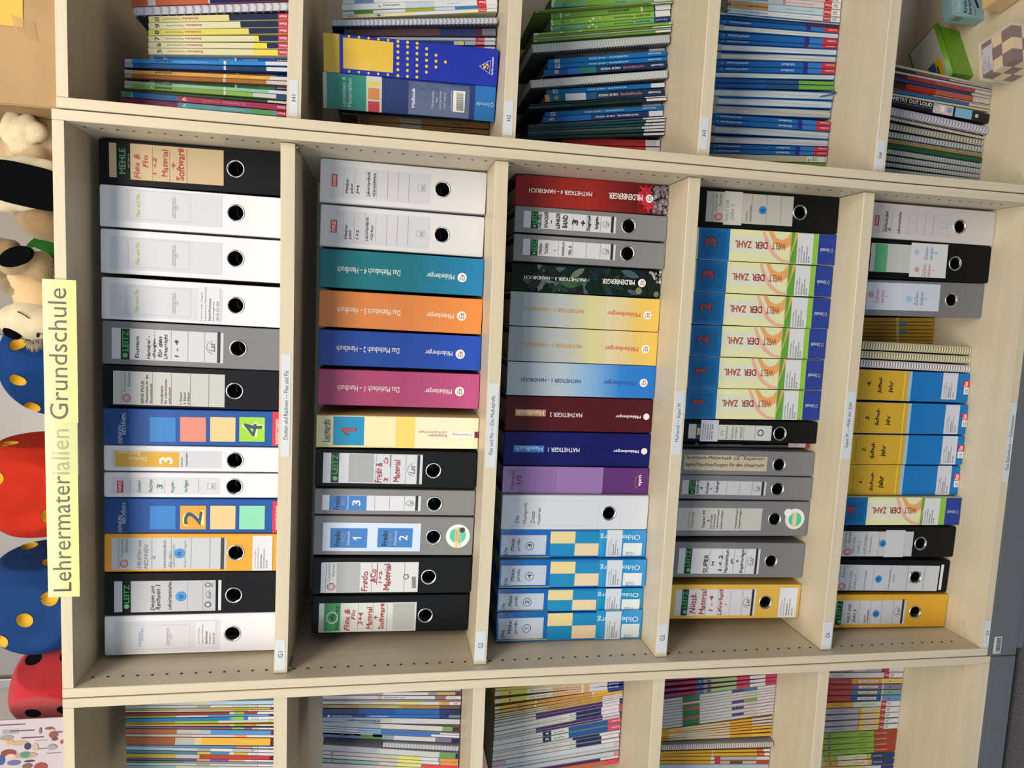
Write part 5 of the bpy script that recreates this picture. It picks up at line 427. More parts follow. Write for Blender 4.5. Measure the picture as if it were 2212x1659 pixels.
I(row='G5',k='coil',n='spiral_notebook',cat='notebook',d='white comb-bound manual above the figure four gold binder',x=627.6,y=112,z=19.3,w=19.3,h=302,lean=-0.88,col='#b0acb0',wire='#d6d3d6',thick=1,ops='')
I(row='G5',k='binder',n='ring_binder',cat='binder',d='gold and blue ring binder marked fourth school year',x=583.7,y=111.1,z=19.3,w=67.5,h=318,lean=-0.26,col='#0f6bb0',ops='R|#bf9a30|0.4|157.7|67.7|317.5~R|#d3c23a|0.4|165.9|67.7|168.6~R|#94adc0|0.4|149.2|67.7|157.7~T|Das Zahlenbuch|#a8602c|11|272.8|61.6|278.8|h~T|4.|#101010|31.1|251.3|43|260.6|h|handb~T|Schul-|#101010|16.3|223|53.4|234.3|h|handb~T|jahr|#101010|17.8|193.7|44.8|206.4|h|handb~R|#bcbfcc|7.1|31.7|67.7|70.5~T|Universität Siegen|#3a3a40|10.3|61.8|41.7|65.2|h|~T|Department Mathematik|#3a3a40|10.5|56.6|47.1|60|h|~T|MatheWerkstatt|#3a3a40|10.7|50.2|35.1|53.7|h|b~T|Adolf-Reichwein-Str.|#3a3a40|10.8|45.4|45.7|48.8|h|~T|AR-K 509|#3a3a40|11|38.4|25|41.9|h|~R|#c2303a|35.4|0.5|50.7|17.2~T|Klett|#ecdcdc|36.2|4.6|49.4|14.4|h|b~R|#cfd2d2|20|0.5|35.4|14.1~T|1/2|#14161a|23.1|2.8|31|10.5|h|hand')
I(row='G5',k='binder',n='ring_binder',cat='binder',d='gold and blue ring binder marked third school year',x=512.2,y=106.7,z=19.2,w=69.7,h=318,lean=0.1,col='#0f6bb0',ops='R|#bf9a30|0.4|155.3|69.3|317.5~R|#d3c23a|0.4|163.5|69.3|166.2~R|#94adc0|0.4|146.8|69.3|155.3~T|Das Zahlenbuch|#a8602c|8.5|273.9|61|279.5|h~T|3.|#101010|30|249.7|40.5|259.7|h|handb~T|Schul-|#101010|16.8|225.1|56|235.8|h|handb~T|jahr|#101010|18.2|195.4|41.5|208.9|h|handb~R|#bcbfcc|1|21.9|68.1|58.9~T|Universität Siegen|#3a3a40|4.8|50.4|39.4|53.7|h|~T|Department Mathematik|#3a3a40|4.9|45.5|45.2|48.8|h|~T|MatheWerkstatt|#3a3a40|5|39.4|31.9|42.7|h|b~T|Adolf-Reichwein-Str.|#3a3a40|5.1|34.8|43.5|38.1|h|~T|AR-K 509|#3a3a40|5.1|28.1|20.6|31.4|h|~R|#c2303a|34.3|0.5|49.1|15.4~T|Klett|#ecdcdc|35.2|2.7|47.9|12.5|h|b~R|#cfd2d2|18.2|0.5|33.7|13.4~T|1/2|#14161a|21.3|2.1|29.3|9.8|h|hand')
I(row='G5',k='binder',n='ring_binder',cat='binder',d='gold and blue ring binder marked second school year',x=440.6,y=106.3,z=19.2,w=67.6,h=318,lean=0.11,col='#0f6bb0',ops='R|#bf9a30|0.4|155.2|67.2|317.5~R|#d3c23a|0.4|163.4|67.2|166.1~R|#94adc0|0.4|146.6|67.2|155.2~T|Das Zahlenbuch|#a8602c|8|274.9|59.5|281.2|h~T|2.|#101010|28.6|251.6|39.5|260.9|h|handb~T|Schul-|#101010|12.9|229.2|51|240.6|h|handb~T|jahr|#101010|17.7|199.5|45.2|214.3|h|handb~R|#bcbfcc|1.3|19|67.2|58.2~T|Universität Siegen|#3a3a40|5.2|49.3|39.4|52.8|h|~T|Department Mathematik|#3a3a40|5.2|44.1|45.2|47.6|h|~T|MatheWerkstatt|#3a3a40|5.3|37.7|32|41.2|h|b~T|Adolf-Reichwein-Str.|#3a3a40|5.3|32.8|43.4|36.3|h|~T|AR-K 509|#3a3a40|5.3|25.8|20.6|29.3|h|~R|#c2303a|32.8|0.5|46.5|16.8~T|Klett|#ecdcdc|33.7|4.1|45.2|13.9|h|b~R|#cfd2d2|16.2|0.5|31.5|16.2~T|1/2|#14161a|19.3|4.9|27.1|12.6|h|hand')
I(row='G5',k='binder',n='ring_binder',cat='binder',d='gold and blue ring binder marked first school year',x=369.2,y=109.8,z=19.1,w=68.4,h=318,lean=0.04,col='#0f6bb0',ops='R|#bf9a30|0.4|154.8|70|317.5~R|#d3c23a|0.4|163|70|165.7~R|#94adc0|0.4|146.2|70|154.8~T|Das Zahlenbuch|#a8602c|8.7|271.4|61.5|277.5|h~T|1.|#101010|27.8|250.4|38|258.5|h|handb~T|Schul-|#101010|8.7|221.8|53.5|231.3|h|handb~T|jahr|#101010|15.9|193.9|45|210.2|h|handb~R|#bcbfcc|0.6|22.9|69.2|59.9~T|Universität Siegen|#3a3a40|4.7|51.4|40|54.7|h|~T|Department Mathematik|#3a3a40|4.7|46.5|45.9|49.8|h|~T|MatheWerkstatt|#3a3a40|4.7|40.4|32.2|43.7|h|b~T|Adolf-Reichwein-Str.|#3a3a40|4.7|35.8|44|39.1|h|~T|AR-K 509|#3a3a40|4.7|29.1|20.5|32.4|h|~R|#c2303a|34.8|0.5|50.5|15.7~T|Klett|#ecdcdc|35.7|3|49.3|12.9|h|b~R|#cfd2d2|19|0.5|34.1|14.1~T|1/2|#14161a|22.1|2.7|29.7|10.5|h|hand')
I(row='G5',k='binder',n='ring_binder',cat='binder',d='cream and blue ring binder with red figure four',x=300.3,y=96.4,z=19.3,w=64.5,h=318,lean=-0.32,col='#cfd0a4',ops='R|#d3d5a6|0.4|104.9|64.1|309.8~R|#cdd0c0|16.1|125.3|51.6|240~R|#1562a2|0.4|241.2|64.1|309.8~R|#0f5a90|7.7|249.1|55.5|303.7~P|#d6a48c|64.5|170.6|64.5|164.4|40|151.9|19.4|137.8|8.4|122.2|5.2|104.9|0|104.9|2.6|125.3|12.9|142.5|32.3|158.1~P|#d69a62|64.5|156.6|64.5|147.2|51.6|137.8|46.4|125.3|51.6|112.7|62.6|104.9|38.7|103.9|31|112.7|32.3|130|42.6|144.1~R|#569636|0.4|43|64.1|103.3~P|#d69a62|64.5|93.8|64.5|86.9|32.3|97|12.9|102.7|23.2|102.7|38.7|97.6~R|#7fb23e|1.9|41.4|62.6|79.6~R|#1b3585|0.4|0.5|64.1|40.4~R|#c4c8cd|0.4|55.7|63.2|97~T|4|#20252c|24.5|268.9|45.2|296.2|h|b~T|4|#a82a30|25.8|270.4|43.9|294.7|h|b~T|WELT|#a6602a|27.1|115.9|41.3|147.2|v|b~T|DER|#8c2430|27.1|156.6|41.3|184.5|v|b~T|ZAHL|#9c4a28|27.1|192.3|41.3|229.2|v|b~T|Schroedel|#c6cede|27.1|14.1|34.8|35|v~O|#e3b95a|27.1|5.7|34.8|11.5|oct~T|Universität Siegen|#3a3a40|2.6|89.7|33|93.2|h~T|Department Mathematik|#3a3a40|2.6|84|38.1|87.5|h~T|MatheWerkstatt|#3a3a40|2.6|78.3|26.2|81.8|h~T|Adolf-Reichwein-Str.|#3a3a40|2.6|72.6|36.4|76.1|h~T|AR-K 509|#3a3a40|2.6|66.9|16.1|70.4|h')
I(row='G5',k='binder',n='ring_binder',cat='binder',d='black ring binder with crooked pencilled label strips and blue dot',x=225.4,y=101.7,z=19.6,w=71.4,h=318,lean=-0.87,col='#131415',ops='R|#b3b7bb|1.8|110.7|60.1|291.7~T|Corporate|#26262a|23.5|279.2|57.9|287.6|h~T|Express|#26262a|33.6|268.7|57.9|277.1|h~O|#b3262e|4.5|264.7|20.6|286.2|oct~O|#b3262e|8.1|269.4|17|281.5|oct~R|#77797c|2.2|290|58.9|291~R|#85878a|2.4|228.2|59.2|229.2~R|#85878a|2.8|197.5|59.1|198.5~R|#85878a|3.1|166.6|59|167.6~R|#85878a|3.5|136.4|59|137.4~T|WELT DER|#85888c|7.6|257.7|46.5|264.4|h|hand~T|Zahl 3|#85888c|7.6|244.9|37.2|252.4|h|hand~T|Lehrerplan|#85888c|7.6|229.7|54.4|237.2|h|hand~T|Lehrermaterialien|#85888c|7.6|217.1|48.3|222.2|h|hand~R|#b9bdc1|0.4|133.3|63.6|183.3~C|#2880c4|32.1|188.6|8.5~T|B|#123a66|28.4|184.1|35.9|193|h|hand~ring|32.4|90.6')
I(row='G5',k='binder',n='ring_binder',cat='binder',d='black ring binder whose finger ring sits on the label, above the yellow one',x=140.5,y=107.8,z=20.3,w=76.6,h=318,lean=-1.75,col='#121314',ops='R|#b3b8c0|2.9|27|63.5|289.1~T|Corporate|#26262a|23.7|280.6|58.7|289|h~T|Express|#26262a|34.1|270.1|58.8|278.5|h~O|#b3262e|4.4|265.5|20.7|287.2|oct~O|#b3262e|8|270.2|17.1|282.5|oct~R|#77797c|1.9|291.3|59.7|292.4~R|#85878a|3.2|198|61.8|199~R|#85878a|4|153.7|62.6|154.7~R|#85878a|4.8|108.9|63.5|109.9~R|#85878a|5.6|65|64.4|66.1~R|#c9ccd2|6|16.5|66.9|23.7~T|WELT DER|#85888c|3.9|252|48.1|258.8|h|hand~T|Zahl 4|#85888c|4|240.2|40.4|247|h|hand~T|Lehrermaterialien|#85888c|4.1|216.3|51.7|221.4|h|hand~T|Lernstands-|#85888c|7.7|153.8|55.6|158.7|h|hand~T|buch|#85888c|23.8|142.9|43|147.8|h|hand~C|#2880c4|30.5|184.5|8.6~T|B|#123a66|26.7|180|34.3|189|h|hand~ring|35.9|88.4')
I(row='G5',k='binder',n='ring_binder',cat='binder',d='golden yellow ring binder with blue dot, last before empty space',x=59.8,y=102.5,z=19.9,w=78.6,h=318,lean=-1.24,col='#c99a2c',ops='R|#b6b8bf|8.4|109.8|65.5|304~R|#20302a|7.6|273.3|63.9|288.5~T|LEITZ|#2c9d4e|23.4|275.9|60.5|286.8|h|b~C|#4fae6a|15.5|278.4|4.2~R|#8c8f96|9.1|230.1|64|231.1~R|#8c8f96|9.4|201.1|64.7|202.2~R|#8c8f96|9.8|172|65.4|173~R|#8c8f96|10.1|142.6|66|143.7~R|#2a2b30|9.4|115.7|67.5|121~T|Lat|#4a4c50|29.9|124.9|46.6|135.2|h|i~Q|#3d9a5b|25.8|124|50.8|140.3~T|WELT DER|#4a4c55|12.2|251.3|56.7|259.5|h|hand~T|Zahl 2|#4a4c55|12|237.5|43.9|245.7|h|hand~T|Lehrer-|#4a4c55|11.7|212|32.5|216.9|h|hand~T|materialien|#4a4c55|11.6|204.8|43.7|209.7|h|hand~C|#2880c4|33.2|186.6|8.7~T|B|#123a66|29.1|181.7|37.1|191.4|h|hand~ring|36.5|84.5')
I(row='H1',k='book',n='schoolbook',cat='book',d='orange and navy ring folder nearest the photo edge',x=1280.8,y=150,z=1515.4,w=25.4,h=290,lean=8.88,col='#a8533a',ops='R|#b0aeb0|0.4|248.7|25|261.9~R|#ad5639|0.4|157.7|25|248.7~R|#b8b4b0|0.4|155.1|25|157.7~R|#191d58|0.4|0.5|25|155.1')
I(row='H1',k='coil',n='spiral_notebook',cat='notebook',d='white wire-bound notebook beside the orange and navy folder',x=1257.5,y=145,z=1514.6,w=15.9,h=285,lean=8.56,col='#b9bac8',wire='#d0d0d8',pitch=15.5,ops='')
I(row='H1',k='book',n='schoolbook',cat='book',d='cream schoolbook figured ten',x=1239.4,y=150,z=1514.2,w=10.3,h=260,lean=7.74,col='#c6c086',ops='R|#c6c086|0.4|120.5|10.8|259.5~R|#162042|0.4|33.3|10.8|120.5~R|#b0304c|0.4|0.5|10.8|33.3~T|10|#15161c|2|241.8|9.2|249.7|h|b~T|Mathematik|#6a6a62|3.6|205.2|6.9|236.1|v~T|Einblicke|#a8405a|3.6|174.7|7.4|202.3|v|b~T|Klett|#e3c6cf|3.3|18.2|7.8|31|v|b')
I(row='H1',k='book',n='schoolbook',cat='book',d='pale cream schoolbook figured nine',x=1226.3,y=150,z=1514.1,w=11,h=260,lean=7.37,col='#c8c8a4',ops='R|#c8c8a4|0.4|100.4|11|259.5~R|#162042|0.4|33.1|11|100.4~R|#b0304c|0.4|0.5|11|33.1~T|9|#15161c|2.1|241|9.4|248.8|h|b~T|Mathematik|#6a6a62|3.6|199.2|7.1|230.2|v~T|Einblicke|#a8405a|3.6|168.7|7.5|196.3|v|b~T|Klett|#e3c6cf|3.4|18|8|30.8|v|b')
I(row='H1',k='book',n='schoolbook',cat='book',d='yellow schoolbook figured eight',x=1213.9,y=150,z=1514,w=10,h=260,lean=7.11,col='#c9c160',ops='R|#c9c160|0.4|85.5|10.1|259.5~R|#162042|0.4|33|10.1|85.5~R|#b0304c|0.4|0.5|10.1|33~T|8|#15161c|1.9|241.7|8.6|249.5|h|b~T|Mathematik|#6a6a62|3.4|200.7|6.5|231.6|v~T|Einblicke|#a8405a|3.4|170.2|6.9|197.8|v|b~T|Klett|#e3c6cf|3.1|17.9|7.3|30.7|v|b')
I(row='H1',k='book',n='schoolbook',cat='book',d='cream schoolbook figured seven with narrow yellow band',x=1199.7,y=150,z=1514,w=9.6,h=260,lean=6.4,col='#c8c6a0',ops='R|#c8c6a0|0.4|75.6|10|259.5~R|#d3c448|0.4|67.4|10|75.6~R|#162042|0.4|32.9|10|67.4~R|#b0304c|0.4|0.5|10|32.9~T|7|#15161c|1.9|241.1|8.5|249|h|b~T|Mathematik|#6a6a62|3.3|199.7|6.4|230.7|v~T|Einblicke|#a8405a|3.3|169.2|6.8|196.8|v|b~T|Klett|#e3c6cf|3.1|17.8|7.3|30.6|v|b')
I(row='H1',k='book',n='schoolbook',cat='book',d='cream schoolbook figured six with yellow band',x=1186.3,y=150,z=1513.9,w=9.4,h=260,lean=5.78,col='#c8c6a2',ops='R|#c8c6a2|0.4|77.3|9.4|259.5~R|#d3c448|0.4|52.8|9.4|77.3~R|#162042|0.4|32.7|9.4|52.8~R|#b0304c|0.4|0.5|9.4|32.7~T|6|#15161c|1.8|238.4|8|246.3|h|b~T|Mathematik|#6a6a62|3.1|197.8|6.1|228.8|v~T|Einblicke|#a8405a|3.1|167.4|6.5|195|v|b~T|Klett|#e3c6cf|2.9|17.6|6.9|30.5|v|b')
I(row='H1',k='book',n='schoolbook',cat='book',d='cream schoolbook figured five with long yellow band',x=1174.3,y=150,z=1513.9,w=10.8,h=260,lean=5.5,col='#c8c6a0',ops='R|#c8c6a0|0.4|77.1|10.5|259.5~R|#d3c448|0.4|33|10.5|77.1~R|#b0304c|0.4|0.5|10.5|33~T|5|#15161c|2|237.2|8.9|245|h|b~T|Mathematik|#6a6a62|3.5|196.6|6.7|227.6|v~T|Einblicke|#a8405a|3.5|166.1|7.2|193.7|v|b~T|Klett|#e3c6cf|3.3|17.4|7.6|30.3|v|b')
I(row='H1',k='book',n='schoolbook',cat='book',d='blue schoolbook figured seven behind the tall blue booklets',x=1162.4,y=163,z=1513.8,w=6.6,h=262,lean=5.12,col='#0e62ac',ops='R|#8fa3b8|0.4|253.7|7.8|261.5~R|#0e68b4|0.4|112.5|7.8|253.7~R|#c6d2da|0.4|109.2|7.8|112.5~R|#0c4fa0|0.4|38.1|7.8|109.2~R|#121f5c|0.4|0.5|7.8|38.1~T|7|#b9cfe2|1.6|228.8|7.3|236.9|h~T|Mathematik|#8ab4d8|2.9|115.7|5.7|140.5|v~T|denkstark 7|#9cbcdc|2.4|71.6|6.1|105.1|v~T|Schroedel|#c8cee6|2.4|3|6.1|36.3|v')
I(row='H1',k='book',n='booklet',cat='booklet',d='tall bright blue booklet with white sticker',x=1153.7,y=150,z=1513.7,w=7,h=300,lean=4.85,col='#1a76bc',ops='R|#9aa4ac|0.4|287.2|7|299.5~R|#1a76bc|0.4|129.4|7|287.2~R|#c6d2da|0.4|125.4|7|129.4~R|#1a7cc4|0.4|55.1|7|125.4~R|#bfc0cc|0.4|0.5|7|55.1~T|denkstark|#14202c|2.2|219|5.9|249.1|v|b~T|Kopiervorlagen mit CD-ROM|#8fc0e6|2.2|158.8|5.1|216.1|v')
I(row='H1',k='book',n='booklet',cat='booklet',d='tall dark blue booklet bowed open with white sticker',x=1143,y=150,z=1513.7,w=7.5,h=300,lean=4.29,col='#0c4680',ops='R|#8a949c|0.4|285.9|7.5|299.5~R|#0c4a88|0.4|129.3|7.5|285.9~R|#b6c2ca|0.4|125.3|7.5|129.3~R|#0a2c5e|0.4|53.4|7.5|125.3~R|#bfc0cc|0.4|0.5|7.5|53.4')
I(row='H1',k='book',n='schoolbook',cat='book',d='brown schoolbook figured six behind tall booklets',x=1133.2,y=163,z=1513.6,w=3.9,h=262,lean=3.61,col='#7a4526',ops='R|#7a7a7a|0.4|250.6|5.4|261.5~R|#7a4526|0.4|110.1|5.4|250.6~R|#9a8c80|0.4|106.4|5.4|110.1~R|#8a5a28|0.4|37.3|5.4|106.4~R|#1b2054|0.4|0.5|5.4|37.3~T|6|#a89488|1.2|225.2|5.2|233.8|h~T|denkstark 6|#3a2a20|1.7|69.1|4.4|101.9|v')
I(row='H1',k='book',n='booklet',cat='booklet',d='tall amber booklet with white sticker',x=1125.5,y=150,z=1513.6,w=5.5,h=300,lean=3.15,col='#c4953c',ops='R|#a8a8a4|0.4|286.8|6.5|299.5~R|#c4953c|0.4|129.1|6.5|286.8~R|#d8d0bc|0.4|125.2|6.5|129.1~R|#c9983c|0.4|47.3|6.5|125.2~R|#bfc0cc|0.4|0.5|6.5|47.3~T|denkstark|#2a2014|2.1|218.7|5.6|248.8|v|b~T|Mathematik|#e6d0a0|2.1|57|4.9|81|v')
I(row='H1',k='book',n='booklet',cat='booklet',d='tall rust brown booklet with white sticker',x=1118,y=150,z=1513.6,w=7,h=300,lean=3.01,col='#8f5426',ops='R|#8a8a86|0.4|287.8|6.8|299.5~R|#8f5426|0.4|130.6|6.8|287.8~R|#b8aca0|0.4|125.7|6.8|130.6~R|#94622c|0.4|53.2|6.8|125.7~R|#b5b6c2|0.4|0.5|6.8|53.2')
I(row='H1',k='book',n='schoolbook',cat='book',d='teal schoolbook figured five behind tall booklets',x=1109.6,y=163,z=1513.6,w=3.8,h=262,lean=2.54,col='#1d6f6c',ops='R|#8a9a98|0.4|253.7|6.8|261.5~R|#1d6f6c|0.4|183.2|6.8|253.7~R|#1c5c3c|0.4|112|6.8|183.2~R|#b4c4c0|0.4|108.5|6.8|112~R|#24705e|0.4|38.8|6.8|108.5~R|#14205c|0.4|0.5|6.8|38.8~T|5|#9cc4c0|1.4|228.7|6.5|237.3|h~T|denkstark 5|#12302c|2.2|70.4|5.4|104.6|v~T|Schroedel|#c8cee6|2.2|2.4|5.4|35.8|v')
I(row='H1',k='book',n='booklet',cat='booklet',d='tall mint green booklet with white sticker',x=1100.4,y=150,z=1513.5,w=6.2,h=300,lean=1.85,col='#8fb898',ops='R|#a2aaa6|0.4|287.7|6.2|299.5~R|#86b08e|0.4|129|6.2|287.7~R|#c8d4cc|0.4|125.6|6.2|129~R|#86b894|0.4|49.3|6.2|125.6~R|#c4c5d0|0.4|0.5|6.2|49.3~T|denkstark|#12201a|1.7|218.6|5.6|248.7|v|b~T|Kopiervorlagen mit CD-ROM|#c6dccc|2|159.1|4.6|215.7|v')
I(row='H1',k='book',n='booklet',cat='booklet',d='tall leaf green booklet with white sticker',x=1091.4,y=150,z=1513.5,w=6.3,h=300,lean=1.43,col='#74a04a',ops='R|#a2aaa6|0.4|287.7|7.7|299.5~R|#74a04a|0.4|128.9|7.7|287.7~R|#c8d4c4|0.4|125.5|7.7|128.9~R|#7fae4e|0.4|76.9|7.7|125.5~R|#bfc0cc|0.4|35.3|7.7|76.9~R|#1c3c78|0.4|0.5|7.7|35.3~T|denkstark|#16240e|2|218.6|6.5|248.7|v|b~T|5|#d3e0c4|1.6|251.5|6.5|255.8|v')
I(row='H1',k='book',n='booklet',cat='booklet',d='thin dark green booklet with white sticker',x=1082.8,y=155,z=1513.4,w=4.1,h=300,lean=0.9,col='#1f3a2a',ops='R|#24442e|0.4|51.5|4.6|298.6~R|#bfc0cc|0.4|0.5|4.6|51.5')
I(row='H1',k='book',n='schoolbook',cat='book',d='blue and raspberry schoolbook figured nine',x=1072.4,y=150,z=1513.4,w=10.5,h=306,lean=0.46,col='#962f50',ops='R|#4a8c64|0.4|289.2|10.1|305.5~R|#5fa8c8|0.4|285.7|10.1|289.2~R|#1d68a8|0.4|209.3|10.1|285.7~R|#9c3052|0.4|0.5|10.1|209.3~T|9|#e0c8d0|2.6|193.3|8.4|201.2|v|b~T|Lernumgebungen|#c48aa0|3.1|135.5|6.8|167.8|v~T|Das Mathematikbuch|#d0a0b0|3.1|91.3|6.8|130.3|v~T|Klett|#e6ccd4|3.1|19.5|7.3|33.9|v|b')
I(row='H1',k='book',n='schoolbook',cat='book',d='purple and turquoise schoolbook figured seven, next to the shelf side',x=1061.2,y=150,z=1513.4,w=9.4,h=306,lean=0.38,col='#4f93a0',ops='R|#762458|0.4|209.4|9|305.5~R|#5096a2|0.4|81.2|9|209.4~R|#4f9a5c|0.4|39.1|9|81.2~R|#5a9cb0|0.4|35|9|39.1~R|#b02c44|0.4|0.5|9|35~T|7|#d0e0e4|2.4|193.3|7.5|202|v|b~T|Lernumgebungen|#8cc0c8|2.8|136.2|6.1|169.2|v~T|Das Mathematikbuch|#b4d4d8|2.8|92.4|6.1|131.8|v~T|Klett|#e6ccd4|2.8|19.4|6.6|33.8|v|b')
I(row='H2',k='book',n='schoolbook',cat='book',d='white and green schoolbook nearest the photo edge',x=1327.2,y=150,z=1136.7,w=8.6,h=297.8,lean=8.47,col='#c4c8c4',ops='R|#b8bcc0|0.4|275.9|8.3|297.3~R|#3d6a28|0.4|240.6|8.3|275.9~R|#8aa0bc|0.4|124.3|8.3|240.6~R|#c4c8cc|0.4|83.4|8.3|124.3~R|#c4ccd4|0.4|40.1|8.3|83.4~R|#a82a30|0.4|22.2|8.3|40.1~R|#cdd0cf|0.4|0.5|8.3|22.2')
I(row='H2',k='book',n='schoolbook',cat='book',d='white schoolbook with pale blue patches',x=1317.9,y=150,z=1136.6,w=7,h=297.2,lean=8.28,col='#c6cac8',ops='R|#c0c4c8|0.4|275.7|6.9|296.7~R|#5f7ca4|0.4|239.5|6.9|275.7~R|#c4c8cc|0.4|179.7|6.9|239.5~R|#c9c8cc|0.4|124.1|6.9|179.7~R|#c6cacc|0.4|39.8|6.9|124.1~R|#a82a30|0.4|21.9|6.9|39.8~R|#cdd0cf|0.4|0.5|6.9|21.9')
I(row='H2',k='book',n='schoolbook',cat='book',d='thick white schoolbook with blue and red title',x=1309.2,y=150,z=1136.9,w=9.3,h=298.5,lean=8.57,col='#c3cac9',ops='R|#c3cac9|0.4|179.2|10.3|298~R|#a8bcc9|0.4|124.4|10.3|179.2~R|#c0c8cc|0.4|40.4|10.3|124.4~R|#b3252c|0.4|22.2|10.3|40.4~R|#c4c8c8|0.4|0.5|10.3|22.2~T|mathe|#24527e|4.3|189.3|7.5|209|v|b~T|live|#a83040|4.3|210.1|7.7|221.8|v|b~T|5|#33506e|3.2|225.6|6.4|230.6|v~T|Lehrerband|#8a9aa6|4.3|74.4|6.4|98.9|v~T|Klett|#e6d0d0|3.2|23.9|7.5|36.9|v|b')
I(row='H2',k='book',n='schoolbook',cat='book',d='white and olive schoolbook with green patch',x=1301.5,y=150,z=1136.6,w=5.2,h=297.4,lean=9.08,col='#c0c4c0',ops='R|#b8bcc4|0.4|276.7|5.4|296.9~R|#3f7226|0.4|240.4|5.4|276.7~R|#bcc0c8|0.4|179.6|5.4|240.4~R|#8f9420|0.4|122.9|5.4|179.6~R|#b0bcd0|0.4|83.6|5.4|122.9~R|#2a6cb0|0.4|38.7|5.4|83.6~R|#b3252c|0.4|21.3|5.4|38.7~R|#c4c8cc|0.4|0.5|5.4|21.3')
I(row='H2',k='book',n='schoolbook',cat='book',d='thin cream schoolbook above a wire-bound notebook',x=1295.2,y=150,z=1136.6,w=6.1,h=297.7,lean=9.05,col='#c9c8a0',ops='R|#c6c49a|0.4|227.8|5.8|297.2~R|#c9c8a2|0.4|157.4|5.8|227.8~R|#c4ccd4|0.4|72.1|5.8|157.4~R|#d0cda0|0.4|37.5|5.8|72.1~R|#b3252c|0.4|21|5.8|37.5~R|#c4c8cc|0.4|0.5|5.8|21~T|Mathe.x|#b0703a|1.9|268.3|4.4|288|v|b~T|Grundlagen Mathematik|#8a8a6a|1.9|219.4|3.7|265|v~T|8|#1c3c7c|1.2|226.9|5|233.6|h|b~T|Klett|#e6d0d0|1.9|23.6|4.4|36.7|v|b')
I(row='H2',k='coil',n='spiral_notebook',cat='notebook',d='white wire-bound notebook above the blue and yellow ring binder',x=1268.6,y=130,z=1136.9,w=12.2,h=315,lean=7.27,col='#aeb2c0',wire='#c4c6ce',pitch=9.5,ops='')
I(row='H2',k='book',n='schoolbook',cat='book',d='shaded schoolbook with brown and navy cover behind the notebook',x=1252.3,y=152,z=1136.8,w=9.9,h=292,lean=6.38,col='#5a4a52',ops='R|#565a72|0.4|275.8|13|291.5~R|#4e3a40|0.4|110.9|13|275.8~R|#26305c|0.4|38.4|13|110.9~R|#4a1c3a|0.4|27.2|13|38.4~R|#606478|0.4|0.5|13|27.2')
I(row='H2',k='book',n='schoolbook',cat='book',d='thin grey-white schoolbook with small title above the blue binder',x=1241.6,y=155,z=1136.4,w=5.5,h=288,lean=5.91,col='#a6a9b8',dp=0.1,ops='R|#a4a8b8|0.4|180.4|5.3|287.5~R|#98a0b4|0.4|124.2|5.3|180.4~R|#a0a8bc|0.4|39.8|5.3|124.2~R|#a02a3a|0.4|22.5|5.3|39.8~R|#b8bac4|0.4|0.5|5.3|22.5~T|mathe live|#5c6484|1.7|207.3|4|230.9|v~T|Klett|#d0b0b8|1.7|24.2|4|35.5|v|b')
I(row='H2',k='book',n='schoolbook',cat='book',d='navy schoolbook with small chequer, behind the blue binder',x=1233.7,y=155,z=1136.5,w=7.1,h=288,lean=5.96,col='#1c3470',dp=0.1,ops='R|#1c3a74|0.4|82.2|7.3|287.5~R|#a8b4bc|0.4|72.8|7.3|82.2~R|#c4c46a|0.4|62.6|7.3|72.8~R|#1e3260|0.4|60.8|7.3|62.6~R|#9aa4b4|0.4|39.3|7.3|60.8~R|#b02a38|0.4|22.1|7.3|39.3~R|#b4b8c4|0.4|0.5|7.3|22.1~T|Klett|#d8c0c4|2.3|23.8|5.4|37.6|v|b')
I(row='H2',k='book',n='schoolbook',cat='book',d='blue-grey schoolbook with small chequer, nearest the blue binder',x=1223.5,y=155,z=1136.5,w=7.2,h=288,lean=5.48,col='#2c5476',dp=0.1,ops='R|#44708c|0.4|81.8|7.5|287.5~R|#b0b8bc|0.4|72.4|7.5|81.8~R|#c4c46a|0.4|64.7|7.5|72.4~R|#3c5a8c|0.4|57|7.5|64.7~R|#35597a|0.4|38.9|7.5|57~R|#b02a38|0.4|21.6|7.5|38.9~R|#b4b8c4|0.4|0.5|7.5|21.6~T|Klett|#d8c0c4|2.4|23.4|5.5|37.2|v|b')
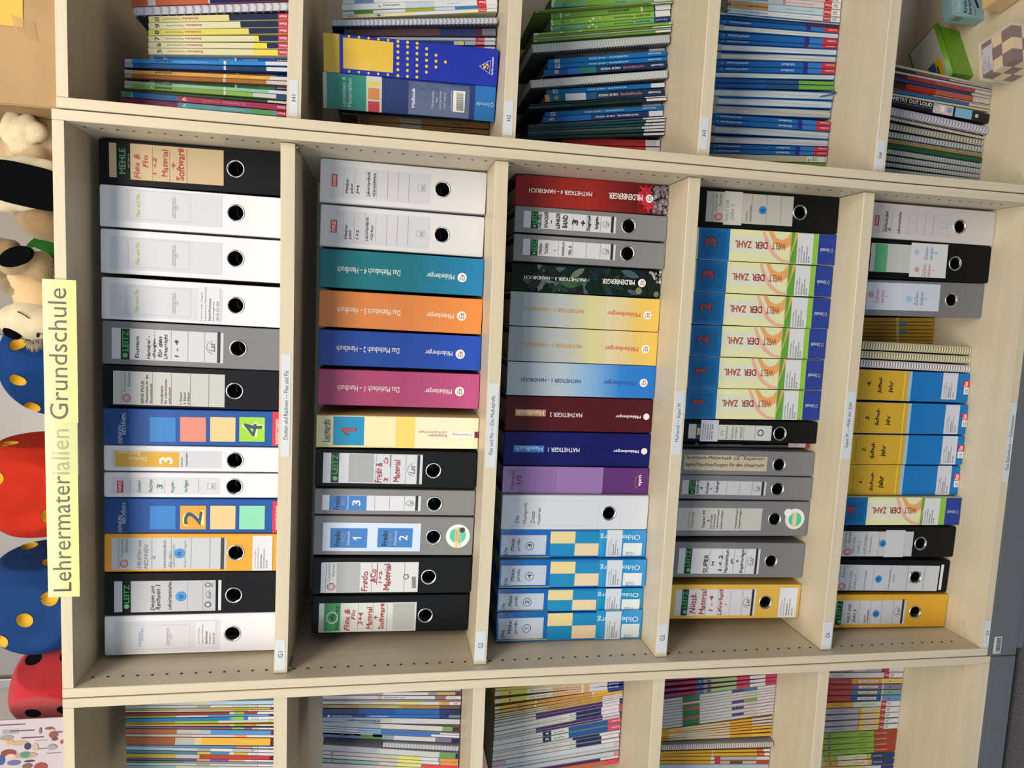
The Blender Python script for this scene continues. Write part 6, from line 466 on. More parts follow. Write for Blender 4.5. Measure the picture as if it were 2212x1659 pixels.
I(row='H2',k='binder',n='ring_binder',cat='binder',d='blue ring binder with yellow panel and yellow dots',x=1170,y=103,z=1136.6,w=66,h=323.9,lean=0.81,col='#0b2496',yaw=-14,dp=0.1,ops='R|#c6a32c|0.4|294.9|65.6|323.4~R|#cda92e|8.7|197.6|60.6|288.3~C|#d3b23a|62.7|189.3|2.7~C|#d3b23a|55|189.1|2.7~C|#d3b23a|45|189|2.7~C|#d3b23a|35.1|188.8|2.7~C|#d3b23a|25|188.7|2.7~C|#d3b23a|14.8|188.5|2.7~C|#d3b23a|4.6|188.3|2.7~C|#d3b23a|62.7|171.7|2.7~C|#d3b23a|55.1|171.5|2.7~C|#d3b23a|45.2|171.3|2.7~C|#d3b23a|35.1|171.2|2.7~C|#d3b23a|25|171|2.7~C|#d3b23a|14.8|170.8|2.7~C|#d3b23a|4.7|170.6|2.7~C|#d3b23a|62.7|154.1|2.7~C|#d3b23a|55.1|153.9|2.7~C|#d3b23a|45.2|153.8|2.7~C|#d3b23a|35.1|153.6|2.7~C|#d3b23a|25|153.4|2.7~C|#d3b23a|14.9|153.2|2.7~C|#d3b23a|4.8|153|2.7~C|#d3b23a|55|136.3|2.7~C|#d3b23a|45.3|136.1|2.7~C|#d3b23a|35.2|135.9|2.7~C|#d3b23a|25|135.7|2.7~C|#d3b23a|14.9|135.5|2.7~C|#d3b23a|45.5|118.4|2.7~C|#d3b23a|35.3|118.2|2.7~C|#d3b23a|25.2|118|2.7~C|#d3b23a|35.3|100.5|2.7~C|#c9a836|63.1|277.6|2.3~C|#c9a836|63.1|259.7|2.3~C|#c9a836|63.1|242.3|2.3~C|#c9a836|63.1|224.4|2.3~C|#c9a836|63.1|207|2.3~C|#c9a836|4.1|277.4|2.3~C|#c9a836|4.3|259.8|2.3~C|#c9a836|4.3|242.1|2.3~C|#c9a836|4.4|224.5|2.4~C|#c9a836|4.4|206.8|2.4~O|#c6cce6|21|14.8|46.4|37.2|tri~T|S|#d3b23a|29.7|18.7|39.9|28.8|h|b~T|Schroedel|#ccd2ea|20.1|9.4|50.9|13.6|h|b')
I(row='H2',k='binder',n='ring_binder',cat='binder',d='green and navy ring binder with four colour patches and barcode',x=1107.9,y=121,z=1136.5,w=63.2,h=325.1,lean=0.75,col='#1b2f66',yaw=-14.5,dp=0.2,ops='R|#a9b0ac|0.4|318|62.8|324.6~R|#1f7f70|0.4|245.7|62.8|318~R|#b9b9b6|0.4|216.9|62.8|245.7~R|#c9b84a|46|221.1|53.6|242.2~R|#bd7f3c|22.3|221.2|42.5|242.2~R|#ab3540|0.4|221.2|19.1|242.2~R|#1563a8|0.4|0.5|62.8|40.1~T|Lernideen &|#b3cfd0|6.3|283.7|58|290.4|h~T|Materialien|#b3cfd0|6.2|272.4|55.2|279.5|h~R|#2a3a68|1.9|50.4|60|167~T|Maßstab|#d6dae6|14.2|155|48.4|161|h|b~T|Materialien|#b9c0d2|15.6|119.3|46.4|123.3|h~T|für|#b9c0d2|27.2|111.9|35.7|115.6|h~T|Lehrerinnen|#b9c0d2|14.8|104.9|47.6|108.9|h~T|und Lehrer|#b9c0d2|16.8|96.4|46|100.5|h~T|www.schroedel.de|#c4cad8|13.6|83.9|49.4|87|h~R|#d6d8d8|12.4|59.5|50.3|82.2~R|#1e2024|46.5|62.7|47.2|76.2~R|#1e2024|44.6|62.6|45.4|76.1~R|#1e2024|42.6|62.6|43.6|76.1~R|#1e2024|41.2|62.5|41.8|76.1~R|#1e2024|39.2|62.5|40|76~R|#1e2024|37.3|62.4|38.2|76~R|#1e2024|35.8|62.4|36.4|75.9~R|#1e2024|33.8|62.3|34.6|75.9~R|#1e2024|31.9|62.3|32.8|75.8~R|#1e2024|30.4|62.2|31.1|75.8~R|#1e2024|28.4|62.2|29.3|75.7~R|#1e2024|26.5|62.1|27.5|75.7~R|#1e2024|25|62.1|25.7|75.6~R|#1e2024|23.1|62|23.9|75.6~R|#1e2024|21.1|62|22.1|75.5~R|#1e2024|19.6|61.9|20.3|75.5~R|#1e2024|17.7|61.9|18.5|75.5~R|#1e2024|15.7|61.8|16.7|75.4~T|Schroedel|#a9c6e0|26.5|11.7|33.5|36.6|v~O|#c6d6e6|26.5|3.6|34.1|9.5|oct')
I(row='H2',k='book',n='booklet',cat='booklet',d='thin dark grey booklet behind the green and navy binder',x=1098.7,y=200,z=1136.1,w=2.7,h=303.5,lean=0.7,col='#55564f',ops='')
I(row='H2',k='book',n='booklet',cat='booklet',d='thin grey booklet behind the green and navy binder, next to brown books',x=1094.9,y=210,z=1136.1,w=3.8,h=297.4,lean=1.38,col='#66665c',ops='')
I(row='H2',k='book',n='schoolbook',cat='book',d='brown schoolbook lettered A, behind binder',x=1085.8,y=200,z=1136.2,w=9.4,h=266,lean=1.46,col='#806038',ops='R|#84643a|0.4|181.1|9.4|265.5~R|#86837c|0.4|138.9|9.4|181.1~R|#80603a|0.4|0.5|9.4|138.9~T|10|#2c2218|2.9|252.9|8.3|258.9|h|b~T|B|#2c2218|2.5|243.1|8.3|250.3|h|b~T|Mathematik Hauptschule|#4c3820|2.9|82|5.9|138|v~T|Maßstab|#2c2218|2.5|53.3|6.4|79.4|v|b~T|Schroedel|#3a2a18|2.9|20.7|5.9|47.9|v')
I(row='H2',k='book',n='schoolbook',cat='book',d='brown schoolbook against the shelf side, partly hidden',x=1074.2,y=200,z=1136.2,w=7.9,h=266,lean=1,col='#806038',ops='R|#84643a|0.4|180.8|7.8|265.5~R|#86837c|0.4|138.6|7.8|180.8~R|#80603a|0.4|0.5|7.8|138.6~T|10|#2c2218|2.5|252.7|7|258.7|h|b~T|A|#2c2218|2|242.9|7|250.1|h|b~T|Mathematik Hauptschule|#4c3820|2.5|81.7|4.9|137.7|v~T|Maßstab|#2c2218|2|52.9|5.3|79|v|b~T|Schroedel|#3a2a18|2.5|20.3|4.9|47.5|v')
I(row='H3',k='book',n='schoolbook',cat='book',d='green schoolbook nearest the photo edge, edge cut off',x=1398,y=205,z=758.6,w=6.2,h=262,lean=9.3,col='#6f9a38',ops='')
I(row='H3',k='book',n='schoolbook',cat='book',d='green schoolbook with white spots, uppermost fully shown',x=1389.6,y=205,z=758.8,w=8.1,h=262,lean=9.17,col='#6f9a38',ops='R|#b4c4b4|0.4|253.7|7.9|261.5~R|#6f9a38|0.4|0.5|7.9|253.7~R|#a8c8a8|2.5|171.4|5.8|179.5')
I(row='H3',k='book',n='schoolbook',cat='book',d='sea-green schoolbook figured six with white spots',x=1380.7,y=205,z=758.9,w=7.8,h=262,lean=9.18,col='#5f9a7a',ops='R|#b4c4bc|0.4|256.3|9.2|261.5~R|#5f9a7a|0.4|187|9.2|256.3~R|#6f9a38|0.4|131.4|9.2|187~R|#639a62|0.4|38.4|9.2|131.4~R|#c4c6cc|0.4|0.5|9.2|38.4~T|6|#14281e|2.4|231.9|7.2|237.9|h~T|Mathematik|#1c3020|2.9|101.7|5.8|124.8|v')
I(row='H3',k='book',n='booklet',cat='booklet',d='tall thin green booklet between spotted schoolbooks',x=1375.2,y=195,z=758.3,w=2.3,h=300,lean=10.49,col='#6c7a44',ops='R|#7c8c50|0.4|0.5|2|299.5')
I(row='H3',k='book',n='booklet',cat='booklet',d='tall thin dark green booklet above the book in italic capitals',x=1372.4,y=195,z=758.3,w=2.1,h=300,lean=10.51,col='#5a6e30',ops='R|#b4b4a8|0.4|292.9|1.8|299.5~R|#5e7a2c|0.4|49.1|1.8|292.9~R|#c4c6cc|0.4|0.5|1.8|49.1')
I(row='H3',k='book',n='schoolbook',cat='book',d='mid green schoolbook with large black capitals, figured five',x=1366.4,y=205,z=759.1,w=9,h=262,lean=10.87,col='#5f8c3e',ops='R|#b4c0b0|0.4|260.3|10.4|261.5~R|#5f8c44|0.4|243.4|10.4|260.3~R|#c4d0b4|0.4|240.5|10.4|243.4~R|#638f3e|0.4|66.7|10.4|240.5~R|#c4d0b4|0.4|63.4|10.4|66.7~R|#5f8c3c|0.4|38.2|10.4|63.4~R|#1c2860|0.4|34.8|10.4|38.2~R|#c6c7d0|0.4|0.5|10.4|34.8~T|5|#c6d8b8|3.2|222.4|8.1|231.3|h~T|SEKUNDO|#10180c|3.2|91|7.8|139.8|v|bi')
I(row='H3',k='book',n='schoolbook',cat='book',d='light green schoolbook with white spots and sticker',x=1354.6,y=205,z=759.3,w=12.3,h=262,lean=10.91,col='#6f9a38',ops='R|#b4c4b4|0.4|257.1|11.9|261.5~R|#78a440|0.4|36.3|11.9|257.1~R|#1c2860|0.4|33.8|11.9|36.3~R|#c6c7d0|0.4|0.5|11.9|33.8~T|6|#14281e|3.1|233.7|9.2|240.2|h~T|Mathematik|#1c3020|3.7|83|7.4|126.2|v|b~T|SEKUNDO|#14200e|3.7|43.9|7.6|77.5|v|bi~O|#c8dcc0|5.5|167.4|9.8|173.5|dot~O|#c8dcc0|1.2|175.9|4.9|180.8|dot~O|#c8dcc0|6.1|154.2|8.6|157.9|dot~O|#c8dcc0|4.9|214.7|7.4|217.5|dot')
I(row='H3',k='book',n='schoolbook',cat='book',d='sea-green schoolbook with white spots and navy foot',x=1342.1,y=205,z=759.1,w=10.3,h=262,lean=10.86,col='#5f9a7a',ops='R|#b4c4bc|0.4|258.2|9.9|261.5~R|#5f9a7a|0.4|185.2|9.9|258.2~R|#70a044|0.4|82.7|9.9|185.2~R|#5f9a6c|0.4|35.6|9.9|82.7~R|#1a2464|0.4|0.5|9.9|35.6~T|5|#14281e|2.6|234.3|7.7|240.4|h~T|Mathematik|#1c3020|3.1|82.7|6.2|126.2|v|b~T|SEKUNDO|#14200e|3.1|44.1|6.4|77.3|v|bi~T|Schroedel|#b4bce0|3.1|6|6.7|32.3|v~O|#c8dcc0|5.1|168.1|8.7|174|dot~O|#c8dcc0|1.5|176.6|5.1|181.6|dot~O|#c8dcc0|0|161.4|3.1|167.1|dot~O|#c8dcc0|4.1|200.8|6.2|203.4|dot')
I(row='H3',k='book',n='booklet',cat='booklet',d='tall green spotted booklet above the first wire-bound notebook',x=1330,y=195,z=758.6,w=4.5,h=300,lean=10.7,col='#6d9434',ops='R|#b0b8a8|0.4|290.3|4.5|299.5~R|#6f9636|0.4|5.5|4.5|290.3~R|#b4b8c0|0.4|0.5|4.5|5.5~O|#b8c8b0|0.5|237.9|3.4|244.3|dot~O|#b8c8b0|0.5|197.5|2.9|204|dot')
I(row='H3',k='book',n='booklet',cat='booklet',d='thin tall green and white booklet with sticker',x=1324.5,y=195,z=758.4,w=3,h=300,lean=10.47,col='#5a6c44',ops='R|#a8aca4|0.4|293.5|2.6|299.5~R|#5c7040|0.4|42.3|2.6|293.5~R|#c4c6ce|0.4|0.5|2.6|42.3')
I(row='H3',k='book',n='booklet',cat='booklet',d='thin tall pale green booklet',x=1320.1,y=195,z=758.4,w=3.2,h=300,lean=10.32,col='#7c9870',ops='R|#7f9a74|0.4|0.5|2.8|299.5')
I(row='H3',k='book',n='booklet',cat='booklet',d='thin tall green booklet against the first wire-bound notebook',x=1315.2,y=195,z=758.5,w=4.5,h=300,lean=10.26,col='#5f7c3c',ops='R|#80965c|0.4|291.2|4.1|299.5~R|#5f8040|0.4|34.8|4.1|291.2~R|#c4c6ce|0.4|0.5|4.1|34.8')
I(row='H3',k='coil',n='spiral_notebook',cat='notebook',d='thick wire-bound notebook beside the green booklets',x=1298.7,y=190,z=759.7,w=18.7,h=300,lean=10.05,col='#a8b2b8',wire='#c4c0ac',pitch=7,ops='')
I(row='H3',k='book',n='schoolbook',cat='book',d='dark grey solutions book under the first wire-bound notebook',x=1282.7,y=222,z=758.8,w=4.9,h=245,lean=9.37,col='#3a3a38',ops='R|#3e3e3b|0.4|36.4|8.4|244.5~R|#b4b5b8|0.4|0.5|8.4|36.4~T|MATHEMATIK • NEUE WEGE • LÖSUNGEN|#8a8a82|2.6|77|5.7|181.7|v')
I(row='H3',k='book',n='schoolbook',cat='book',d='blue schoolbook figured ten',x=1274.8,y=210,z=759,w=10,h=262,lean=10.06,col='#0c5a9c',ops='R|#0d5f9f|0.4|0.5|10.1|261.5~R|#b4c4d0|1.1|237.5|9.7|247.9~T|10|#123a70|2.5|238.8|8.4|246.6|h|b~T|MATHEMATIK • NEUE WEGE|#a9c6de|3.7|87.7|6.8|174.5|v|b~T|Schroedel|#a9c6de|3.7|13.6|7.2|42.5|v|b')
I(row='H3',k='book',n='schoolbook',cat='book',d='blue schoolbook figured nine',x=1262.8,y=210,z=758.9,w=8.7,h=262,lean=9.67,col='#0c5a9c',ops='R|#0d5f9f|0.4|0.5|8.7|261.5~R|#b4c4d0|0.9|236|8.4|246.4~T|9|#123a70|2.2|237.3|7.3|245.1|h|b~T|MATHEMATIK • NEUE WEGE|#a9c6de|3.2|86.2|5.9|173|v|b~T|Schroedel|#a9c6de|3.2|12.6|6.2|41.5|v|b')
I(row='H3',k='book',n='schoolbook',cat='book',d='blue to teal to navy schoolbook with square eight',x=1249.3,y=205,z=759.2,w=12.8,h=270,lean=9.56,col='#16284e',ops='R|#1b4f90|0.4|249.1|12.4|269.5~R|#1a4c8a|0.4|219.1|12.4|249.1~R|#2364ac|0.4|195.4|12.4|219.1~R|#23706c|0.4|157.6|12.4|195.4~R|#1e3a5c|0.4|131.2|12.4|157.6~R|#172446|0.4|0.5|12.4|131.2~T|8|#d8a8a8|3.2|238.6|10.3|248.3|h|b~T|NEUE WEGE|#c9d0dc|4.5|104.2|8.4|147.7|v|b~T|MATHEMATIK|#b06a7c|4.5|51.7|8.4|99.6|v|b~T|Schroedel|#c9d0dc|4.5|8.2|8.4|35.7|v|b')
I(row='H3',k='coil',n='spiral_notebook',cat='notebook',d='thick wire-bound notebook between the blue schoolbooks',x=1226.7,y=190,z=759.6,w=17.6,h=300,lean=9.71,col='#b4bcc0',wire='#cbc8b8',pitch=7,ops='')
I(row='H3',k='book',n='schoolbook',cat='book',d='dark grey solutions book under the second wire-bound notebook',x=1213.2,y=222,z=758.6,w=3.2,h=245,lean=9.23,col='#3f3f3a',ops='R|#42423e|0.4|41|5.3|244.5~R|#b4b5b8|0.4|0.5|5.3|41~T|MATHEMATIK • NEUE WEGE • LÖSUNGEN|#86867a|1.7|79.3|3.7|183.9|v')
I(row='H3',k='book',n='schoolbook',cat='book',d='blue schoolbook figured six with sticker',x=1207,y=210,z=758.8,w=4.9,h=262,lean=8.94,col='#0c5a9c',ops='R|#0d5f9f|0.4|31.2|9.1|261.5~R|#c4c6cf|0.4|0.5|9.1|31.2~R|#b4c4d0|0.9|236.8|8.7|247.3~T|6|#123a70|2.3|238.1|7.6|246|h|b~T|MATHEMATIK • NEUE WEGE|#a9c6de|3.3|85.9|6.2|172.9|v|b')
I(row='H3',k='book',n='schoolbook',cat='book',d='teal schoolbook with orange head and white sticker',x=1193.9,y=210,z=759.2,w=14.5,h=264,lean=8.4,col='#18506c',ops='R|#c48a68|0.4|253.8|14.8|263.5~R|#186078|0.4|219.6|14.8|253.8~R|#bfc6ce|0.4|174.8|14.8|219.6~R|#1c5a80|0.4|152.4|14.8|174.8~R|#1c3c58|0.4|124.2|14.8|152.4~R|#1c2c48|0.4|0.5|14.8|124.2~T|6|#c49a78|3.8|235|12.2|244.7|h|b~T|NEUE WEGE|#c4ccd4|5.3|104.1|9.9|147.1|v|b~T|MATHEMATIK|#b07870|5.3|51.5|9.9|99.9|v|b~T|Schroedel|#c9d0dc|5.3|8|9.9|35.7|v|b')
I(row='H3',k='book',n='booklet',cat='booklet',d='tall thin black booklet with white sticker end',x=1181.1,y=195,z=758.3,w=2.6,h=300,lean=8.83,col='#22282a',ops='R|#242c2e|0.4|49.1|2.2|299.5~R|#c0c2cc|0.4|0.5|2.2|49.1')
I(row='H3',k='book',n='booklet',cat='booklet',d='tall dark teal booklet under the thin black one',x=1175.8,y=195,z=758.6,w=5.9,h=300,lean=8.86,col='#0c3034',ops='R|#0e4448|0.4|210.6|5.5|299.5~R|#0b2c2e|0.4|45.1|5.5|210.6~R|#c0c2cc|0.4|0.5|5.5|45.1')
I(row='H3',k='book',n='schoolbook',cat='book',d='dark grey solutions book above the blue book figured five',x=1168.7,y=222,z=758.6,w=3.4,h=245,lean=8.5,col='#403e36',ops='R|#44423a|0.4|43.5|6.3|244.5~R|#b4b6b8|0.4|0.5|6.3|43.5~T|MATHEMATIK • NEUE WEGE • LÖSUNGEN|#8c8a76|2|80.5|4.4|185.5|v')
I(row='H3',k='book',n='schoolbook',cat='book',d='blue schoolbook figured five, upper of its pair',x=1162,y=210,z=758.8,w=9,h=262,lean=8.52,col='#0c5a9c',ops='R|#0d5f9f|0.4|0.5|8.8|261.5~R|#b4c4d0|0.9|240.2|8.5|250.6~T|5|#123a70|2.2|241.5|7.4|249.3|h|b~T|MATHEMATIK • NEUE WEGE|#a9c6de|3.2|89.5|6|176.6|v|b~T|Schroedel|#a9c6de|3.2|18|6.3|47|v|b')
I(row='H3',k='book',n='schoolbook',cat='book',d='blue to navy schoolbook with pale square, lower of its pair',x=1150,y=210,z=758.9,w=11.3,h=266,lean=8.27,col='#1a3e80',ops='R|#1d5aa4|0.4|224.3|11.2|265.5~R|#2068b8|0.4|161.6|11.2|224.3~R|#1c3e74|0.4|133.3|11.2|161.6~R|#1a2c58|0.4|32.1|11.2|133.3~R|#c4c6cf|0.4|0.5|11.2|32.1~T|NEUE WEGE|#c9d0dc|4.1|108.2|7.5|151.3|v|b~T|MATHEMATIK|#c9d0dc|4.1|55.9|7.5|104|v|b~T|5|#d8c8d0|2.9|242.6|9.3|251.7|h|b')
I(row='H3',k='book',n='booklet',cat='booklet',d='thin dark grey stickered booklet',x=1137.7,y=195,z=758.4,w=3.7,h=300,lean=8.39,col='#3c4042',ops='R|#3c4042|0.4|51|3.3|299.5~R|#c0c2cc|0.4|0.5|3.3|51~T|Uni|#3a3a44|0.6|46|3.1|47.7|h~T|Dep|#3a3a44|0.6|40.9|3.1|42.6|h~T|Mat|#3a3a44|0.6|35.8|3.1|37.5|h')
I(row='H3',k='book',n='booklet',cat='booklet',d='thin teal stickered booklet, upper one of four',x=1131.4,y=195,z=758.5,w=4.4,h=300,lean=8.06,col='#0d4048',ops='R|#0d4048|0.4|42.9|4.9|299.5~R|#c0c2cc|0.4|0.5|4.9|42.9~T|Uni|#3a3a44|0.8|37.8|4.5|39.5|h~T|Dep|#3a3a44|0.8|32.8|4.5|34.4|h~T|Mat|#3a3a44|0.8|27.7|4.5|29.4|h')
I(row='H3',k='book',n='booklet',cat='booklet',d='thin teal stickered booklet, second of four',x=1124.5,y=195,z=758.4,w=4.4,h=300,lean=7.69,col='#0c3c44',ops='R|#0c3c44|0.4|45.8|4.5|299.5~R|#c0c2cc|0.4|0.5|4.5|45.8~T|Uni|#3a3a44|0.7|40.8|4.2|42.4|h~T|Dep|#3a3a44|0.7|35.7|4.2|37.4|h~T|Mat|#3a3a44|0.7|30.6|4.2|32.3|h')
I(row='H3',k='book',n='booklet',cat='booklet',d='thin mid grey stickered booklet between teal ones',x=1118,y=195,z=758.4,w=5.1,h=300,lean=7.47,col='#4a4c4a',ops='R|#4a4c4a|0.4|51.2|5|299.5~R|#c0c2cc|0.4|0.5|5|51.2~T|Uni|#3a3a44|0.8|46.2|4.6|47.9|h~T|Dep|#3a3a44|0.8|41.1|4.6|42.8|h~T|Mat|#3a3a44|0.8|36|4.6|37.7|h')
I(row='H3',k='book',n='booklet',cat='booklet',d='thin teal stickered booklet, third of four',x=1111.3,y=195,z=758.4,w=4.1,h=300,lean=7.19,col='#0c383c',ops='R|#0c383c|0.4|45.7|4.5|299.5~R|#c0c2cc|0.4|0.5|4.5|45.7~T|Uni|#3a3a44|0.7|40.7|4.2|42.4|h~T|Dep|#3a3a44|0.7|35.6|4.2|37.3|h~T|Mat|#3a3a44|0.7|30.5|4.2|32.2|h')
I(row='H3',k='book',n='booklet',cat='booklet',d='thin teal stickered booklet, lowest of four',x=1103.3,y=195,z=758.4,w=4.7,h=300,lean=6.62,col='#0b3034',ops='R|#0b3034|0.4|46.9|5|299.5~R|#c0c2cc|0.4|0.5|5|46.9~T|Uni|#3a3a44|0.8|41.8|4.6|43.5|h~T|Dep|#3a3a44|0.8|36.8|4.6|38.4|h~T|Mat|#3a3a44|0.8|31.7|4.6|33.4|h')
I(row='H3',k='book',n='schoolbook',cat='book',d='dark red schoolbook with white sticker',x=1083.3,y=215,z=758.6,w=4.4,h=225,lean=3.82,col='#96262e',ops='R|#98282e|0.4|33|13.5|219.1~R|#c4c6cf|0.4|0.5|13.5|33~T|Gymnasium|#5c1a20|4.2|166.2|8.4|188.6|v~T|Lambacher|#5c1a20|4.2|38.1|8.4|57.8|v~T|Universität Siegen|#3a3a44|1.4|27.5|12.6|29.6|h~T|Department Mathematik|#3a3a44|1.4|23.1|12.6|25.1|h~T|MatheWerkstatt|#3a3a44|1.4|18.6|12.6|20.7|h~T|Adolf-Reichwein-Str.|#3a3a44|1.4|14.1|12.6|16.2|h~T|AR-K 509|#3a3a44|1.4|9.7|12.6|11.7|h')
I(row='H3',k='book',n='schoolbook',cat='book',d='dark red schoolbook against the shelf side',x=1075.2,y=215,z=758.4,w=8.9,h=225,lean=3.69,col='#a02a28',ops='R|#a02c28|0.4|32.7|8.5|218.6~R|#c4c6cf|0.4|0.5|8.5|32.7')
I(row='H4',k='book',n='schoolbook',cat='book',d='pink and white schoolbook nearest the photo edge',x=1413.9,y=180,z=380.3,w=9.5,h=262,lean=2.93,col='#c4b0b4',ops='R|#a8b4b8|0.4|138.7|9.3|261.5~R|#b08080|0.4|131.6|9.3|138.7~R|#c4b0b4|0.4|39.7|9.3|131.6~R|#b02a2c|0.4|21.4|9.3|39.7~R|#c9ccc8|0.4|0.5|9.3|21.4~T|5|#3a5a8c|2.4|257.7|7.2|266.4|h|b~T|Mathematik|#7a7a74|3.4|219.7|5.8|251.7|v~T|Schnittpunkt|#3a5a8c|2.9|173.6|6.6|218.2|v|b~T|Differenzierende Ausgabe|#7a848a|3.4|67.2|5.8|135.5|v~T|Klett|#e0c0c0|2.9|23.8|6.8|38.2|v|b~T|1/2|#1c2026|2.4|7.8|7.2|17.4|h|hand')
I(row='H4',k='book',n='schoolbook',cat='book',d='pale cyan and pink schoolbook',x=1401.8,y=180,z=380.4,w=12.2,h=262,lean=2.79,col='#c2b2b6',ops='R|#a0b0b4|0.4|137.5|12.3|261.5~R|#b08080|0.4|130.5|12.3|137.5~R|#c2b2b6|0.4|40.4|12.3|130.5~R|#b02a2c|0.4|22|12.3|40.4~R|#c9ccc8|0.4|0.5|12.3|22~T|5|#3a4a6c|3.2|256.7|9.5|265.3|h|b~T|Mathematik|#7a7a74|4.4|218.6|7.6|250.6|v~T|Schnittpunkt|#3a4a6c|3.8|172.4|8.6|217.1|v|b~T|Differenzierende Ausgabe|#7a848a|4.4|66|7.6|134.4|v~T|Klett|#e0c0c0|3.8|24.4|8.9|38.8|v|b~T|1/2|#1c2026|3.2|8.4|9.5|18|h|hand')
I(row='H4',k='book',n='schoolbook',cat='book',d='tan and pale blue schoolbook figured five',x=1387,y=180,z=380.4,w=13.1,h=262,lean=2.48,col='#a6bcc8',ops='R|#b08a54|0.4|169.6|13.3|261.5~R|#a6bcc8|0.4|162.6|13.3|169.6~R|#a6bcc8|0.4|40.2|13.3|162.6~R|#b02a2c|0.4|21.8|13.3|40.2~R|#c9ccc8|0.4|0.5|13.3|21.8~T|5|#1c1c1c|3.4|255.5|10.3|264.2|h|b~T|Mathematik|#7a7a74|4.8|217.4|8.2|249.5|v~T|Schnittpunkt|#1c1c1c|4.1|171.2|9.3|215.9|v|b~T|Differenzierende Ausgabe|#7a848a|4.8|64.6|8.2|133.1|v~T|Klett|#e0c0c0|4.1|24.2|9.6|38.6|v|b~T|1/2|#1c2026|3.4|8.2|10.3|17.8|h|hand')
I(row='H4',k='book',n='schoolbook',cat='book',d='white schoolbook with blue five and orange band',x=1373.7,y=180,z=380.3,w=9.9,h=262,lean=2.23,col='#c2c8c8',ops='R|#b4c2c8|0.4|189.5|9.7|261.5~R|#c2c8c8|0.4|182.5|9.7|189.5~R|#c2c8c8|0.4|40.6|9.7|182.5~R|#b02a2c|0.4|22.2|9.7|40.6~R|#c9ccc8|0.4|0.5|9.7|22.2~T|5|#1e4a94|2.5|254.6|7.6|263.2|h|b~T|Mathematik|#7a7a74|3.5|216.4|6|248.5|v~T|Schnittpunkt|#1e4a94|3|170.1|6.8|214.9|v|b~T|Differenzierende Ausgabe|#7a848a|3.5|63.4|6|132|v~T|Klett|#e0c0c0|3|24.6|7|39|v|b~T|1/2|#1c2026|2.5|8.5|7.6|18.2|h|hand')
I(row='H4',k='pages',n='schoolbook',cat='book',d='book with its white page edges outward, beside white schoolbook',x=1364.2,y=178,z=380.2,w=5,h=287,lean=1.98,col='#1a5c9c',pg='#bfc1bd',ops='R|#a8a8a4|0.4|268.6|4.8|286.5')
I(row='H4',k='book',n='schoolbook',cat='book',d='navy and maroon schoolbook bowed open',x=1358.5,y=180,z=380.2,w=5.3,h=287,lean=2.2,col='#123c6a',ops='R|#12406e|0.4|80.2|5.3|286.5~R|#561426|0.4|0.5|5.3|80.2')
I(row='H4',k='book',n='schoolbook',cat='book',d='blue schoolbook figured ten in the blue row',x=1350.8,y=180,z=380.3,w=9.2,h=287,lean=2.43,col='#17579a',ops='R|#17579a|0.4|77.8|9.2|286.5~R|#23267c|0.4|67|9.2|77.8~R|#2a68ac|0.4|35.1|9.2|67~R|#ad2a34|0.4|0.5|9.2|35.1~T|10|#a8b46a|3.4|264|7.2|268.6|v~T|matheWerkstatt|#c0ccdc|3.4|206.7|6.9|256.4|v|b~T|Cornelsen|#dcbcc0|3.8|3.9|6.7|24.9|v|b')
I(row='H4',k='pages',n='schoolbook',cat='book',d='book with white page edges outward between blue books ten and nine',x=1339.3,y=178,z=380.4,w=11.4,h=287,lean=2.74,col='#1a5c9c',pg='#bfc1bd',ops='R|#9c9c98|0.4|268.8|11.9|285.9')
I(row='H4',k='book',n='schoolbook',cat='book',d='thick blue schoolbook figured nine',x=1327.2,y=180,z=380.5,w=11.7,h=287,lean=3.39,col='#17579a',ops='R|#17579a|0.4|78.5|12.3|286.5~R|#23267c|0.4|67.7|12.3|78.5~R|#2a68ac|0.4|35.8|12.3|67.7~R|#ad2a34|0.4|0.5|12.3|35.8~T|9|#a8b46a|4.5|264.9|9.5|269.4|v~T|matheWerkstatt|#c0ccdc|4.5|207.5|9.2|257.2|v|b~T|Cornelsen|#dcbcc0|5.1|4.6|8.9|25.5|v|b')
I(row='H4',k='book',n='schoolbook',cat='book',d='thin blue schoolbook figured nine with maroon band',x=1317,y=180,z=380.3,w=7.3,h=287,lean=3.6,col='#17579a',ops='R|#17579a|0.4|80|6.9|286.5~R|#5c1c3c|0.4|69.2|6.9|80~R|#2a68ac|0.4|37.2|6.9|69.2~R|#ad2a34|0.4|0.5|6.9|37.2~T|9|#a8b46a|2.6|266.4|5.5|270.9|v~T|matheWerkstatt|#c0ccdc|2.6|209|5.3|258.8|v|b~T|Cornelsen|#dcbcc0|2.9|6.1|5.1|27|v|b')
I(row='H4',k='pages',n='schoolbook',cat='book',d='book with bluish white page edges outward under thin blue nine',x=1305.2,y=178,z=380.6,w=13.2,h=287,lean=3.96,col='#1a5c9c',pg='#b9c0c6',ops='R|#9a9a9c|0.4|269.2|13.2|285.1')
I(row='H4',k='pages',n='schoolbook',cat='book',d='book with grey page edges outward above the blue sevens',x=1291,y=178,z=380.7,w=14.2,h=287,lean=4.48,col='#1a5c9c',pg='#b4b4ae',ops='R|#8e9090|0.4|270.2|14.5|284.6')
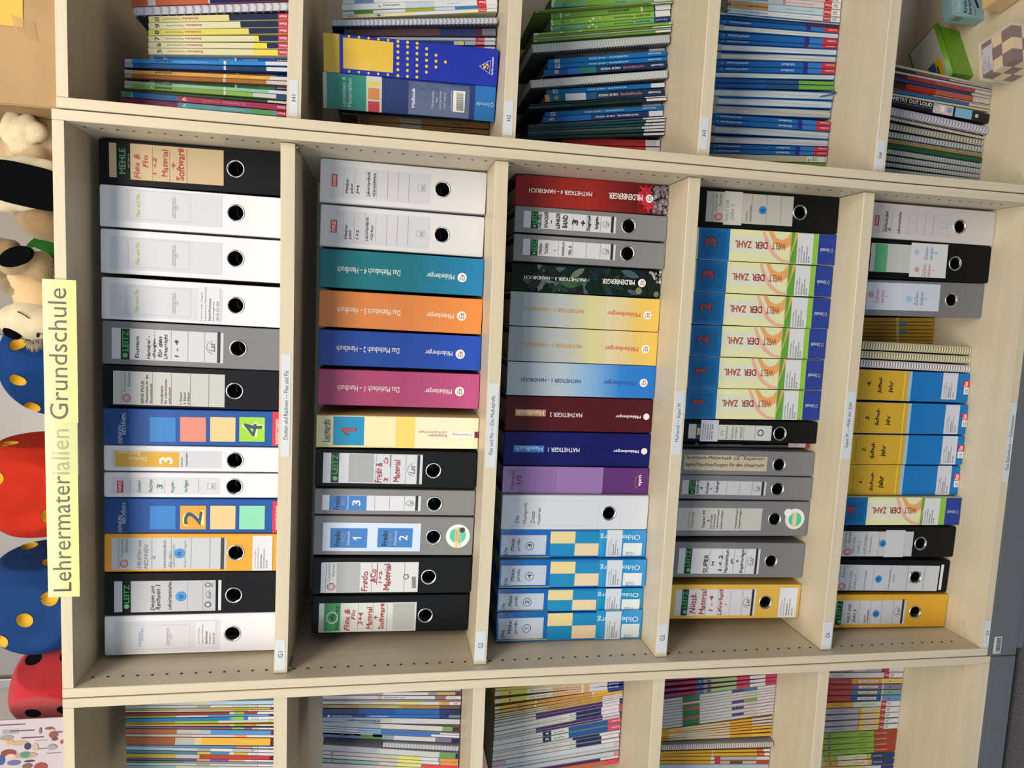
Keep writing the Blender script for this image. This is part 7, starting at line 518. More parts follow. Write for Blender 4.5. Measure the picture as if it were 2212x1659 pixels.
I(row='H4',k='book',n='schoolbook',cat='book',d='blue schoolbook figured seven, upper of its pair',x=1277.8,y=180,z=380.6,w=11.2,h=287,lean=4.7,col='#17579a',ops='R|#17579a|0.4|76.7|11.1|286.5~R|#23267c|0.4|65.9|11.1|76.7~R|#2a68ac|0.4|33.9|11.1|65.9~R|#ad2a34|0.4|0.5|11.1|33.9~T|7|#a8b46a|4|263.6|8.6|268.2|v~T|matheWerkstatt|#c0ccdc|4|206.1|8.3|256|v|b~T|Cornelsen|#dcbcc0|4.6|2.7|8|23.6|v|b~T|Schulbuch|#b0c4dc|3.4|98.1|8|128.9|v|b')
I(row='H4',k='book',n='schoolbook',cat='book',d='blue schoolbook figured seven, lower of its pair',x=1265.9,y=180,z=380.6,w=10.9,h=287,lean=4.84,col='#17579a',ops='R|#17579a|0.4|76.8|10.5|286.5~R|#23267c|0.4|66|10.5|76.8~R|#2a68ac|0.4|34|10.5|66~R|#ad2a34|0.4|0.5|10.5|34~T|7|#a8b46a|3.8|263.9|8.2|268.5|v~T|matheWerkstatt|#c0ccdc|3.8|206.3|7.8|256.3|v|b~T|Cornelsen|#dcbcc0|4.3|2.7|7.6|23.7|v|b~T|Schulbuch|#b0c4dc|3.3|98.3|7.6|129.1|v|b')
I(row='H4',k='pages',n='schoolbook',cat='book',d='book with white page edges outward under the blue sevens',x=1252.8,y=178,z=380.6,w=11.3,h=287,lean=4.73,col='#1a5c9c',pg='#b6beba',ops='')
I(row='H4',k='book',n='schoolbook',cat='book',d='navy and lime schoolbook, upper of its pair',x=1240.8,y=180,z=380.4,w=7.8,h=287,lean=4.36,col='#14467e',ops='R|#184f8c|0.4|161.8|7.4|286.5~R|#1d466c|0.4|84.5|7.4|161.8~R|#5f9436|0.4|0.5|7.4|84.5')
I(row='H4',k='book',n='schoolbook',cat='book',d='navy and lime schoolbook, lower of its pair',x=1231,y=180,z=380.5,w=9.6,h=287,lean=4.44,col='#14467e',ops='R|#184f8c|0.4|160.8|9.2|286.5~R|#1d466c|0.4|83.5|9.2|160.8~R|#5f9436|0.4|0.5|9.2|83.5')
I(row='H4',k='pages',n='schoolbook',cat='book',d='limp book with wavy page edges outward and navy ribbon',x=1212.3,y=176,z=380.7,w=16.4,h=287,lean=3.83,col='#1a5c9c',pg='#aab4b8',rib=1,ops='')
I(row='H4',k='pages',n='schoolbook',cat='book',d='limp book with page edges outward under the ribboned one',x=1194.7,y=178,z=380.6,w=15.9,h=287,lean=3.65,col='#1a5c9c',pg='#adb8c0',ops='R|#8f9094|0.4|269.3|16.5|284.5')
I(row='H4',k='pages',n='schoolbook',cat='book',d='book with fanned grey page edges outward above the blue sixes',x=1174.8,y=180,z=380.6,w=17.3,h=287,lean=3.12,col='#1a5c9c',pg='#a5a3a0',ops='R|#8f8a8c|0.4|272.1|18.9|285.1')
I(row='H4',k='book',n='schoolbook',cat='book',d='blue schoolbook figured six, upper of its pair',x=1154.5,y=180,z=380.3,w=9.2,h=287,lean=1.89,col='#17579a',ops='R|#17579a|0.4|78.9|9.4|286.5~R|#23267c|0.4|68.5|9.4|78.9~R|#2a68ac|0.4|34.6|9.4|68.5~R|#ad2a34|0.4|0.5|9.4|34.6~T|6|#a8b46a|3.4|264.6|7.4|269.2|v~T|matheWerkstatt|#c0ccdc|3.4|210|7.1|260.6|v|b~T|Cornelsen|#dcbcc0|3.9|4.1|6.9|26.2|v|b~T|Schulbuch|#b0c4dc|2.9|93.3|6.9|125.2|v|b')
I(row='H4',k='book',n='schoolbook',cat='book',d='blue schoolbook figured six, lower of its pair',x=1143.7,y=180,z=380.3,w=10.6,h=287,lean=1.9,col='#17579a',ops='R|#17579a|0.4|77.9|10.2|286.5~R|#23267c|0.4|67.4|10.2|77.9~R|#2a68ac|0.4|33.5|10.2|67.4~R|#ad2a34|0.4|0.5|10.2|33.5~T|6|#a8b46a|3.7|263.7|8|268.3|v~T|matheWerkstatt|#c0ccdc|3.7|209.1|7.7|259.7|v|b~T|Cornelsen|#dcbcc0|4.3|3|7.4|25.1|v|b~T|Schulbuch|#b0c4dc|3.2|92.3|7.4|124.2|v|b')
I(row='H4',k='pages',n='schoolbook',cat='book',d='book with pale page edges outward under the blue sixes',x=1129.4,y=180,z=380.4,w=16.5,h=287,lean=2.2,col='#1a5c9c',pg='#a8b2b8',ops='R|#85888c|0.4|270.3|16.5|284.1')
I(row='H4',k='pages',n='schoolbook',cat='book',d='book with pale page edges outward above the blue fives',x=1112.9,y=180,z=380.5,w=15.4,h=287,lean=3.2,col='#1a5c9c',pg='#b2b4bc',ops='R|#8a888e|0.4|268.7|15.3|284.9')
I(row='H4',k='book',n='schoolbook',cat='book',d='blue workshop schoolbook figured five next to page block',x=1099.9,y=180,z=380.4,w=9.1,h=287,lean=3.42,col='#17579a',ops='R|#17579a|0.4|78.3|8.7|286.5~R|#23267c|0.4|67.9|8.7|78.3~R|#2a68ac|0.4|33.9|8.7|67.9~R|#ad2a34|0.4|0.5|8.7|33.9~T|5|#a8b46a|3.2|264.4|6.8|269.1|v~T|matheWerkstatt|#c0ccdc|3.2|209.7|6.5|260.4|v|b~T|Cornelsen|#dcbcc0|3.6|3.4|6.4|25.5|v|b~T|Schulbuch|#b0c4dc|2.7|92.8|6.4|124.7|v|b')
I(row='H4',k='book',n='schoolbook',cat='book',d='blue workshop schoolbook figured five next to buff grey book',x=1090,y=180,z=380.4,w=9.1,h=287,lean=3.49,col='#17579a',ops='R|#17579a|0.4|79|8.7|286.5~R|#23267c|0.4|68.5|8.7|79~R|#2a68ac|0.4|34.6|8.7|68.5~R|#ad2a34|0.4|0.5|8.7|34.6~T|5|#a8b46a|3.2|265.2|6.8|269.8|v~T|matheWerkstatt|#c0ccdc|3.2|210.4|6.5|261.2|v|b~T|Cornelsen|#dcbcc0|3.6|4|6.4|26.1|v|b~T|Schulbuch|#b0c4dc|2.7|93.4|6.4|125.3|v|b')
I(row='H4',k='book',n='schoolbook',cat='book',d='buff grey book with typed white label at its foot',x=1077.5,y=180,z=380.5,w=12.7,h=287,lean=3.41,col='#a9a592',ops='R|#a9a592|0.4|50.2|12.7|286.5~R|#bfc4bc|0.4|6.3|12.7|50.2~R|#a9a592|0.4|0.5|12.7|6.3~T|BB|#2a2a2a|1.3|43.8|6.5|47|h|b~T|TUC|#2a2a2a|1.3|37.9|6.5|41.2|h|b~T|2344|#2a2a2a|1.3|32.1|10.5|35.3|h|b~T|-5.1|#2a2a2a|1.3|26.2|10.5|29.5|h|b')
I(row='H4',k='book',n='schoolbook',cat='book',d='lime green book against the shelf side',x=1067.8,y=185,z=380.3,w=5.7,h=287,lean=3.52,col='#5f9a30',ops='')
I(row='H5',k='book',n='schoolbook',cat='book',d='grey-white book at the leaning pile edge beside the green box',x=1262.3,y=150,z=10.3,w=4.4,h=300,lean=-4.62,col='#a3a192',ops='')
I(row='H5',k='book',n='booklet',cat='booklet',d='thin brown booklet with red cast',x=1257.6,y=150,z=10.2,w=4,h=300,lean=-4.02,col='#54372c',ops='R|#2c201c|0.4|195.1|3.6|258.6~R|#7a4a3c|0.4|110.1|3.6|195.1~R|#a08c80|0.4|0.5|3.6|110.1')
I(row='H5',k='book',n='booklet',cat='booklet',d='thin white booklet among dark red ones',x=1252.8,y=150,z=10.3,w=4.6,h=300,lean=-3.76,col='#9c9ca8',ops='')
I(row='H5',k='book',n='booklet',cat='booklet',d='black to red booklet, upper of two',x=1245,y=150,z=10.4,w=7.9,h=300,lean=-3.96,col='#7a2a20',ops='R|#281614|0.4|215.3|7.6|258.6~R|#8a2c20|0.4|144.3|7.6|215.3~R|#8f4436|0.4|42.6|7.6|144.3~R|#a8a49c|0.4|0.5|7.6|42.6')
I(row='H5',k='book',n='booklet',cat='booklet',d='thin navy booklet between two red ones',x=1237.3,y=150,z=10.3,w=6.1,h=300,lean=-3.82,col='#24375c',ops='R|#24385e|0.4|50.3|5.9|258.5~R|#a8a49c|0.4|0.5|5.9|50.3')
I(row='H5',k='book',n='booklet',cat='booklet',d='black to red booklet, lower and thicker of two',x=1227.9,y=150,z=10.5,w=11.7,h=300,lean=-3.42,col='#7a2a20',ops='R|#281814|0.4|216.2|11.7|258.7~R|#8a2820|0.4|141.9|11.7|216.2~R|#94503f|0.4|45.4|11.7|141.9~R|#a8a49c|0.4|0.5|11.7|45.4')
I(row='H5',k='book',n='booklet',cat='booklet',d='very thin rose booklet',x=1219.8,y=150,z=10.2,w=2.8,h=300,lean=-3.39,col='#9a5048',ops='R|#702c28|0.4|148|2.4|258.8~R|#b07468|0.4|53.3|2.4|148~R|#aaa69c|0.4|0.5|2.4|53.3')
I(row='H5',k='book',n='booklet',cat='booklet',d='thin blue booklet beside the cream one',x=1215.1,y=150,z=10.3,w=5.6,h=300,lean=-3.04,col='#1f5488',ops='R|#245a8c|0.4|54.3|5.6|258.8~R|#aaa69c|0.4|0.5|5.6|54.3')
I(row='H5',k='book',n='booklet',cat='booklet',d='thin cream booklet above the black English book',x=1209.6,y=150,z=10.2,w=4.4,h=300,lean=-2.78,col='#b3aa84',ops='')
I(row='H5',k='book',n='schoolbook',cat='book',d='black book with white English capitals and geometric drawing',x=1191.6,y=148,z=10.8,w=20.3,h=292,lean=-3.74,col='#15161e',ops='R|#b8a8ac|0.4|94.2|21|145.1~R|#101420|0.4|88.8|21|94.2~R|#6f9ebe|0.4|45.4|21|88.8~T|GEOMETRY OUT LOUD|#c8c6d0|11.1|148.6|19.3|269.3|d|b~T|Learning Mathematics Through Reading and Writing|#8a8898|6.4|148.6|9.6|267.6|d~T|B|#c9ccce|7.5|29|15|37.2|h|b~R|#6f9ebe|1.1|67.1|20.8|71.6~R|#6f9ebe|1.1|58.6|20.8|63.5~R|#6f9ebe|1.1|49.5|20.8|55~R|#5f92b4|6.4|97.8|17.1|109.4~R|#6f9ebe|15|133.5|21|144.2~R|#d0c4c8|4.3|116.6|18.2|127.3')
I(row='H5',k='coil',n='spiral_notebook',cat='notebook',d='white wire-bound notebook under the black English book',x=1165.3,y=145,z=10.9,w=18.9,h=305,lean=-4.7,col='#a2a2b2',wire='#c8c8d4',pitch=9,ops='')
I(row='H5',k='coil',n='spiral_notebook',cat='notebook',d='cream comb-bound manual, upper of two',x=1150.7,y=155,z=10.5,w=6.3,h=300,lean=-4.98,col='#a29c8a',wire='#b8b4a2',pitch=9,thick=1,ops='')
I(row='H5',k='coil',n='spiral_notebook',cat='notebook',d='cream comb-bound manual, lower of two',x=1139.7,y=155,z=10.6,w=14.8,h=280,lean=-3.84,col='#98948a',wire='#aaa698',pitch=9,thick=1,ops='')
I(row='H5',k='coil',n='spiral_notebook',cat='notebook',d='grey comb-bound manual above the tan one',x=1125,y=155,z=10.5,w=13.5,h=276,lean=-3.11,col='#8c9498',wire='#a9b0b0',pitch=9,thick=1,ops='')
I(row='H5',k='coil',n='spiral_notebook',cat='notebook',d='thin tan comb-bound manual',x=1112.5,y=155,z=10.3,w=9.9,h=285,lean=-2.83,col='#7c6a48',wire='#a08c60',pitch=5,thick=1,ops='')
I(row='H5',k='book',n='booklet',cat='booklet',d='dark green booklet between tan and white manuals',x=1101.5,y=155,z=10.4,w=10.3,h=285,lean=-2.86,col='#174c34',ops='')
I(row='H5',k='coil',n='spiral_notebook',cat='notebook',d='white comb-bound manual under the dark green booklet',x=1089.1,y=155,z=10.4,w=11.5,h=272,lean=-2.94,col='#98a2a4',wire='#a9b2b4',pitch=8,thick=1,ops='')
I(row='H5',k='coil',n='spiral_notebook',cat='notebook',d='white comb-bound manual, second under the green booklet',x=1076.6,y=155,z=10.4,w=12.6,h=268,lean=-2.46,col='#98a2a4',wire='#aab4b6',pitch=8,thick=1,ops='')
I(row='H5',k='coil',n='spiral_notebook',cat='notebook',d='white wire-bound manual, third under the green booklet',x=1065.1,y=155,z=10.3,w=9.3,h=268,lean=-1.93,col='#98a2a4',wire='#aab4b6',pitch=8,thick=1,ops='')
I(row='H5',k='coil',n='spiral_notebook',cat='notebook',d='white manual against the shelf side, lowest of four',x=1054.9,y=155,z=10.2,w=10.1,h=268,lean=-1.17,col='#98a2a4',wire='#aab4b6',pitch=8,thick=1,ops='')
I(row='F1',k='book',n='booklet',cat='booklet',d='pale blue workbook against the shelf side',x=-112.6,y=150,z=1521.8,w=7.9,h=300,lean=-2.34,col='#9fb8c4',ops='R|#a8adb4|0.4|171.3|7.5|299.5~R|#b8b69a|0.4|148.3|7.5|171.3~R|#a8b8c4|0.4|107.1|7.5|148.3~R|#9cc0d6|0.4|0.5|7.5|107.1')
I(row='F1',k='book',n='booklet',cat='booklet',d='off-white workbook with grey patches',x=-120.6,y=150,z=1521.7,w=5.2,h=300,lean=-2.53,col='#adadab',ops='R|#a9abaa|0.4|166.4|4.8|299.5~R|#908c92|0.4|140.5|4.8|166.4~R|#c0c0be|0.4|100.6|4.8|140.5~R|#b4b0aa|0.4|64.7|4.8|100.6~R|#c6c2c8|0.4|0.5|4.8|64.7~T|Uni Siegen|#3a3a44|0.5|58.1|4.7|60.3|h~T|Dep Math|#3a3a44|0.5|52.9|4.7|55.1|h~T|Mathe|#3a3a44|0.5|48.3|4.7|50.4|h')
I(row='F1',k='book',n='booklet',cat='booklet',d='green, cream and yellow thin workbook',x=-126.2,y=150,z=1521.7,w=3.2,h=300,lean=-2.62,col='#8d9a58',ops='R|#7c9444|0.4|204|2.8|299.5~R|#a8aca4|0.4|139.8|2.8|204~R|#cba23e|0.4|24|2.8|139.8~R|#5a1420|0.4|0.5|2.8|24')
I(row='F1',k='book',n='booklet',cat='booklet',d='cream-green workbook with lime patch',x=-130.5,y=150,z=1521.7,w=3.2,h=300,lean=-2.73,col='#b4b09c',ops='R|#b0b2a8|0.4|180|2.8|299.5~R|#b8ae8c|0.4|94.7|2.8|180~R|#8eac34|0.4|67.6|2.8|94.7~R|#c4c2c6|0.4|0.5|2.8|67.6~T|Uni Siegen|#3a3a44|0.3|58|2.9|60.2|h~T|Dep Math|#3a3a44|0.3|52.9|2.9|55.1|h~T|Mathe|#3a3a44|0.3|48.3|2.9|50.3|h')
I(row='F1',k='book',n='booklet',cat='booklet',d='dark red workbook with lime patch',x=-135.2,y=150,z=1521.7,w=5.2,h=300,lean=-2.43,col='#84262a',ops='R|#84262a|0.4|103.4|4.9|299.5~R|#bcbcb8|0.4|94.6|4.9|103.4~R|#86b03a|0.4|75.6|4.9|94.6~R|#9a2c34|0.4|49.1|4.9|75.6~R|#c6c4c8|0.4|0.5|4.9|49.1')
I(row='F1',k='book',n='booklet',cat='booklet',d='thin lime and sky blue workbook',x=-140.4,y=150,z=1521.7,w=4.2,h=300,lean=-2.35,col='#7c9a44',ops='R|#76943e|0.4|205.6|3.8|299.5~R|#b0b0ae|0.4|145.5|3.8|205.6~R|#4a88c4|0.4|26.8|3.8|145.5~R|#5c1426|0.4|0.5|3.8|26.8')
I(row='F1',k='book',n='booklet',cat='booklet',d='strong blue workbook with lime patch',x=-146.6,y=150,z=1521.7,w=7.2,h=300,lean=-2.21,col='#1f6498',ops='R|#1f6ca4|0.4|103.3|6.9|299.5~R|#4a90cc|0.4|98.9|6.9|103.3~R|#7fb04a|0.4|75.5|6.9|98.9~R|#1d6cb4|0.4|67.4|6.9|75.5~R|#c4c6ce|0.4|0.5|6.9|67.4~T|Uni Siegen|#3a3a44|0.7|57.8|6.5|60|h~T|Dep Math|#3a3a44|0.7|52.6|6.5|54.8|h~T|Mathe|#3a3a44|0.7|48|6.5|50.1|h')
I(row='F1',k='book',n='booklet',cat='booklet',d='olive and lime workbook with cream end',x=-154.4,y=150,z=1521.7,w=3.6,h=300,lean=-2.53,col='#8c8a38',ops='R|#84782a|0.4|208.5|5.1|299.5~R|#84a63a|0.4|125.1|5.1|208.5~R|#b8c0b0|0.4|28.1|5.1|125.1~R|#a8bf68|0.4|0.5|5.1|28.1')
I(row='F1',k='book',n='booklet',cat='booklet',d='thin orange workbook with lime patch',x=-163,y=150,z=1521.7,w=3.4,h=300,lean=-3.4,col='#c49a48',ops='R|#c69c4c|0.4|102.6|3.5|299.5~R|#c4c0b0|0.4|93.8|3.5|102.6~R|#7fae3a|0.4|75.4|3.5|93.8~R|#cc9234|0.4|51.8|3.5|75.4~R|#c6c6c4|0.4|0.5|3.5|51.8~T|Uni Siegen|#3a3a44|0.4|57.7|3.5|60|h~T|Dep Math|#3a3a44|0.4|52.6|3.5|54.8|h~T|Mathe|#3a3a44|0.4|48|3.5|50|h')
I(row='F1',k='book',n='booklet',cat='booklet',d='muted purple workbook with lime patch',x=-170.9,y=150,z=1521.8,w=3.7,h=300,lean=-4.12,col='#5c5680',ops='R|#5f5a8a|0.4|98.9|3.8|299.5~R|#7cac48|0.4|75.4|3.8|98.9~R|#6c5a96|0.4|59.2|3.8|75.4~R|#c4c0ce|0.4|0.5|3.8|59.2~T|Uni Siegen|#3a3a44|0.4|57.7|3.8|59.9|h~T|Dep Math|#3a3a44|0.4|52.5|3.8|54.7|h~T|Mathe|#3a3a44|0.4|47.9|3.8|50|h')
I(row='F1',k='book',n='booklet',cat='booklet',d='rust and blue workbook with white curve',x=-179.6,y=150,z=1522,w=9.5,h=300,lean=-4.3,col='#9a5a2c',ops='R|#985c30|0.4|204.1|9.1|299.5~R|#a9a7a4|0.4|157|9.1|204.1~R|#8fa6bc|0.4|139.6|9.1|157~R|#3f86c0|0.4|21.7|9.1|139.6~R|#561028|0.4|0.5|9.1|21.7')
I(row='F1',k='book',n='booklet',cat='booklet',d='pale workbook with salmon patch',x=-187.5,y=150,z=1521.8,w=5.2,h=300,lean=-4.1,col='#b4aca8',ops='R|#aaa4a2|0.4|175.8|4.8|299.5~R|#bdb6bc|0.4|92.9|4.8|175.8~R|#d28a64|0.4|69.3|4.8|92.9~R|#c4c6ce|0.4|0.5|4.8|69.3')
I(row='F1',k='book',n='booklet',cat='booklet',d='wide rust and golden yellow workbook',x=-199.7,y=150,z=1522.2,w=16.3,h=300,lean=-4.15,col='#95522a',ops='R|#94532a|0.4|207.3|16|299.5~R|#a5a29c|0.4|170.4|16|207.3~R|#c0b288|0.4|156.7|16|170.4~R|#cda238|0.4|22.7|16|156.7~R|#581024|0.4|0.5|16|22.7')
I(row='F1',k='book',n='booklet',cat='booklet',d='thin mid-blue workbook with salmon patch',x=-212.4,y=150,z=1521.8,w=4.1,h=300,lean=-4.53,col='#3f7cb0',ops='R|#6478a0|0.4|209|3.7|299.5~R|#3f7fb8|0.4|89.9|3.7|209~R|#cf7a5c|0.4|58.8|3.7|89.9~R|#c4c6ce|0.4|0.5|3.7|58.8~T|Uni Siegen|#3a3a44|0.4|57.3|3.7|59.6|h~T|Dep Math|#3a3a44|0.4|52.1|3.7|54.4|h~T|Mathe|#3a3a44|0.4|47.5|3.7|49.6|h')
I(row='F1',k='book',n='booklet',cat='booklet',d='off-white workbook with two grey patches',x=-220.9,y=150,z=1521.9,w=5.3,h=300,lean=-5.16,col='#a9b0ac',ops='R|#a8b0aa|0.4|165.6|6.3|299.5~R|#949898|0.4|139.7|6.3|165.6~R|#c2c4c6|0.4|98.7|6.3|139.7~R|#a8aaac|0.4|54.9|6.3|98.7~R|#c4c6ce|0.4|0.5|6.3|54.9~T|Uni Siegen|#3a3a44|0.7|57.2|6.1|59.4|h~T|Dep Math|#3a3a44|0.7|52|6.1|54.2|h~T|Mathe|#3a3a44|0.7|47.3|6.1|49.4|h')
I(row='F1',k='book',n='booklet',cat='booklet',d='steel blue workbook with yellow patches',x=-227.2,y=150,z=1521.9,w=5.7,h=300,lean=-5.12,col='#3a6c8e',ops='R|#3a6e90|0.4|165.1|5.4|299.5~R|#b8a23c|0.4|140.4|5.4|165.1~R|#3d7ca4|0.4|103.1|5.4|140.4~R|#c0c4c8|0.4|95|5.4|103.1~R|#b8a03a|0.4|66.1|5.4|95~R|#c4c6ce|0.4|0.5|5.4|66.1~T|Uni Siegen|#3a3a44|0.6|57.2|5.2|59.4|h~T|Dep Math|#3a3a44|0.6|51.9|5.2|54.2|h~T|Mathe|#3a3a44|0.6|47.3|5.2|49.4|h')
I(row='F1',k='book',n='booklet',cat='booklet',d='mustard and red workbook',x=-234.9,y=150,z=1522,w=8.7,h=300,lean=-4.92,col='#a8943a',ops='R|#a89238|0.4|205.8|8.5|299.5~R|#a4a5a2|0.4|161.3|8.5|205.8~R|#8c3a34|0.4|148.2|8.5|161.3~R|#a82e2c|0.4|24|8.5|148.2~R|#54101e|0.4|0.5|8.5|24')
I(row='F1',k='book',n='booklet',cat='booklet',d='purple workbook with yellow patches',x=-242.2,y=150,z=1521.8,w=4.1,h=300,lean=-5.01,col='#5a4a7c',ops='R|#5a4a7a|0.4|166.6|3.8|299.5~R|#c2a246|0.4|141.2|3.8|166.6~R|#6a5490|0.4|104.5|3.8|141.2~R|#c4a248|0.4|73.5|3.8|104.5~R|#c4c6ce|0.4|0.5|3.8|73.5~T|Uni Siegen|#3a3a44|0.4|57.1|3.8|59.3|h~T|Dep Math|#3a3a44|0.4|51.9|3.8|54.1|h~T|Mathe|#3a3a44|0.4|47.2|3.8|49.3|h')
I(row='F1',k='book',n='booklet',cat='booklet',d='thin green workbook above the grey-blue one',x=-246.8,y=150,z=1521.8,w=4,h=300,lean=-4.85,col='#4a6c4c',ops='R|#4a6e50|0.4|190.4|3.7|299.5~R|#86768c|0.4|0.5|3.7|190.4')
I(row='F1',k='book',n='booklet',cat='booklet',d='off-white workbook with grey patch, last before the pale blue one',x=-251.6,y=150,z=1521.8,w=4.6,h=300,lean=-4.74,col='#a4aeae',ops='R|#a4b0b0|0.4|168|4.3|299.5~R|#8f9494|0.4|141.8|4.3|168~R|#b0b4b4|0.4|59.9|4.3|141.8~R|#c6c4ca|0.4|0.5|4.3|59.9~T|Uni Siegen|#3a3a44|0.5|57|4.3|59.2|h~T|Dep Math|#3a3a44|0.5|51.7|4.3|54|h~T|Mathe|#3a3a44|0.5|47.1|4.3|49.2|h')
I(row='F1',k='book',n='booklet',cat='booklet',d='wide grey-blue workbook cut off by the photo edge',x=-261.3,y=150,z=1522.2,w=13.5,h=300,lean=-4.74,col='#7d949e',ops='R|#7c949e|0.4|205.9|13.1|299.5~R|#a8a896|0.4|124.6|13.1|205.9~R|#b0b8ae|0.4|0.5|13.1|124.6')
I(row='F2',k='coil',n='spiral_notebook',cat='notebook',d='white wire-bound notebook nearest the shelf side in the pebble-spined pile',x=-134.1,y=200,z=1145.7,w=5.2,h=280,lean=-2.47,col='#b4b0b8',wire='#cfccd4',pitch=6,ops='')
I(row='F2',k='book',n='booklet',cat='booklet',d='white booklet with grey head and yellow patch',x=-141.7,y=200,z=1145.7,w=6.1,h=300,lean=-2.68,col='#a8a0a0',ops='R|#8c8488|0.4|172.1|6|299.5~R|#c0bfc4|0.4|73.1|6|172.1~R|#8c8488|0.4|52|6|73.1~R|#b89c4c|0.4|12.9|6|52~R|#5c1c3c|0.4|0.5|6|12.9')
I(row='F2',k='book',n='schoolbook',cat='book',d='white pupil book figured two with pebble foot',x=-152.3,y=200,z=1145.8,w=7.5,h=300,lean=-3.3,col='#bcbcc0',ops='R|#bebec2|0.4|58.1|7.9|299.5~R|#8c5c54|0.4|33.7|7.9|58.1~R|#c8c4c6|0.4|0.5|7.9|33.7~T|2|#b0703c|0.8|172.7|7.5|184.5|v~T|MATHETIGER|#6a4a3c|2.5|125|5.8|168.4|v~T|Mildenberger|#3a2a2c|2.9|9.9|5.4|32|v')
I(row='F2',k='book',n='booklet',cat='booklet',d='thin grey booklet under the pupil book figured two',x=-160,y=200,z=1145.7,w=3,h=300,lean=-3.67,col='#85848c',ops='')
I(row='F2',k='book',n='schoolbook',cat='book',d='white book with yellow-green panels and orange foot',x=-165.4,y=200,z=1145.8,w=6.8,h=300,lean=-3.56,col='#b9b8bc',ops='R|#b8b8b8|0.4|189|6.7|299.5~R|#b4b494|0.4|143|6.7|189~R|#b8b8b4|0.4|136.7|6.7|143~R|#c4c468|0.4|88.5|6.7|136.7~R|#c2c2c6|0.4|49.6|6.7|88.5~R|#d29a2c|0.4|42.2|6.7|49.6~R|#cf8846|0.4|25|6.7|42.2~R|#cfccce|0.4|0.5|6.7|25~T|vpm|#3a3a3c|2.1|5.3|5|17.2|v|b~T|Mathematik|#9a9a9c|2.1|253.2|4.3|274.9|v~T|Arbeitsbuch|#8c8c90|2.1|196.9|4.3|218.9|v')
I(row='F2',k='book',n='schoolbook',cat='book',d='tan book with pebble foot',x=-174.3,y=200,z=1145.9,w=8,h=300,lean=-3.72,col='#9a7440',ops='R|#98753e|0.4|223.4|7.6|299.5~R|#908a50|0.4|128.4|7.6|223.4~R|#9c7442|0.4|47.6|7.6|128.4~R|#574a44|0.4|0.5|7.6|47.6~T|MILDENBERGER|#c9b48c|2.4|244|5.2|287.1|v|b~T|MATHETIGER 2|#c9b48c|2.4|138|5.2|177.7|v|b')
I(row='F2',k='book',n='schoolbook',cat='book',d='dark blue folder with its back bowed outward',x=-185.5,y=200,z=1146,w=12.9,h=300,lean=-3.62,col='#0e2c62',ops='R|#0d2450|0.4|222.9|12.5|299.5~R|#124084|0.4|143.9|12.5|222.9~R|#145292|0.4|47|12.5|143.9~R|#1c2250|0.4|0.5|12.5|47')
I(row='F2',k='book',n='schoolbook',cat='book',d='blue book with white capitals and pebble foot',x=-196,y=200,z=1145.8,w=6.9,h=300,lean=-3.59,col='#123c8c',ops='R|#122c6e|0.4|207.1|6.9|299.5~R|#1a5ab0|0.4|46.8|6.9|207.1~R|#1c2468|0.4|25.5|6.9|46.8~R|#6c6c86|0.4|0.5|6.9|25.5~T|MILDENBERGER|#c4cce0|2.2|238.5|4.8|280.7|v|b~T|MATHETIGER 1|#c4cce0|2.2|160.9|4.8|200|v|b~O|#c4cce0|1.1|283.8|6.2|289.4|dot')
I(row='F2',k='book',n='booklet',cat='booklet',d='grey-blue booklet with black lettering',x=-209.7,y=200,z=1146.1,w=10.1,h=300,lean=-4.46,col='#8498ac',ops='R|#8094aa|0.4|175.2|12|299.5~R|#a6a8a4|0.4|149.7|12|175.2~R|#b4b4bc|0.4|0.5|12|149.7~T|Mildenberger|#1c2430|2.5|178.3|8.1|249.2|v|b')
I(row='F2',k='book',n='booklet',cat='booklet',d='white spiral leaflet with green plant and maroon end',x=-228.4,y=200,z=1146.2,w=8,h=300,lean=-6.16,col='#b4b4b4',ops='R|#8e98a4|0.4|175.2|10.9|299.5~R|#b6b8b4|0.4|38.9|10.9|175.2~R|#6d8c48|0.4|15.8|10.9|38.9~R|#44201c|0.4|0.5|10.9|15.8')
I(row='F2',k='book',n='booklet',cat='booklet',d='white booklet fading to blue, upper of two',x=-238.7,y=200,z=1145.8,w=3.9,h=300,lean=-6.89,col='#a4a8b0',ops='R|#a8aab0|0.4|226.4|3.5|299.5~R|#7ea0c8|0.4|175.6|3.5|226.4~R|#1f5cb0|0.4|43.9|3.5|175.6~R|#c4c6cc|0.4|0.5|3.5|43.9')
I(row='F2',k='book',n='booklet',cat='booklet',d='white booklet fading to blue, lower of two',x=-244.3,y=200,z=1145.9,w=5.4,h=300,lean=-6.96,col='#98a8c0',ops='R|#a0a8b4|0.4|226.3|5|299.5~R|#6c98cc|0.4|175.4|5|226.3~R|#2260ba|0.4|63.4|5|175.4~R|#c2c6cc|0.4|0.5|5|63.4')
I(row='F2',k='book',n='schoolbook',cat='book',d='pale book with small dark publisher lettering',x=-251.2,y=200,z=1146,w=6.9,h=300,lean=-6.87,col='#aab4ba',ops='R|#aab4ba|0.4|192.6|6.7|299.5~R|#44546c|0.4|94.2|6.7|192.6~R|#5c3048|0.4|54.8|6.7|94.2~R|#281e58|0.4|0.5|6.7|54.8~T|Mildenberger|#26303c|2.5|232.3|5|264.5|v|b')
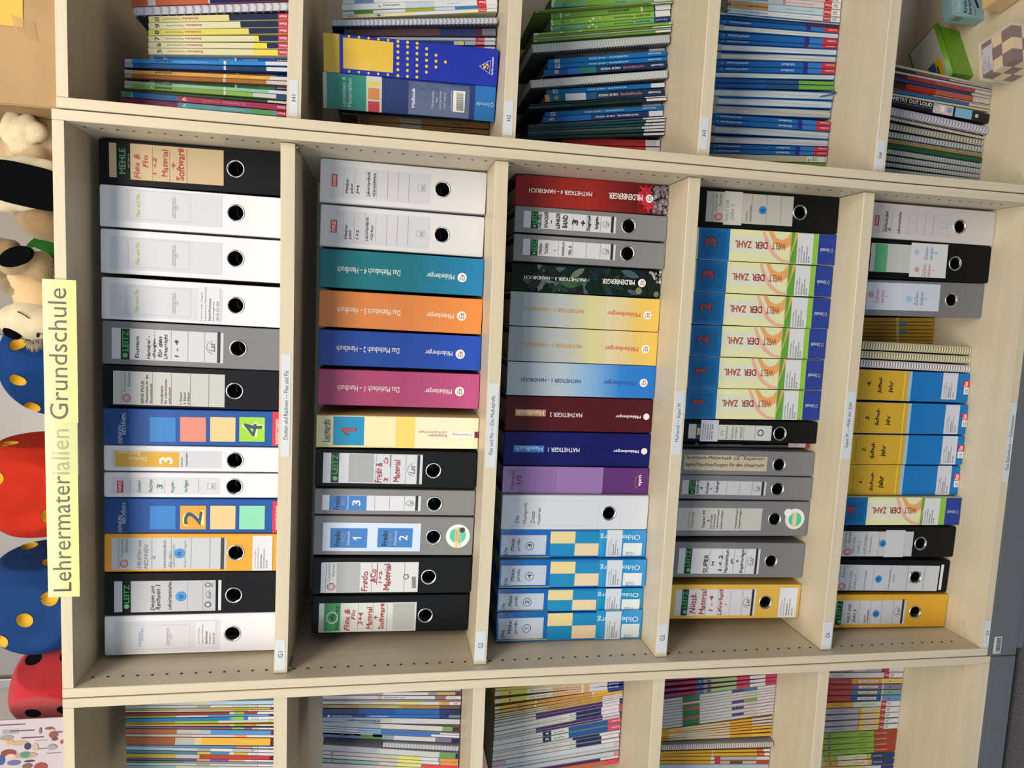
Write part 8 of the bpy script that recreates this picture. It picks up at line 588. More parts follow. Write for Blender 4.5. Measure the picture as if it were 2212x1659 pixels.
I(row='F2',k='book',n='booklet',cat='booklet',d='slate blue and green pupil book figured four',x=-256.9,y=200,z=1146.2,w=3.5,h=300,lean=-6.41,col='#44598c',ops='R|#44598c|0.4|219|10.3|299.5~R|#4c7030|0.4|172|10.3|219~R|#7c8c9c|0.4|145.5|10.3|172~R|#b4b8bc|0.4|85.5|10.3|145.5~R|#b8b8bc|0.4|54.3|10.3|85.5~R|#6c6484|0.4|17.9|10.3|54.3~R|#1e1a50|0.4|0.5|10.3|17.9~T|4|#1c3468|2.1|244.2|8.6|264.6|v|b')
I(row='F2',k='coil',n='spiral_notebook',cat='notebook',d='white wire-bound flip pad beside the green pupil book',x=-268.5,y=190,z=1146.3,w=11.9,h=170,lean=-7.03,col='#a8acb8',wire='#c9ccd6',pitch=8,ops='')
I(row='F2',k='book',n='booklet',cat='booklet',d='white leaflet with green plant and navy end',x=-290.3,y=200,z=1146.5,w=12.9,h=300,lean=-7.83,col='#a8adb4',ops='R|#a2a6b0|0.4|177.2|12.5|299.5~R|#b4b8b4|0.4|43.2|12.5|177.2~R|#5c8c4c|0.4|6.5|12.5|43.2~R|#1a1c54|0.4|0.5|12.5|6.5')
I(row='F2',k='book',n='booklet',cat='booklet',d='pale booklet with yellow panel and orange end, upper',x=-301.7,y=200,z=1146.1,w=7.8,h=300,lean=-7.77,col='#b0a8b0',ops='R|#a8a8b0|0.4|177.2|7.4|299.5~R|#a4b89c|0.4|138.4|7.4|177.2~R|#b0b8a0|0.4|133.5|7.4|138.4~R|#c8c65a|0.4|86.1|7.4|133.5~R|#c0c4c8|0.4|46.4|7.4|86.1~R|#3a8cc0|0.4|41.5|7.4|46.4~R|#cf8438|0.4|0.5|7.4|41.5~T|3|#8c5c54|2.3|275.4|5.5|282.8|v')
I(row='F2',k='book',n='booklet',cat='booklet',d='pale pink booklet with yellow panel and orange end, lower',x=-310,y=200,z=1146.1,w=7.1,h=300,lean=-7.65,col='#b4acac',ops='R|#b4b0b2|0.4|181.8|6.9|299.5~R|#c4a49c|0.4|136.5|6.9|181.8~R|#c0b8a0|0.4|133.3|6.9|136.5~R|#c8c868|0.4|85.8|6.9|133.3~R|#c4c6c8|0.4|44.5|6.9|85.8~R|#5f9c3c|0.4|39.5|6.9|44.5~R|#cc8840|0.4|0.5|6.9|39.5~T|3|#8c5c54|2.2|275.2|5.1|282.6|v')
I(row='F2',k='book',n='booklet',cat='booklet',d='mint booklet figured two',x=-317.8,y=200,z=1146.1,w=7.4,h=300,lean=-7.32,col='#7c9c9c',ops='R|#7fa09c|0.4|176.5|7.4|299.5~R|#a8b8b8|0.4|139.4|7.4|176.5~R|#c4c484|0.4|83.8|7.4|139.4~R|#c43a3c|0.4|0.5|7.4|83.8~T|2|#5c4a4c|2.4|274.8|5.5|282.2|v~T|Mathematik|#7c7c84|2.4|242.8|4.7|265.7|v')
I(row='F2',k='book',n='booklet',cat='booklet',d='pale grey-pink booklet last before the photo edge',x=-326.2,y=200,z=1146.1,w=8.4,h=300,lean=-6.95,col='#b0a8ac',ops='R|#b0acae|0.4|181|8.2|299.5~R|#c0a8a4|0.4|139|8.2|181~R|#c4c67c|0.4|83.4|8.2|139~R|#c4c0c4|0.4|0.5|8.2|83.4')
I(row='F3',k='book',n='booklet',cat='booklet',d='yellow booklet nearest the shelf side, leaning pile',x=-123.3,y=190,z=771.2,w=7.1,h=300,lean=1.55,col='#b4a848',ops='R|#b5a844|0.4|225.8|7.1|299.5~R|#b4a488|0.4|101.7|7.1|225.8~R|#c0a488|0.4|40.9|7.1|101.7~R|#1f2c70|0.4|0.5|7.1|40.9')
I(row='F3',k='book',n='booklet',cat='booklet',d='yellow and peach booklet figured one, upper of two',x=-131.2,y=190,z=771.3,w=7.8,h=300,lean=2.19,col='#c0b468',ops='R|#b4bcb8|0.4|288.5|10.6|299.5~R|#bcb350|0.4|226.9|10.6|288.5~R|#c0c0b0|0.4|167.7|10.6|226.9~R|#c4a482|0.4|99.3|10.6|167.7~R|#d0d0c4|0.4|96|10.6|99.3~R|#c29a70|0.4|80.8|10.6|96~R|#c0bcc8|0.4|38.5|10.6|80.8~R|#1f3074|0.4|0.5|10.6|38.5~T|1|#2a2210|2.7|261.9|8.2|269.2|v|b~T|Welt der Zahl|#7a3c30|3.3|180.9|6.6|220.3|v~T|Kopiervorlagen mit CD-ROM|#8c5840|3.3|102.7|6.6|176.8|v~T|Schroedel|#b4bcd8|3.3|12|7.1|35.9|v|b')
I(row='F3',k='book',n='booklet',cat='booklet',d='yellow and peach booklet figured one, lower of two',x=-138.9,y=190,z=771.5,w=6.5,h=300,lean=4.35,col='#c0b468',ops='R|#b4bcb8|0.4|288.2|10.8|299.5~R|#bcb350|0.4|226.4|10.8|288.2~R|#c0c0b0|0.4|167.2|10.8|226.4~R|#c4a482|0.4|98.8|10.8|167.2~R|#d0d0c4|0.4|95.4|10.8|98.8~R|#c29a70|0.4|80.2|10.8|95.4~R|#c0bcc8|0.4|37.9|10.8|80.2~R|#1f3074|0.4|0.5|10.8|37.9~T|1|#2a2210|2.8|261.5|8.4|268.8|v|b~T|Welt der Zahl|#7a3c30|3.4|180.4|6.7|219.9|v~T|Kopiervorlagen mit CD-ROM|#8c5840|3.4|102.1|6.7|176.3|v~T|Schroedel|#b4bcd8|3.4|11.4|7.3|35.3|v|b')
I(row='F3',k='book',n='booklet',cat='booklet',d='amber booklet with white notch, upper of two',x=-145.2,y=190,z=771.5,w=5.1,h=300,lean=5.96,col='#bd9240',ops='R|#b0bcc0|0.4|289.9|6.9|299.5~R|#be9a34|0.4|207.5|6.9|289.9~R|#ccd0c4|0.4|204.2|6.9|207.5~R|#bc8a48|0.4|73.2|6.9|204.2~R|#d0ccc0|0.4|69.8|6.9|73.2~R|#cfa038|0.4|35.9|6.9|69.8~R|#1f3074|0.4|0.5|6.9|35.9~T|ZAHL|#6c3420|2.2|238.7|5.1|250.1|v|b~T|Lernstandsmessung und Diagnose|#8c5c34|2.2|113.6|4.4|198.5|v')
I(row='F3',k='book',n='booklet',cat='booklet',d='amber booklet with white notch, lower of two',x=-150.9,y=190,z=771.5,w=5.3,h=300,lean=6.54,col='#bd8c48',ops='R|#b0bcc0|0.4|290.7|6|299.5~R|#b98c48|0.4|209|6|290.7~R|#ccd0c4|0.4|205.7|6|209~R|#b88648|0.4|75.4|6|205.7~R|#c69a3c|0.4|0.5|6|75.4~T|ZAHL|#6c3420|1.9|240.7|4.5|252.5|v|b')
I(row='F3',k='book',n='booklet',cat='booklet',d='thin cream workbook with amber stripe, upper of three',x=-156,y=190,z=771.3,w=3.8,h=300,lean=6.95,col='#b0a27c',ops='R|#a8a68c|0.4|227.9|3.5|299.5~R|#b4b09c|0.4|178.4|3.5|227.9~R|#b48c50|0.4|99.8|3.5|178.4~R|#c0903c|0.4|49|3.5|99.8~R|#c4bcc4|0.4|0.5|3.5|49')
I(row='F3',k='book',n='booklet',cat='booklet',d='thin cream workbook with amber stripe, middle of three',x=-160,y=190,z=771.3,w=3.3,h=300,lean=7.07,col='#a8966c',ops='R|#a8a68c|0.4|227.7|3.2|299.5~R|#b4b09c|0.4|178.2|3.2|227.7~R|#b48c50|0.4|99.6|3.2|178.2~R|#c0903c|0.4|48.7|3.2|99.6~R|#c4bcc4|0.4|0.5|3.2|48.7')
I(row='F3',k='book',n='booklet',cat='booklet',d='thin cream workbook with amber stripe, lowest of three',x=-164,y=190,z=771.3,w=3.6,h=300,lean=7.29,col='#b09a70',ops='R|#a8a68c|0.4|227.6|3.4|299.5~R|#b4b09c|0.4|178|3.4|227.6~R|#b48c50|0.4|99.4|3.4|178~R|#c0903c|0.4|48.5|3.4|99.4~R|#c4bcc4|0.4|0.5|3.4|48.5')
I(row='F3',k='book',n='booklet',cat='booklet',d='white booklet with purple band, upper of first pair',x=-169.4,y=190,z=771.5,w=5.6,h=300,lean=7.44,col='#a8a8a8',ops='R|#a9aaa8|0.4|205|5.3|299.5~R|#3c1f5c|0.4|48|5.3|205~R|#c0bcc8|0.4|6.9|5.3|48~R|#241c50|0.4|0.5|5.3|6.9')
I(row='F3',k='book',n='booklet',cat='booklet',d='white booklet with purple band, lower of first pair',x=-176.2,y=190,z=771.6,w=6.8,h=300,lean=7.65,col='#a8a8a8',ops='R|#a9aaa8|0.4|204.6|6.5|299.5~R|#3c1f5c|0.4|47.5|6.5|204.6~R|#c0bcc8|0.4|6.4|6.5|47.5~R|#241c50|0.4|0.5|6.5|6.4')
I(row='F3',k='book',n='booklet',cat='booklet',d='white booklet with navy wedge, upper of first pair',x=-184.9,y=190,z=771.8,w=9.6,h=300,lean=7.88,col='#b4b8b8',ops='R|#b6bab8|0.4|109.6|9.2|299.5~R|#1a2450|0.4|49.4|9.2|109.6~R|#c4c0c8|0.4|7.4|9.2|49.4~R|#b03c48|0.4|0.5|9.2|7.4~T|Mathematik für alle|#a08088|2.9|140.7|5.3|187.5|v~T|Super M|#1c2650|2.9|101.2|6.3|123.9|v|b~T|4|#c49464|2.4|195.7|6.7|202.4|v')
I(row='F3',k='book',n='booklet',cat='booklet',d='white booklet with navy wedge, lower of first pair',x=-194.4,y=190,z=771.7,w=8.5,h=300,lean=8.12,col='#b4b8b8',ops='R|#b6bab8|0.4|109.2|8.1|299.5~R|#1a2450|0.4|48.9|8.1|109.2~R|#c4c0c8|0.4|6.8|8.1|48.9~R|#b03c48|0.4|0.5|8.1|6.8~T|Mathematik für alle|#a08088|2.6|140.3|4.7|187.1|v~T|Super M|#1c2650|2.6|100.7|5.5|123.5|v|b~T|4|#c49464|2.1|195.4|6|202|v')
I(row='F3',k='book',n='booklet',cat='booklet',d='white booklet with purple band, upper of second pair',x=-202.7,y=190,z=771.5,w=5.8,h=300,lean=8.11,col='#a8a8a8',ops='R|#a9aaa8|0.4|203.4|5.9|299.5~R|#3c1f5c|0.4|45.9|5.9|203.4~R|#c0bcc8|0.4|4.7|5.9|45.9~R|#241c50|0.4|0.5|5.9|4.7')
I(row='F3',k='book',n='booklet',cat='booklet',d='white booklet with purple band, lower of second pair',x=-209.7,y=190,z=771.4,w=4.3,h=300,lean=7.84,col='#a8a8a8',ops='R|#a9aaa8|0.4|203.1|3.9|299.5~R|#3c1f5c|0.4|45.6|3.9|203.1~R|#c0bcc8|0.4|4.4|3.9|45.6~R|#241c50|0.4|0.5|3.9|4.4')
I(row='F3',k='book',n='schoolbook',cat='book',d='white and blue pupil book with yellow four in navy square',x=-219.5,y=190,z=771.9,w=11.5,h=300,lean=7.58,col='#b4b8b8',ops='R|#b8bcbc|0.4|186.3|11.2|299.5~R|#14224e|0.4|166.3|11.2|186.3~R|#b8bcba|0.4|125.2|11.2|166.3~R|#174c84|0.4|31.7|11.2|125.2~R|#c43c58|0.4|0.5|11.2|31.7~T|4|#dccf9c|2.9|172.1|8.7|179.6|h|b~T|Mathematik für alle|#a86c78|3.5|189.6|6.4|236.8|v~T|Super M|#1c2650|3.5|135.3|6.9|159.6|v|b~T|Cornelsen|#e4c4cc|4.1|2.4|7.5|22.3|v|b')
I(row='F3',k='book',n='schoolbook',cat='book',d='white and blue pupil book with yellow three in navy square',x=-235.9,y=190,z=771.8,w=11.7,h=300,lean=6.88,col='#b4b8b8',ops='R|#b8bcbc|0.4|185.3|12.1|299.5~R|#14224e|0.4|165.3|12.1|185.3~R|#b8bcba|0.4|124.2|12.1|165.3~R|#174c84|0.4|30.6|12.1|124.2~R|#c43c58|0.4|0.5|12.1|30.6~T|3|#dccf9c|3.1|171.1|9.4|178.6|h|b~T|Mathematik für alle|#a86c78|3.8|188.6|6.9|235.7|v~T|Super M|#1c2650|3.8|134.3|7.5|158.6|v|b~T|Cornelsen|#e4c4cc|4.4|1.4|8.1|21.2|v|b')
I(row='F3',k='book',n='booklet',cat='booklet',d='grey-white booklet under the yellow three',x=-247.6,y=190,z=771.4,w=5.7,h=300,lean=6.43,col='#a8aaa8',ops='R|#a8aaa8|0.4|114.6|5.7|299.5~R|#1a2048|0.4|50|5.7|114.6~R|#c0bcc4|0.4|0.5|5.7|50')
I(row='F3',k='book',n='booklet',cat='booklet',d='white booklet with navy wedge, upper of second pair',x=-256.1,y=190,z=771.6,w=8.4,h=300,lean=6.24,col='#b4b8b8',ops='R|#b6bab8|0.4|105.5|8.5|299.5~R|#1a2450|0.4|45.1|8.5|105.5~R|#c4c0c8|0.4|2.9|8.5|45.1~R|#b03c48|0.4|0.5|8.5|2.9~T|Mathematik für alle|#a08088|2.7|136.7|4.9|183.5|v~T|Super M|#1c2650|2.7|97|5.8|119.8|v|b')
I(row='F3',k='book',n='booklet',cat='booklet',d='white booklet with navy wedge, lower of second pair',x=-267.4,y=190,z=771.5,w=7.8,h=300,lean=5.75,col='#b4b8b8',ops='R|#b6bab8|0.4|104.9|7.8|299.5~R|#1a2450|0.4|44.5|7.8|104.9~R|#c4c0c8|0.4|2.3|7.8|44.5~R|#b03c48|0.4|0.5|7.8|2.3~T|Mathematik für alle|#a08088|2.5|136.1|4.5|182.9|v~T|Super M|#1c2650|2.5|96.4|5.3|119.3|v|b')
I(row='F3',k='book',n='booklet',cat='booklet',d='thick plain white booklet with pink end',x=-278.2,y=190,z=771.7,w=11.5,h=300,lean=5.87,col='#acb2ba',ops='R|#b08c98|0.4|268.1|11.1|299.5~R|#b2b8be|0.4|13.5|11.1|268.1~R|#c49c98|0.4|0.5|11.1|13.5')
I(row='F3',k='book',n='booklet',cat='booklet',d='plain white booklet, upper of two',x=-289.1,y=190,z=771.5,w=8.3,h=300,lean=5.91,col='#a8aeb4',ops='')
I(row='F3',k='book',n='booklet',cat='booklet',d='plain white booklet, lower of two',x=-301,y=190,z=771.6,w=10,h=300,lean=5.49,col='#aab0b4',ops='R|#acb2b6|0.4|12.2|9.9|299.5~R|#b47c80|0.4|0.5|9.9|12.2')
I(row='F3',k='book',n='booklet',cat='booklet',d='white booklet with purple band near the photo edge',x=-310.1,y=190,z=771.4,w=6.3,h=300,lean=5.54,col='#a8a8a8',ops='R|#a8a8a8|0.4|208.3|5.9|299.5~R|#3c1f5c|0.4|44.5|5.9|208.3~R|#c0bcc8|0.4|0.5|5.9|44.5')
I(row='F3',k='book',n='booklet',cat='booklet',d='salmon and navy booklet near the photo edge',x=-321.4,y=190,z=771.7,w=12.1,h=300,lean=5.37,col='#a8583c',ops='R|#a85a3e|0.4|31.5|11.7|299.5~R|#c43c50|0.4|0.5|11.7|31.5')
I(row='F4',k='book',n='booklet',cat='booklet',d='magenta pupil book nearest the shelf side',x=-109,y=175,z=395.7,w=14.2,h=290,lean=1.15,col='#8c2c48',ops='R|#6c345e|0.4|246|13.8|289.5~R|#8c3050|0.4|203.8|13.8|246~R|#20648c|0.4|187.2|13.8|203.8~R|#6c8c88|0.4|167.1|13.8|187.2~R|#7ca070|0.4|103.9|13.8|167.1~R|#a03a52|0.4|69.9|13.8|103.9~R|#b0b6ba|0.4|30.5|13.8|69.9~R|#a4344c|0.4|0.5|13.8|30.5')
I(row='F4',k='book',n='booklet',cat='booklet',d='magenta pupil book, upper of two in view',x=-121,y=175,z=395.7,w=8.4,h=290,lean=1.84,col='#8c3050',ops='R|#6c345e|0.4|243.3|8|289.5~R|#8c3050|0.4|202.7|8|243.3~R|#20648c|0.4|186.1|8|202.7~R|#6c8c88|0.4|166.1|8|186.1~R|#7ca070|0.4|102.9|8|166.1~R|#a03a52|0.4|68.8|8|102.9~R|#b0b6ba|0.4|29.4|8|68.8~R|#a4344c|0.4|0.5|8|29.4~T|9|#241c1c|1.7|166.9|7.2|176.9|v|b~T|2|#9cc4d8|1.7|191.9|6.7|196.9|v')
I(row='F4',k='book',n='booklet',cat='booklet',d='magenta pupil book, middle with white lettering',x=-129.8,y=175,z=395.8,w=7.6,h=290,lean=3.04,col='#8c3050',ops='R|#6c345e|0.4|247.3|7.2|289.5~R|#8c3050|0.4|201.9|7.2|247.3~R|#20648c|0.4|185.2|7.2|201.9~R|#6c8c88|0.4|165.2|7.2|185.2~R|#7ca070|0.4|102|7.2|165.2~R|#a03a52|0.4|67.9|7.2|102~R|#b0b6ba|0.4|28.5|7.2|67.9~R|#a4344c|0.4|0.5|7.2|28.5~T|Arbeitsheft|#c08ca4|2.3|219.3|5|245.7|v~T|9|#241c1c|1.5|166|6.5|176|v|b')
I(row='F4',k='book',n='booklet',cat='booklet',d='magenta pupil book resting on newspaper-like booklets',x=-138.4,y=175,z=395.9,w=8.6,h=290,lean=4.15,col='#8c3050',ops='R|#6c345e|0.4|243.2|8.2|289.5~R|#8c3050|0.4|201|8.2|243.2~R|#20648c|0.4|184.4|8.2|201~R|#6c8c88|0.4|164.3|8.2|184.4~R|#7ca070|0.4|101.1|8.2|164.3~R|#a03a52|0.4|67|8.2|101.1~R|#b0b6ba|0.4|27.6|8.2|67~R|#a4344c|0.4|0.5|8.2|27.6~T|9|#241c1c|1.7|165.1|7.3|175.2|v|b')
I(row='F4',k='book',n='booklet',cat='booklet',d='white folded workbook, first in the bowed pile under magenta books',x=-147,y=175,z=395.9,w=7.2,h=290,lean=4.68,col='#a4a4a6',ops='R|#a3a3a5|0.4|235.2|6.8|289.5~R|#17643e|0.4|192.9|6.8|235.2~R|#a8a8a8|0.4|112.2|6.8|192.9~R|#46306c|0.4|81.7|6.8|112.2~R|#2c6080|0.4|47.5|6.8|81.7~R|#b4acac|0.4|0.5|6.8|47.5')
I(row='F4',k='book',n='booklet',cat='booklet',d='white folded workbook, second in the bowed pile under magenta books',x=-153.8,y=175,z=395.8,w=5.5,h=290,lean=4.86,col='#a4a4a6',ops='R|#a3a3a5|0.4|234.7|5.1|289.5~R|#1a5c3a|0.4|192.4|5.1|234.7~R|#a8a8a8|0.4|111.7|5.1|192.4~R|#acaaac|0.4|81.1|5.1|111.7~R|#a8a4a0|0.4|46.9|5.1|81.1~R|#b4acac|0.4|0.5|5.1|46.9')
I(row='F4',k='book',n='booklet',cat='booklet',d='white folded workbook, third in the bowed pile under magenta books',x=-160,y=175,z=395.9,w=5.9,h=290,lean=4.97,col='#a4a4a6',ops='R|#a3a3a5|0.4|234.3|5.5|289.5~R|#b48c70|0.4|191.9|5.5|234.3~R|#a8a8a8|0.4|111.2|5.5|191.9~R|#acaaac|0.4|80.6|5.5|111.2~R|#a8a4a0|0.4|46.4|5.5|80.6~R|#b4acac|0.4|0.5|5.5|46.4')
I(row='F4',k='book',n='booklet',cat='booklet',d='white folded workbook, fourth in the bowed pile under magenta books',x=-166.7,y=175,z=395.8,w=5.7,h=290,lean=4.96,col='#a4a4a6',ops='R|#a3a3a5|0.4|233.8|5.3|289.5~R|#1b6440|0.4|191.4|5.3|233.8~R|#a8a8a8|0.4|110.6|5.3|191.4~R|#acaaac|0.4|80|5.3|110.6~R|#a8a4a0|0.4|45.8|5.3|80~R|#b4acac|0.4|0.5|5.3|45.8')
I(row='F4',k='book',n='booklet',cat='booklet',d='white folded workbook, fifth in the bowed pile under magenta books',x=-174,y=175,z=395.9,w=7.2,h=290,lean=4.96,col='#a4a4a6',ops='R|#a3a3a5|0.4|233.1|6.8|289.5~R|#8c4c38|0.4|190.8|6.8|233.1~R|#a8a8a8|0.4|110|6.8|190.8~R|#46306c|0.4|79.3|6.8|110~R|#6c8c2c|0.4|45.1|6.8|79.3~R|#b4acac|0.4|0.5|6.8|45.1')
I(row='F4',k='book',n='booklet',cat='booklet',d='white folded workbook, sixth in the bowed pile under magenta books',x=-181.9,y=175,z=395.9,w=6.4,h=290,lean=4.84,col='#a4a4a6',ops='R|#a3a3a5|0.4|232.6|6.1|289.5~R|#1b6440|0.4|190.2|6.1|232.6~R|#a8a8a8|0.4|109.3|6.1|190.2~R|#acaaac|0.4|78.7|6.1|109.3~R|#a8a4a0|0.4|44.4|6.1|78.7~R|#b4acac|0.4|0.5|6.1|44.4')
I(row='F4',k='book',n='booklet',cat='booklet',d='white folded workbook, seventh in the bowed pile under magenta books',x=-190.3,y=175,z=395.9,w=6.9,h=290,lean=4.61,col='#a4a4a6',ops='R|#a3a3a5|0.4|231.9|6.7|289.5~R|#17603c|0.4|189.5|6.7|231.9~R|#a8a8a8|0.4|108.6|6.7|189.5~R|#46306c|0.4|78|6.7|108.6~R|#a8a4a0|0.4|43.7|6.7|78~R|#b4acac|0.4|0.5|6.7|43.7')
I(row='F4',k='book',n='booklet',cat='booklet',d='white folded workbook, eighth in the bowed pile under magenta books',x=-198.8,y=175,z=395.9,w=7,h=290,lean=4.42,col='#a4a4a6',ops='R|#a3a3a5|0.4|231.3|6.7|289.5~R|#8a4a36|0.4|188.9|6.7|231.3~R|#a8a8a8|0.4|108|6.7|188.9~R|#acaaac|0.4|77.3|6.7|108~R|#a8a4a0|0.4|42.9|6.7|77.3~R|#b4acac|0.4|0.5|6.7|42.9')
I(row='F4',k='book',n='booklet',cat='booklet',d='white folded workbook, ninth in the bowed pile under magenta books',x=-206.7,y=175,z=395.9,w=7.1,h=290,lean=4.37,col='#a4a4a6',ops='R|#a3a3a5|0.4|230.7|6.7|289.5~R|#1b6440|0.4|188.2|6.7|230.7~R|#a8a8a8|0.4|107.3|6.7|188.2~R|#46306c|0.4|76.6|6.7|107.3~R|#a8a4a0|0.4|42.2|6.7|76.6~R|#b4acac|0.4|0.5|6.7|42.2')
I(row='F4',k='book',n='booklet',cat='booklet',d='white folded workbook, tenth in the bowed pile under magenta books',x=-214.4,y=175,z=395.9,w=6.7,h=290,lean=4.4,col='#a4a4a6',ops='R|#a3a3a5|0.4|230.2|6.3|289.5~R|#17603c|0.4|187.7|6.3|230.2~R|#a8a8a8|0.4|106.7|6.3|187.7~R|#acaaac|0.4|75.9|6.3|106.7~R|#a8a4a0|0.4|41.6|6.3|75.9~R|#b4acac|0.4|0.5|6.3|41.6')
I(row='F4',k='book',n='booklet',cat='booklet',d='yellow and cream workbook, sixth above the spiral manual',x=-226.8,y=175,z=395.8,w=4.5,h=290,lean=3.46,col='#b89030',ops='R|#b08c2c|0.4|263.2|5.2|289.5~R|#c49a50|0.4|230.1|5.2|263.2~R|#b8a88c|0.4|110.8|5.2|230.1~R|#c08c34|0.4|54.3|5.2|110.8~R|#b4a8b4|0.4|40.5|5.2|54.3~R|#b4aab4|0.4|0.5|5.2|40.5')
I(row='F4',k='book',n='booklet',cat='booklet',d='yellow and cream workbook, fifth above the spiral manual',x=-235.5,y=175,z=395.7,w=3.7,h=290,lean=2.68,col='#b89030',ops='R|#b08c2c|0.4|262.7|5.2|289.5~R|#c49a50|0.4|229.6|5.2|262.7~R|#b8a88c|0.4|110.2|5.2|229.6~R|#c08c34|0.4|53.7|5.2|110.2~R|#b4a8b4|0.4|39.9|5.2|53.7~R|#b4aab4|0.4|0.5|5.2|39.9')
I(row='F4',k='book',n='booklet',cat='booklet',d='yellow and cream workbook, fourth above the spiral manual',x=-243.1,y=175,z=395.7,w=3.7,h=290,lean=2.06,col='#b89030',ops='R|#b08c2c|0.4|262.3|4.2|289.5~R|#c49a50|0.4|229.2|4.2|262.3~R|#b8a88c|0.4|109.7|4.2|229.2~R|#c08c34|0.4|53.1|4.2|109.7~R|#b4a8b4|0.4|39.3|4.2|53.1~R|#b4aab4|0.4|0.5|4.2|39.3')
I(row='F4',k='book',n='booklet',cat='booklet',d='yellow and cream workbook, third above the spiral manual',x=-250.7,y=175,z=395.7,w=4.2,h=290,lean=1.47,col='#b89030',ops='R|#b08c2c|0.4|261.9|5.4|289.5~R|#b8b090|0.4|228.8|5.4|261.9~R|#b8a88c|0.4|109.2|5.4|228.8~R|#c08c34|0.4|52.5|5.4|109.2~R|#c4a03c|0.4|38.7|5.4|52.5~R|#c49a38|0.4|0.5|5.4|38.7')
I(row='F4',k='book',n='booklet',cat='booklet',d='yellow and cream workbook, second above the spiral manual',x=-260.4,y=175,z=395.6,w=3.6,h=290,lean=0.47,col='#b89030',ops='R|#b08c2c|0.4|261.6|6.1|289.5~R|#b8b090|0.4|228.4|6.1|261.6~R|#b8a88c|0.4|108.6|6.1|228.4~R|#c08c34|0.4|51.8|6.1|108.6~R|#c4a03c|0.4|38|6.1|51.8~R|#c49a38|0.4|0.5|6.1|38')
I(row='F4',k='book',n='booklet',cat='booklet',d='yellow and cream workbook, first above the spiral manual',x=-271.7,y=175,z=395.7,w=3.5,h=290,lean=-0.89,col='#b89030',ops='R|#b08c2c|0.4|261.2|7.1|289.5~R|#b8b090|0.4|228|7.1|261.2~R|#b8a88c|0.4|107.9|7.1|228~R|#c08c34|0.4|51|7.1|107.9~R|#c4a03c|0.4|37.1|7.1|51~R|#c49a38|0.4|0.5|7.1|37.1')
I(row='F4',k='coil',n='spiral_notebook',cat='notebook',d='white comb-bound manual among yellow workbooks',x=-288,y=160,z=396.1,w=14.5,h=285,lean=-2.17,col='#a09a9c',wire='#c4c0be',thick=1,pitch=5.5,ops='')
I(row='F4',k='book',n='schoolbook',cat='book',d='yellow schoolbook right under the comb-bound manual',x=-310.3,y=175,z=395.7,w=5.4,h=290,lean=-2.54,col='#b88f2c',ops='R|#ba902e|0.4|151|5.9|289.5~R|#b8b8b8|0.4|146.8|5.9|151~R|#bc9430|0.4|34.4|5.9|146.8~R|#ac3034|0.4|17.7|5.9|34.4~R|#c4c4c4|0.4|0.5|5.9|17.7~T|Klett|#d8b0b0|1.9|19.5|4.4|31.8|v|b')
I(row='F4',k='book',n='schoolbook',cat='book',d='yellow schoolbook with faint orange title',x=-320.7,y=175,z=395.8,w=6.1,h=290,lean=-3.32,col='#b88f2c',ops='R|#ba902e|0.4|150.4|6.9|289.5~R|#b8b8b8|0.4|146.2|6.9|150.4~R|#bc9430|0.4|32.6|6.9|146.2~R|#ac3034|0.4|14.2|6.9|32.6~R|#c4c4c4|0.4|0.5|6.9|14.2~T|Das Zahlenbuch|#b06c30|2.2|236|4.4|270.3|v~T|Klett|#d8b0b0|2.2|16.8|5.1|29.1|v|b')
I(row='F4',k='book',n='booklet',cat='booklet',d='yellow workbook with grey half and crimson patch',x=-330.8,y=175,z=395.9,w=8.4,h=290,lean=-3.76,col='#b88f2c',ops='R|#ba902e|0.4|151.4|8.3|289.5~R|#b4b4c0|0.4|142.8|8.3|151.4~R|#a42c44|0.4|127.4|8.3|142.8~R|#9c98a0|0.4|33.4|8.3|127.4~R|#b4b4c0|0.4|0.5|8.3|33.4')
I(row='F4',k='book',n='booklet',cat='booklet',d='yellow workbook with crimson patch and dark picture',x=-341.3,y=175,z=395.9,w=7.5,h=290,lean=-3.97,col='#b88f2c',ops='R|#ba902e|0.4|151.5|7.1|289.5~R|#b4b4c0|0.4|142.1|7.1|151.5~R|#a42c44|0.4|126.6|7.1|142.1~R|#a09498|0.4|102.4|7.1|126.6~R|#5c3c30|0.4|69.3|7.1|102.4~R|#a49c9c|0.4|33.4|7.1|69.3~R|#a82c30|0.4|0.5|7.1|33.4')
I(row='F4',k='book',n='schoolbook',cat='book',d='pale grey-blue folder against the photo edge',x=-355.2,y=175,z=396.2,w=16.2,h=290,lean=-4.06,col='#9ca8b4',ops='')
I(row='F5',k='book',n='schoolbook',cat='book',d='lilac schoolbook nearest the shelf side, lowest row',x=-148.6,y=225,z=10.5,w=16.2,h=262,lean=-2.48,col='#7c6484',ops='R|#8c7c94|0.4|144.6|15.8|223~R|#b0a8b4|0.4|108.5|15.8|144.6~R|#9a9098|0.4|63|15.8|108.5~R|#5c2460|0.4|56.6|15.8|63~R|#a42c34|0.4|42|15.8|56.6~R|#c0bcb8|0.4|0.5|15.8|42')
I(row='F5',k='book',n='schoolbook',cat='book',d='white schoolbook with red and white foot, lowest row',x=-165.2,y=225,z=10.4,w=14,h=262,lean=-2.19,col='#b4b2b4',ops='R|#b4b2b4|0.4|54.8|13.6|219.8~R|#ac2c30|0.4|40.1|13.6|54.8~R|#c0bcb8|0.4|0.5|13.6|40.1~T|mathe live|#4c5c84|4.9|169.7|8.7|192|v~T|4|#3c5c84|4.9|194.3|8.4|198.2|v~T|Klett|#dcb4b4|4.2|41|9.1|53|v|b~T|1/2|#22242a|3.5|27.8|10.5|36.5|h|hand')
